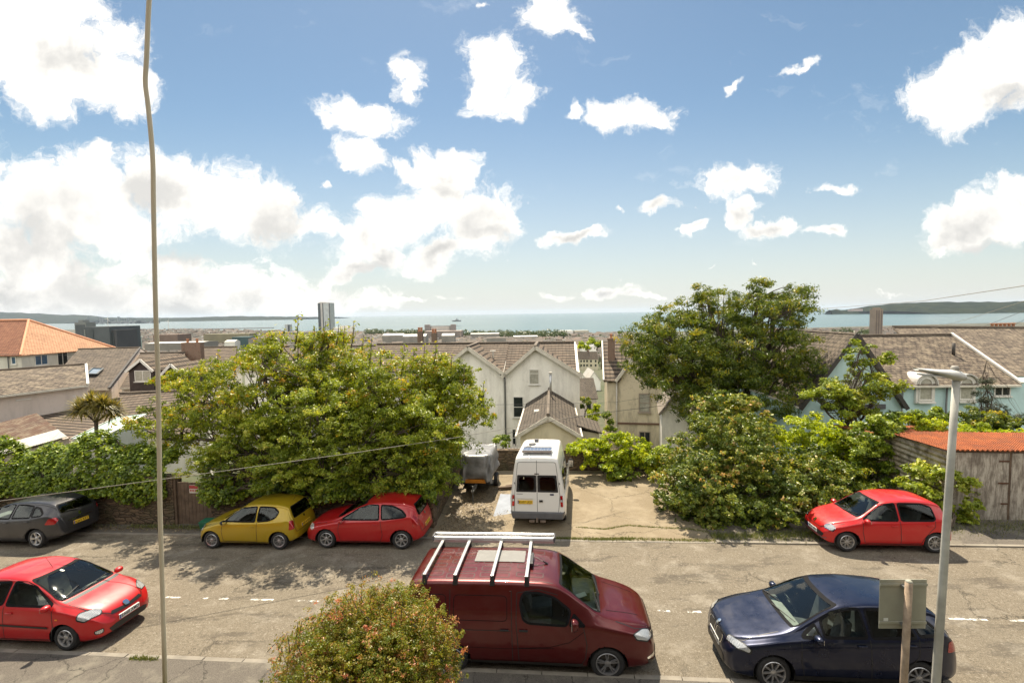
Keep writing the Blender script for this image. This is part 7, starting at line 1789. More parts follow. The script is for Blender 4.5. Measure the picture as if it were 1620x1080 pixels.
# cabbage palm
bp = at(150, 700, 21.5); bp.z = gz(bp.x, bp.y); root = empty('cabbage_palm', bp); o = Vector(bp); mb = MB()
fk = at(152, 668, 21.5)-o; heads = [at(128, 650, 21.6)-o, at(163, 643, 21.4)-o, at(178, 652, 21.7)-o, at(145, 640, 21.6)-o]
mb.tube([(0,0,-.2), fk*.5+Vector((.03,0,0)), fk], [.10,.085,.075], 8)
for h in heads: mb.tube([fk, (fk+h)/2+Vector((0,0,.05)), h], [.05,.04,.035], 7)
mb.build('trunk', M_BARK, root, smooth=True)
Vv, Ff, tn = [], [], []; g = np.random.default_rng(9)
for h in heads:
    for k in range(330):
        th, ph = g.uniform(0, 2*math.pi), g.uniform(-.5, 1.45); d = Vector((math.cos(th)*math.cos(ph), math.sin(th)*math.cos(ph), math.sin(ph)))
        L_ = g.uniform(.55, .95); s_ = d.cross(Vector((0,0,1))).normalized()*.022; p0 = h+d*.05; p1 = h+d*L_*.6; p2 = h+d*L_-Vector((0,0,.10+.12*g.random())); i = len(Vv)
        Vv += [p0-s_, p0+s_, p1+s_, p1-s_, p2]; Ff += [(i,i+1,i+2,i+3),(i+3,i+2,i+4)]; tn += [g.uniform(0,1)]*5
me = bpy.data.meshes.new('crown'); me.from_pydata([tuple(v) for v in Vv], [], Ff); a_ = me.attributes.new('tint', 'FLOAT', 'POINT'); a_.data.foreach_set('value', tn); me.materials.append(L_PALM); me.update()
link(bpy.data.objects.new('crown', me), root); tag(root, 'cabbage palm with spiky yellowish heads among the roofs on the left', 'tree')

# near russet bush at the bottom
bpx = at(590, 1200, 5.6); bpx.z = 0.0
tree('russet_bush', 'large round bush with orange pink tipped leaves at the bottom of the picture', Vector((bpx.x, bpx.y, .1)),
     [E(585,1035,5.6,110,85,.75), E(500,1075,5.5,70,65,.55), E(660,1060,5.5,62,80,.6), E(600,1130,5.4,130,80,.8), E(560,1000,5.75,70,50,.5), E(620,985,5.7,60,42,.45), E(640,1015,5.6,60,60,.5), E(690,1020,5.6,26,34,.3)],
     7500, 26, .075, .0185, L_RUST, cat='bush', trunk=.03, seed=71, aspect=.45, bv=.2, fill=.25, stems=5, twigs=10)

g_ = np.random.default_rng(14); mb = MB(); Pl_, Nl_ = [], []; bush = [x for x in bpy.data.objects if x.name.startswith('russet_bush')][0]; o_ = np.array(bush.location)
for k in range(60):
    px_ = g_.uniform(440, 725); yt = 930+((px_-590)/150)**2*75+g_.uniform(-12, 22); D_ = g_.uniform(5.3, 5.9)
    a, b = at(px_+g_.normal(0, 12), yt+40, D_), at(px_, yt+12, D_); mb.tube([a-Vector(o_), b-Vector(o_)], [.006,.003], 4)
    for q in range(44):
        s_ = g_.uniform(0, 1.05); p = np.array(a)*(1-s_)+np.array(b)*s_-o_+g_.normal(0, .03, 3); Pl_.append(p); Nl_.append(g_.normal(0, 1, 3))
mb.build('twigs', M_BARK, bush); leaves('tip_foliage', np.array(Pl_), np.array(Nl_), .022, L_RUST, bush, .38, np.clip(g_.normal(.7, .22, len(Pl_)), 0, 1), 15)
# garden shrubs behind the parapet and in the gap
for (px_, py_, D_, rx, ry, lb, mt, sd) in ((925,640,46,9,12,'dark shrub at the foot of the gap between the houses',L_ASH,81),(936,650,44,9,16,'bright green shrub beside the stained house in the gap',L_BRT,82),(795,700,27,12,9,'small shrub by the drainpipe of the white house',L_IVY,83),(965,668,30,10,16,'grey green climber at the corner of the stained cream house',L_IVY,84),(928,545,420,14,11,'rounded pale green tree beyond the yellow terrace',L_BRT,85),(944,540,450,10,8,'darker tree beside the pale one beyond the yellow terrace',L_ASH,86)):
    k = D_/22
    tree('garden_shrub' if D_ < 100 else 'far_tree', lb, at(px_, py_+ry+6, D_), [E(px_,py_,D_,rx,ry,rx/F*D_), E(px_+rx*.4,py_+ry*.4,D_,rx*.7,ry*.6,rx/F*D_*.6)], 70, 22, .18*k, .055*k, mt, cat='shrub' if D_ < 100 else 'tree', trunk=.04*k, seed=sd, aspect=.7, twigs=4)

# grass and weeds along the kerbs and on the verge, moss in the forecourt joints
L_GRS = leafmat('grass blade', (.06,.09,.02), (.12,.15,.03), (.20,.21,.06), None, .3)
def tufts(name, label, uvs, n, h, mat, seed, spread=.05, kind='stuff'):
    g = np.random.default_rng(seed); V, Fc, tn = [], [], []
    for k in range(n):
        i = g.integers(len(uvs)-1); f_ = g.random(); u = uvs[i][0]*(1-f_)+uvs[i+1][0]*f_; v = uvs[i][1]*(1-f_)+uvs[i+1][1]*f_
        w_ = uvs[i][2]*(1-f_)+uvs[i+1][2]*f_ if len(uvs[i]) > 2 else spread
        p = uv2(u+g.normal(0, .05), v+g.normal(0, w_), uvs[i][3] if len(uvs[i]) > 3 else .01); a = g.uniform(0, 2*math.pi); s_ = Vector((math.cos(a), math.sin(a), 0))*.009; hh = h*g.uniform(.4, 1.3)
        q = p+Vector((g.normal(0, .4)*hh, g.normal(0, .4)*hh, hh)); j = len(V); V += [p-s_, p+s_, q]; Fc.append((j, j+1, j+2)); tn += [g.uniform(0, 1)]*3
    me = bpy.data.meshes.new(name); me.from_pydata([tuple(v) for v in V], [], Fc); a_ = me.attributes.new('tint', 'FLOAT', 'POINT'); a_.data.foreach_set('value', tn); me.materials.append(mat); me.update()
    return tag(link(bpy.data.objects.new(name, me)), label, kind=kind)
jn = [(-.3, 15.30, .03), (1.2, 15.25, .05), (2.4, 15.32, .06), (4.9, 15.25, .05)]
tufts('kerb_grass', 'green grass sprouting along the kerb of the forecourt', jn, 2600, .06, L_GRS, 1)
tufts('crack_moss', 'moss and grass in the wavy crack across the forecourt', [(.6,16.2,.02),(1.5,16.05,.02),(2.3,16.4,.03),(3.2,16.25,.03),(4.3,16.15,.05),(5.2,15.8,.08)], 1500, .045, L_GRS, 2)
tufts('verge_grass', 'grass and weeds on the verge at the foot of the broad shrub and garage', [(4.9,15.5,.14),(7,15.6,.18),(9,15.9,.25),(12,16.4,.35),(17,16.6,.3)], 9000, .12, L_GRS, 3)
tufts('wall_weeds', 'weeds along the bottom of the left stone wall', [(-30,15.75,.08),(-16,15.75,.08),(-13,15.7,.1),(-5,15.75,.08)], 3500, .12, L_GRS, 4)
tufts('kerb_weeds', 'small weeds in the near kerb joint', [(-9.2,8.9,.03,.1),(-8.6,8.9,.03,.1)], 260, .06, L_GRS, 5)
# leaf litter on the left of the forecourt
g = np.random.default_rng(77); P = []
for k in range(5200):
    u = g.normal(-3.4, .8); v = g.uniform(15.5, 20.5)
    if u < -4.35 or u > -1.6: continue
    P.append(np.array(uv2(u, v, .02+g.uniform(0, .02))))
P = np.array(P); M_LIT = leafmat('leaf litter', (.045,.030,.018), (.12,.08,.04), (.25,.18,.09), (.42,.34,.2), .05)
tag(leaves('leaf_litter', P, np.tile([0,0,3.0], (len(P),1)), .035, M_LIT, None, .6, None, 7), 'dry fallen leaves scattered over the left of the forecourt', kind='stuff')
P = np.array([np.array(uv2(g.uniform(-18, -5), 15.6+g.normal(0, .15), .05)) for k in range(1500)])
tag(leaves('leaf_litter', P, np.tile([0,0,3.0], (len(P),1)), .04, M_LIT, None, .6, None, 8), 'dry leaves along the foot of the left wall', kind='stuff')
# ================================================================== street furniture
# lamp column
b_ = at(1484.5, 1080, 6.9); x_, y_ = b_.x, b_.y; top = at(1513, 598, 7.05)
root = empty('street_lamp', (x_-.075, y_, .05)); o = root.location.copy(); tp = top-o
M_COL = simple('weathered grey column', (.43,.42,.37), .6, vary=.22, scale=3, bmp=.15); M_LAMPB = simple('pale lamp housing', (.62,.61,.57), .5, vary=.12, scale=5)
MB().tube([tp*-.05, tp*.25, tp*.5, tp*.75, tp], [.060,.057,.053,.049,.045], 20).build('pole', M_COL, root, smooth=True)
MB().obox(Vector((-.01,-.062,1.0)), (.045,0,0), (0,.006,0), (0,0,.22)).build('access_door', M_COL, root)
hd = MB(); secs = [(.09,.075,.055,-.03),(.04,.10,.075,-.02),(-.04,.115,.08,.0),(-.16,.115,.062,.02),(-.32,.11,.040,.05),(-.48,.095,.026,.078),(-.60,.06,.018,.098)]
rings = []
for (dx, wy, hz_, zz) in secs:
    rings.append(hd.verts([tp+Vector((dx*1.02, math.cos(q)*wy, zz+.05+math.sin(q)*hz_)) for q in [2*math.pi*j/16 for j in range(16)]]))
for k in range(len(rings)-1):
    for j in range(16): hd.f.append((rings[k]+j, rings[k]+(j+1)%16, rings[k+1]+(j+1)%16, rings[k+1]+j)); hd.m.append(0)
hd.f.append(tuple(rings[0]+j for j in range(16))); hd.f.append(tuple(reversed([rings[-1]+j for j in range(16)]))); hd.m += [0,0]
head = hd.build('lamp_head', M_LAMPB, root, smooth=True)
MB().lathe([(.0,.17),(.035,.165),(.05,.14),(.052,.11),(.04,.10),(.04,.07)], tp+Vector((-.03,0,.02)), seg=14).build('photocell', simple('grey photocell', (.33,.31,.27), .6), head, smooth=True)
MB().obox(tp+Vector((-.33,0,.045)), (.20,0,-.018), (0,.075,0), (0,0,.012)).build('lens', simple('lamp lens', (.5,.5,.47), .25), head)
tag(root, 'tall pale grey street lamp column with a flat head on the right', 'street lamp')
# back of the road sign
q = at(1434, 1040, 7.0); root = empty('road_sign', (q.x-.05, q.y, .05)); o = root.location.copy()
tp = at(1438, 920, 7.0)-o; Md = 7.04
M_SIGN = simple('grey sign back', (.33,.325,.26), .6, vary=.10, scale=3); M_POST = simple('weathered sign post', (.36,.27,.19), .8, vary=.35, scale=6, bmp=.3)
MB().tube([(0,0,-.3), tp*.5, tp], .050, 16).build('post', M_POST, root, smooth=True); MB().lathe([(.0,.03),(.03,.028),(.047,.01),(.047,-.03)], tp, seg=16).build('post_cap', M_SIGN, root, smooth=True)
TL, TR, BR, BL = [at(*p)-o for p in ((1396,919,Md+.03),(1471,919,Md+.03),(1469,997,Md+.03),(1394,997,Md+.03))]
c_ = (TL+TR+BR+BL)/4; ex = (TR-TL)/2; ez = (TL-BL)/2; ey = Vector((0,.006,0)); sgb = MB().obox(c_+Vector((0,.055,0)), ex, ey, ez).build('sign_plate', M_SIGN, root, bevel=.004)
for f_ in (.80, -.74): MB().obox(c_+ez*f_+Vector((0,.042,0)), ex*1.0, (0,.010,0), ez*.045).build('channel', M_SIGN, sgb); 
for f_ in (.80, -.74): MB().obox(c_+ez*f_, (.06,0,0), (0,.05,0), ez*.04).build('clamp', M_PIPE, root)
MB().obox(c_-ez*.62-ex*.72+Vector((0,.045,0)), (.035,0,0), (0,.002,0), (0,0,.022)).build('sticker', M_PW, sgb)
tag(root, 'back of a square grey road sign on a weathered post at lower right', 'road sign')
# window cable close to the camera
pts = [(243,-60),(236,0),(232,90),(230,130),(234,165),(239,215),(242,260),(243,330),(246,480),(250,600),(252,720),(253,800),(256,900),(259,1000),(262,1120)]
cpt = [at(a, b, .80) for a, b in pts]; sm = []
for i in range(1, len(cpt)-2):
    p0, p1, p2, p3 = cpt[i-1:i+3]
    for k in range(8): q = k/8; sm.append(.5*((2*p1)+(p2-p0)*q+(2*p0-5*p1+4*p2-p3)*q*q+(3*p1-p0-3*p2+p3)*q**3))
sm = [cpt[0]]+sm+[cpt[-2], cpt[-1]]; mb = MB(); mb.tube(sm, .0035, 10)
tag(mb.build('hanging_cable', simple('cream cable', (.88,.74,.52), .55, vary=.1), smooth=True), 'thick cream cable hanging down close outside the window on the left', 'cable')
# overhead wires
def wire(label, pts, r, mat, sag=0):
    P = [at(*p) for p in pts]; out = []
    for a, b in zip(P[:-1], P[1:]):
        for k in range(10): out.append(a.lerp(b, k/10))
    out.append(P[-1]); L_ = len(out)-1
    for i, p in enumerate(out): p.z -= sag*4*(i/L_)*(1-i/L_)
    tag(MB().tube(out, r, 6).build('overhead_wire', mat, smooth=True), label, 'wire', 'overhead wires')
M_WIRE = simple('pale wire', (.26,.24,.20), .6); M_WIRED = simple('dark wire', (.04,.04,.04), .6)
wire('pale wire sloping up across the left wall and trees to the white house', [(-60,800,11.5),(300,752,13),(560,716,14.5),(720,692,16),(960,650,19.5)], .010, M_WIRE)
wire('dark wire crossing in front of the annex roof towards the big tree', [(780,692,23),(880,664,24),(960,652,25),(1060,640,26),(1190,622,27)], .012, M_WIRED)
wire('higher thin wire in front of the stained cream house', [(780,640,25),(900,638,26),(975,636,27),(1060,622,27),(1130,612,28)], .007, M_WIRED)
wire('topmost wire rising to the right edge over the sea', [(1180,505,60),(1290,489,45),(1460,476,30),(1640,449,18)], .016, M_WIRE)
wire('second wire rising to the right edge above the blue house', [(1440,528,40),(1530,505,30),(1640,470,18)], .010, M_WIRE)
wire('third wire rising to the right edge above the blue house', [(1540,523,36),(1580,507,28),(1640,484,18)], .010, M_WIRED)
wire('lowest wire at the right edge reaching the chimney pots', [(1590,520,36),(1640,497,20)], .010, M_WIRED)
wire('upper of two wires crossing the grey house walls at far left', [(-40,560,20),(100,561,22),(200,566,30)], .008, M_WIRED)
# recycling box
rb = empty('recycling_box', uv2(-12.6, 15.55, .04), -TH+.1); mb = MB(); mb.hexa([(-.24,-.16,0),(.24,-.16,0),(.24,.16,0),(-.24,.16,0)], [(-.29,-.2,.33),(.29,-.2,.33),(.29,.2,.33),(-.29,.2,.33)])
M_GBX = simple('dark green box', (.015,.13,.07), .5); mb.build('tub', M_GBX, rb, bevel=.02); MB().box(-.30,-.21,.335,.30,.21,.37).build('lid', M_GBX, rb, bevel=.01); tag(rb, 'dark green recycling box on the pavement beside the yellow car', 'box')

# ---------------- covered trailer on the forecourt
tr_ = empty('covered_trailer', uv2(-3.55, 20.6, .014), -TH); g = np.random.default_rng(5)
bm = bmesh.new(); bmesh.ops.create_grid(bm, x_segments=1, y_segments=1, size=1); bm.clear()
W_, L2, z0, z1 = .62, 1.15, .62, 1.72; nx_, ny_, nz_ = 14, 24, 16; V = []; Fc = []
def cover_pt(a, s):   # a around, s from the bottom edge up and over the top
    return None
N_ = 72; rows = 18; ring0 = []
for r_ in range(rows+1):
    s = r_/rows; z = z0+(z1-z0)*min(1, s*1.35); k = 1.0 if s < .74 else 1-(s-.74)/.26*.99
    flare = 1+.10*(1-s)*(1 if s < .5 else .6)
    for j in range(N_):
        q = 2*math.pi*j/N_; cx_, cy_ = math.cos(q), math.sin(q); e = .28
        x = W_*(abs(cx_)**e)*(1 if cx_ > 0 else -1); y = L2*(abs(cy_)**e)*(1 if cy_ > 0 else -1)
        fold = .045*math.sin(q*9+s*5)+.030*math.sin(q*17-s*9)+.03*math.sin(q*5+s*14); fold *= (1.2-s)
        zz = z+.04*math.sin(q*6+3*s)*(1 if s < .1 else .3)-(.12*(1 if cy_ > 0 else 0) if s > .7 else 0)
        if s == 0: zz += .10*math.sin(q*4+1)+.05*math.sin(q*11)
        V.append((x*k*flare+fold*cx_, y*k*flare+fold*cy_, zz+.02*math.sin(x*14)*math.sin(y*11)))
for r_ in range(rows):
    for j in range(N_): Fc.append((r_*N_+j, r_*N_+(j+1)%N_, (r_+1)*N_+(j+1)%N_, (r_+1)*N_+j))
Fc.append(tuple(rows*N_+j for j in range(N_)))
me = bpy.data.meshes.new('tarpaulin'); me.from_pydata(V, [], Fc); me.materials.append(simple('silver grey tarpaulin', (.22,.22,.22), .35, vary=.35, scale=3, bmp=1.0, fine=7)); me.update(); me.polygons.foreach_set('use_smooth', [True]*len(me.polygons))
link(bpy.data.objects.new('tarpaulin', me), tr_)
MB().box(-.60,-1.1,.48,.60,1.1,.60).build('chassis', M_BLK, tr_); MB().box(-.44,-1.26,.58,.42,-1.2,.72).build('orange_panel', simple('orange panel', (.65,.24,.02), .6), tr_); MB().box(-.05,-2.0,.44,.05,-1.1,.52).build('drawbar', M_PIPE, tr_); MB().tube([(0,-1.95,0.05),(0,-1.95,.7)], .03, 8).build('jockey_stand', M_PIPE, tr_)
for sx in (-1, 1):
    w_ = empty_child('wheel', tr_); w_.location = (.70*sx, .1, .30); MB().lathe([(.16,-.08),(.29,-.08),(.30,-.05),(.30,.05),(.29,.08),(.16,.08)], axis='X', seg=24).build('tyre', M_RUB, w_, smooth=True); MB().lathe([(0,.05),(.1,.05),(.165,.075),(.165,-.07),(0,-.06)], axis='X', seg=20).build('rim', M_ALLOY, w_)
tag(tr_, 'small trailer under a crumpled silver grey tarpaulin in the corner of the forecourt', 'trailer')
# puddle of grey board beside it, scraps of timber
bd = empty('grey_board', uv2(-1.95, 18.2, .016), -TH); MB().box(-.55,-1.1,0,.42,1.1,.03).build('board', simple('blue grey board', (.30,.33,.38), .35, vary=.2, scale=2), bd); tag(bd, 'flat blue grey board lying beside the white van', 'board')
lg = empty('timber_scrap', uv2(-2.0, 20.2, .05), -TH+.25); MB().obox((0,0,.05), (.7,0,0), (0,.07,0), (0,0,.05)).build('timber', M_WOOD, lg, bevel=.01); MB().obox((.1,.22,.05), (.45,.06,0), (0,.06,0), (0,0,.04)).build('timber', M_WOOD, lg, bevel=.01); tag(lg, 'two weathered timber scraps on the forecourt between trailer and van', 'timber')
# white rail behind the parapet
rl = empty('railing', uv2(-1.7, 23.25)); o = rl.location.copy(); mb = MB()
for u_ in np.arange(-2.6, -.6, .16): mb.obox(uv2(u_, 23.25, .95)-o, (.03,0,0), (0,.012,0), (0,0,.30))
mb.obox(uv2(-1.6, 23.27, 1.02)-o, UD*1.05, VD*.015, (0,0,.03)); mb.obox(uv2(-1.6, 23.27, .8)-o, UD*1.05, VD*.015, (0,0,.03)); mb.build('palings', M_FRAME, rl); tag(rl, 'short white picket railing just behind the forecourt wall', 'fence')

# ================================================================== town, docks, far shore
g = np.random.default_rng(101)
def farmat(name, col, rough=.8): return simple(name, col, rough, vary=.15, scale=.08)
FR = [farmat('far roof a', (.105,.088,.070)), farmat('far roof b', (.135,.108,.085)), farmat('far roof c', (.085,.078,.070)), farmat('far roof d', (.17,.12,.09)), farmat('far roof pale', (.62,.60,.55))]
FW_ = [farmat('far wall cream', (.40,.37,.30)), farmat('far wall brick', (.17,.12,.09)), farmat('far wall grey', (.22,.205,.175)), farmat('far wall white', (.68,.66,.60))]
def far_mesh(lst, name):
    """lst of (x, y, z, w, d, h, rise, angle) -> one mesh; used for single buildings and for the mass beyond"""
    mb = MB()
    for (x, y, z, w, d, h, rise, an) in lst:
        e = Vector((math.cos(an), math.sin(an), 0)); n = Vector((-e.y, e.x, 0)); c = Vector((x, y, z))
        q = [c-e*w/2-n*d/2, c+e*w/2-n*d/2, c+e*w/2+n*d/2, c-e*w/2+n*d/2]; up_ = Vector((0,0,h)); mb.hexa([p-Vector((0,0,6)) for p in q], [p+up_ for p in q], 0)
        if rise > 0:
            r0, r1 = c-e*w/2+up_+Vector((0,0,rise)), c+e*w/2+up_+Vector((0,0,rise)); ov = Vector((0,0,.3)); q = [p+up_ for p in q]
            mb.poly([q[0]-n*.4-ov*.3, q[1]-n*.4-ov*.3, r1, r0], 1); mb.poly([q[3]+n*.4-ov*.3, r0, r1, q[2]+n*.4-ov*.3], 1); mb.poly([q[0], r0, q[3]], 0); mb.poly([q[1], q[2], r1], 0)
        else: mb.hexa([p+up_+Vector((0,0,.01)) for p in q], [p+up_+Vector((0,0,.5)) for p in q], 1)
    return mb
def far_pt(px, py):       # point on the hillside seen at a pixel
    d = ray(px, py); lo = 60.0
    for k in range(400):
        y = lo*1.012**k; p = d*(y/d.y)
        if p.z+CZ < terr(p.x, p.y): return Vector((p.x, p.y, terr(p.x, p.y)))
    return None
def hy(px): return 495.5-.0152*(px-810)
kinds = {}; made = 0; stuff_ = {i: [] for i in range(4)}
cand = []
for k in range(11000):
    px = g.uniform(150, 1000) if g.random() < .8 else g.uniform(1285, 1420); D = 420*((3600 if px < 620 else 1800)/420)**g.random()**.8
    r = (px-810)/F; x = r*D; y = D
    if y > shore(r)-60: continue
    cand.append((D, x, y, px))
cand.sort()
occ = set(); names = [('pale rendered terrace row with dark roof far off in the town', 0), ('brick terrace row with brown roof far off in the town', 1), ('grey row of houses far off in the town', 2), ('white walled row of houses far off in the town', 3)]
for D, x, y, px in cand:
    cell = (round(x/20), round(y/26))
    if cell in occ: continue
    occ.add(cell)
    if g.random() < .10: continue
    wi = int(g.choice(4, p=[.36,.28,.2,.16])); ri = int(g.choice(5, p=[.29,.27,.25,.12,.07])); w = g.uniform(9, 24); z = terr(x, y)
    an = g.choice([.12, .12, .35, -.3])+g.normal(0, .05); it = (x, y, z, w, g.uniform(7, 9), g.uniform(4.5, 6.5), g.uniform(2, 3.2), an)
    if made < 290:
        o = far_mesh([it], 'r').build('town_house_row', [FW_[wi], FR[ri]]); zn = ('to the left of the hanging cable' if px < 240 else 'between the hanging cable and the tallest tower' if px < 500 else 'between the tallest tower and the white gables' if px < 700 else 'behind the roofs of the white gables' if px < 900 else 'above the gap right of the white gables' if px < 1100 else 'right of the big tree'); lb_ = ['cream row of town houses','brick row of town houses','grey row of town houses','white row of town houses'][wi]; tag(o, lb_+' far off, '+zn, 'houses', lb_+', '+zn); made += 1
    else: stuff_[wi].append((it, ri))
for wi in range(4):
    if stuff_[wi]: tag(far_mesh([i for i, r in stuff_[wi]], 's').build('distant_town', [FW_[wi], FR[wi]]), 'mass of far off town roofs near the shore', kind='stuff')
# trees of the town
def far_trees(name, label, pts, seed, size=2.4, n=60, mat=None, kind=None, group=None, h=9):
    g = np.random.default_rng(seed); P, Nn, tt = [], [], []
    for (x, y, z, s_) in pts:
        j = g.normal(0, 1, (n, 3)); j /= np.linalg.norm(j, axis=1)[:, None]; q = j*g.uniform(.3, 1, (n, 1))**.5*np.array([s_*.55, s_*.55, s_*.5])
        P.append(q+np.array([x, y, z+s_*.5])); Nn.append(j); tt.append(g.normal(.45, .15, n)+j[:, 2]*.15)
    return tag(leaves(name, np.concatenate(P), np.concatenate(Nn), size, mat or L_FAR, None, .7, np.concatenate(tt), seed), label, kind='stuff')
pts = []
for k in range(1000):
    px = g.uniform(170, 990); D = 300*(1750/300)**g.random(); r = (px-810)/F
    if D > shore(r)-70: continue
    pts.append((r*D, D, terr(r*D, D), g.uniform(5, 11)))
far_trees('town_trees', 'green tree tops scattered among the far roofs of the town', pts, 5, 1.7, 34)
pts = []
for k in range(420):    # belt of park trees before the beach
    px = g.uniform(578, 900) if k < 380 else g.uniform(1290, 1400); r = (px-810)/F; D = shore(r)-g.uniform(80, 420) if k < 380 else g.uniform(900, 1500); 
    pts.append((r*D, D, terr(r*D, D), g.uniform(12, 24)))
far_trees('park_trees', 'dark belt of park trees along the shore beyond the town', pts, 6, 3.2, 60)
# landmark buildings
def tower(name, label, px0, px1, py0, py1, D, mat, bands=None, cat='tower block', top=None, depth=None):
    a, b = at(px0, py1, D), at(px1, py1, D); t_ = at(px0, py0, D).z; d = depth or (b.x-a.x)
    root = empty(name, Vector(((a.x+b.x)/2, a.y+d/2, a.z))); o = root.location.copy(); w = (b.x-a.x)/2
    MB().box(-w, -d/2, -40, w, d/2, t_-a.z).build('shell', mat, root)
    for (f0, f1, m_) in (bands or []):
        MB().box(-w+2*w*f0, -d/2-.4, -30, -w+2*w*f1, -d/2+.2, t_-a.z-2).build('glazing_strip', m_, root)
    n = max(1, int((t_-a.z)/3.2)) if bands is None else 0
    if n:
        mb = MB()
        for k in range(min(n, 24)): z = (t_-a.z)*(k+.35)/n; mb.box(-w*.92, -d/2-.25, z, w*.92, -d/2+.1, z+1.1)
        mb.build('window_band', farmat('far glass', (.08,.09,.10), .3), root)
    if top: MB().box(-w*top[0], -d/3, t_-a.z, w*top[1], d/3, t_-a.z+top[2]).build('roof_plant', mat, root)
    return tag(root, label, cat)
m_g1 = farmat('tower glass pale', (.42,.45,.44), .4); m_g2 = farmat('tower glass dark', (.06,.07,.075), .3); m_cn = farmat('tower concrete', (.46,.44,.40)); m_gd = farmat('dark cladding', (.085,.095,.10)); m_gm = farmat('mid grey cladding', (.20,.21,.20))
tower('high_rise', 'tallest glass and concrete tower on the waterfront, left of centre', 504.5, 523.5, 479, 530, 2400, m_cn, [(.0,.22,m_g2),(.38,.46,m_g2),(.46,.9,m_g1),(.92,1.0,m_g2)], top=(.9,-.2,4))
tower('high_rise', 'short pale tower left of the tallest waterfront tower', 451, 459, 513, 532, 2300, m_g1, [(.6,1.0,m_g2)])
tower('high_rise', 'brown concrete tower block standing against the sea right of the big tree', 1384, 1396, 489, 528, 900, farmat('brown concrete', (.25,.20,.155)), [(.1,.25,farmat('brown band', (.14,.11,.09))),(.4,.55,farmat('brown band', (.14,.11,.09))),(.75,.88,farmat('brown band', (.14,.11,.09)))], top=(.6,.6,3))
tower('apartment_block', 'dark grey clad apartment block behind the orange roofed house', 131, 175, 517, 552, 360, m_gd, [(.30,.42,m_g2),(.1,.14,m_gm)], cat='building', depth=30)
tower('apartment_block', 'right wing of the dark grey apartment block', 175.3, 186, 522, 552, 362, farmat('charcoal cladding', (.07,.07,.075)), [(.4,.6,m_g2)], cat='building', depth=20)
tower('apartment_block', 'pale grey block just left of the dark grey apartments', 119, 137, 510, 530, 400, m_gm, [(.1,.9,m_gd)], cat='building', top=(.6,.2,2))
tower('theatre', 'long white roofed hall on the waterfront', 672, 730, 524, 536, 1500, farmat('hall wall', (.30,.24,.20)), None, cat='building', depth=60)
tower('stand_building', 'left square tower of the grandstand by the sea', 672, 680, 513.5, 530, 1560, farmat('stand wall', (.30,.26,.24)), None, cat='building')
tower('stand_building', 'right square tower of the grandstand by the sea', 713, 721, 513, 530, 1560, farmat('stand wall', (.30,.26,.24)), None, cat='building')
tower('stand_building', 'low link between the two grandstand towers', 680, 713, 515.5, 530, 1570, m_gm, [(.05,.95,m_cn)], cat='building', depth=20)
for (a, b, c_, d_, D, mt, lb) in ((608,640,528,538,1300,FR[4],'wide white roofed shed in the middle of the town'),(640,676,529,541,1150,FR[4],'brick hall with bright roof edge beside the wide shed'),(700,720,528,540,1200,FR[4],'bright roofed hall under the right grandstand tower'),
    (190,215,530,545,520,farmat('pale green clad', (.42,.50,.44)),'pale green clad warehouse left of the cable'),(248,330,541,545,600,FR[4],'long flat pale roof right of the cable'),(255,292,527,538,900,FW_[1],'red brick hall behind the long flat roof'),
    (330,400,526,538,1300,farmat('olive roof', (.20,.18,.11)),'very wide olive grey warehouse roof'),(375,402,531,542,520,farmat('dark teal clad', (.05,.09,.09)),'dark green block with red panels above the left tree'),(400,425,533,546,450,FR[3],'reddish roofed hall above the left tree'),
    (360,376,538,548,430,FW_[3],'white gabled shed left of the dark green block'),(430,500,524,532,2100,FW_[2],'row of grey dockside flats left of the tallest tower'),(530,560,516,526,2200,FW_[3],'pale flats right of the tallest tower'),(540,553,513,526,2250,FW_[0],'cream block of flats beside the tallest tower'),
    (812,850,531,536,1350,FR[4],'long pale roof in the right of the town'),(745,790,527,531,1500,FR[4],'white roofed sheds in front of the park trees'),(770,800,533,539,1100,FR[1],'brown roofed hall beyond the white gables'),(885,905,522,527,1650,FW_[3],'white seafront houses left of the gap'),(908,930,522,527,1650,FW_[0],'cream seafront houses above the gap')):
    A, B = at(a, d_, D), at(b, d_, D); t_ = at(a, c_, D).z; w = B.x-A.x
    o = far_mesh([(0, 0, 0, w, min(w, 40), (t_-A.z)*.8, (t_-A.z)*.25 if mt is FR[4] or 'gabled' in lb else 0, .03)], 'x').build('town_building', [FW_[2] if mt in FR else mt, mt]); o.location = ((A.x+B.x)/2, A.y, A.z); tag(o, lb, 'building')
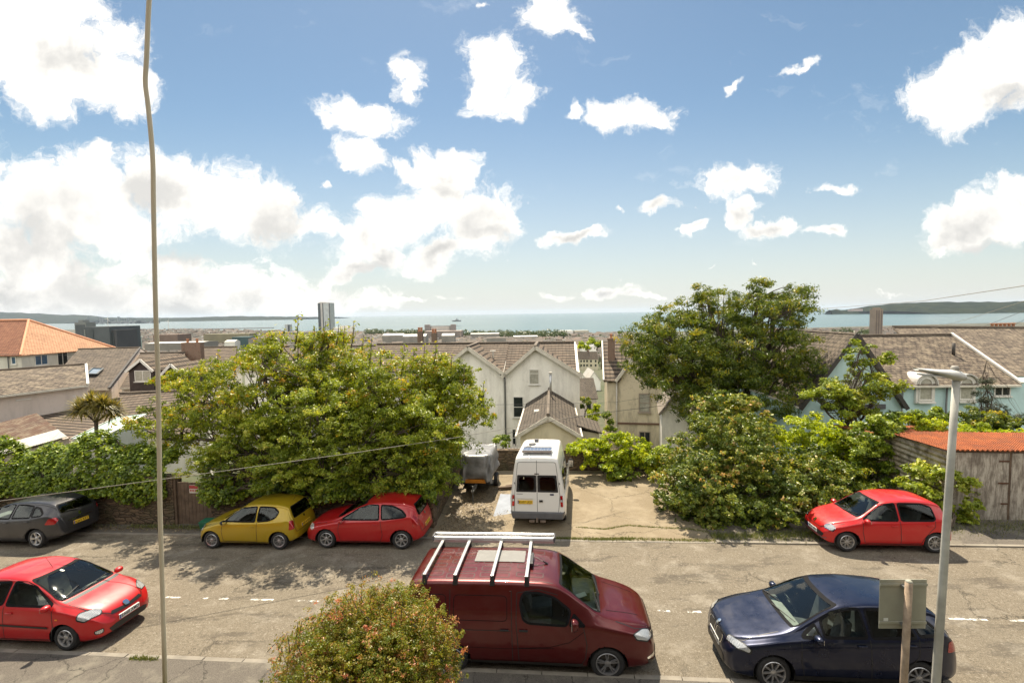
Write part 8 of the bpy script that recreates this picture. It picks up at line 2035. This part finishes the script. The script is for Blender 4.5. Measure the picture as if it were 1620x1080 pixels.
# harbour breakwater, wind turbine, cranes, masts
m_dk = farmat('breakwater stone', (.14,.13,.12))
a, b = at(210, 519.5, 3300), at(432, 515.5, 3500); mb = MB(); mb.hexa([Vector((a.x,a.y-12,SEA-2)), Vector((b.x,b.y-12,SEA-2)), Vector((b.x,b.y+12,SEA-2)), Vector((a.x,a.y+12,SEA-2))], [Vector((a.x,a.y-6,SEA+6)), Vector((b.x,b.y-6,SEA+5)), Vector((b.x,b.y+6,SEA+5)), Vector((a.x,a.y+6,SEA+6))])
tag(mb.build('breakwater', m_dk), 'long dark breakwater reaching into the bay on the left', 'breakwater')
for (px_, y0, y1, D, lb) in ((171,504,516,3200,'wind turbine on the docks behind the dark grey apartments'),(266.5,508,517,3200,'wind turbine on the docks just right of the cable')):
    p, t_ = at(px_, y1, D), at(px_, y0, D); tb_ = empty('wind_turbine', p); h = t_.z-p.z; MB().tube([(0,0,-10),(0,0,h)], [2.2,1.2], 8).build('tower', FW_[3], tb_); 
    for k in range(3): q = 2*math.pi*k/3+.4; MB().tube([(0,-2,h),(math.sin(q)*h*.5,-2,h+math.cos(q)*h*.5)], [1.3,.4], 6).build('blade', FW_[3], tb_)
    tag(tb_, lb, 'wind turbine')
def hill(name, label, prof, D, dep, mat, base_py=None):
    """ridge given by skyline pixels at distance D; a rounded slope with real depth"""
    mb = MB(); n = len(prof); rows = 7; idx = []
    for r_ in range(rows+1):
        f_ = r_/rows
        for (px, py) in prof:
            t_ = at(px, py, D); hgt = max(2, t_.z-SEA); y = D-dep/2+dep*f_
            z = SEA-2+hgt*math.sin(math.pi*min(1, f_*1.0))**.7*(1+.12*math.sin(px*.21+f_*9)); mb.v.append((t_.x*(1+(f_-.5)*.02), y, z))
    for r_ in range(rows):
        for k in range(n-1): mb.f.append((r_*n+k, r_*n+k+1, (r_+1)*n+k+1, (r_+1)*n+k)); mb.m.append(0)
    return tag(mb.build(name, mat, smooth=True), label, kind='structure')
def dense_prof(keys, jit, seed, step=4):
    g = np.random.default_rng(seed); xs = np.arange(keys[0][0], keys[-1][0], step); ys = np.interp(xs, [k[0] for k in keys], [k[1] for k in keys])+g.normal(0, jit, len(xs)); return list(zip(xs, ys))
m, t, o_m = newmat('wooded hill'); tc = t.add('ShaderNodeTexCoord').outputs['Object']
c = t.mix(t.mapr(t.noise(tc, .006, 8, .7), .4, .6), (.009,.016,.010), (.026,.034,.018)); c = t.mix(t.mapr(t.noise(tc, .02, 5, .7), .60, .66), c, (.06,.058,.042)); pbr(t, o_m, c, .95, spec=.05); M_HILL = m
hill('headland', 'wooded headland across the bay on the right', dense_prof([(1374,491.5),(1385,488),(1400,483),(1425,481),(1445,480),(1470,479),(1500,478.5),(1540,479),(1580,479),(1640,477),(1800,474)], .5, 1), 6500, 2200, M_HILL)
hill('islet', 'low islets at the tip of the right headland', dense_prof([(1311,490.5),(1318,489.2),(1324,488.6),(1330,490.8),(1345,490.6),(1352,488.8),(1362,488.2),(1374,490.4)], .12, 2, 2), 6800, 300, M_HILL)
hill('hills', 'pale blue hills across the bay at the left edge', dense_prof([(-300,492),(-60,494),(20,496),(60,497.5),(82,499.5),(96,498.2),(104,499),(118,503),(150,503.6),(220,503.5)], .25, 3), 14000, 5000, M_HILL)
hill('hills', 'faint long far shore beyond the bay left of the tallest tower', dense_prof([(100,503.6),(180,502.6),(260,503.2),(330,501.8),(360,500.2),(400,500.6),(470,501.0),(520,501.5)], .15, 4), 15000, 5000, M_HILL)
0 and hill('beach_bank', 'sandy shore strip below the right headland', dense_prof([(1374,492.5),(1450,491.8),(1540,490.8),(1640,489.8),(1800,488)], .1, 5), 6000, 300, farmat('far sand', (.32,.28,.20)))
lh = empty('lighthouse', at(1324, 489.5, 6790)); MB().tube([(0,0,-20),(0,0,12)], [5,4], 8).build('tower', FW_[3], lh); MB().tube([(0,0,12),(0,0,17)], 3, 8).build('lantern', m_g2, lh); tag(lh, 'tiny white lighthouse on the outer islet', 'lighthouse')
o = far_mesh([(0,0,0,120,40,22,0,0),(-90,0,0,50,30,12,0,0)], 'x').build('pier_building', [farmat('pinkish pier wall', (.42,.32,.30)), FR[1]]); o.location = at(1356, 491.3, 6300); tag(o, 'pale pinkish buildings by the headland pier', 'building')
mb = MB()
for px_ in np.arange(128, 250, 3.5):
    p = at(px_, 504, 9000); h = random.uniform(10, 60) if random.random() < .75 else random.uniform(70, 150); w = random.uniform(8, 70) if h < 60 else 8; mb.box(p.x-w, 9000-20, SEA-2, p.x+w, 9000+20, SEA+h)
tag(mb.build('steelworks', farmat('steelworks grey', (.20,.20,.20))), 'faint steelworks chimneys and sheds on the far shore at left', kind='stuff')
# ship
sp_ = empty('ship', at(722.5, 508, 3600)); k = 3600/F; mb = MB(); mb.hexa([(-6.5*k,-8,-3),(6.2*k,-8,-3),(6.2*k,8,-3),(-6.5*k,8,-3)], [(-7.5*k,-9,1.3*k),(7.6*k,-1,1.5*k),(7.6*k,1,1.5*k),(-7.5*k,9,1.3*k)]); mb.build('hull', farmat('ship hull', (.14,.15,.16)), sp_)
MB().box(-2.4*k,-6,1.3*k,3.2*k,6,2.8*k).build('superstructure', farmat('ship grey', (.36,.38,.38)), sp_); MB().box(-.6*k,-4,2.8*k,1.6*k,4,4.0*k).build('bridge', farmat('ship grey', (.36,.38,.38)), sp_); MB().tube([(.4*k,0,4*k),(.4*k,0,6.0*k)], 1.2, 6).build('mast', m_gd, sp_)
tag(sp_, 'grey ship out in the bay, right of the tallest tower', 'ship')

HAZE = 1.6e-5
# ------------------------------------------------------------------ haze
m = bpy.data.materials.new('haze air'); m.use_nodes = True; t = NT(m.node_tree); t.n.clear(); o_m = t.add('ShaderNodeOutputMaterial')
pv = t.add('ShaderNodeVolumePrincipled'); pv.inputs['Color'].default_value = (.70,.84,1.0,1); pv.inputs['Density'].default_value = HAZE; pv.inputs['Anisotropy'].default_value = .2; t.link(pv.outputs[0], o_m.inputs['Volume'])
hz_o = MB().box(-72000, -300, -131, 72000, 62000, 330).build('haze', m); tag(hz_o, 'thin sea haze softening the far shore', kind='stuff')
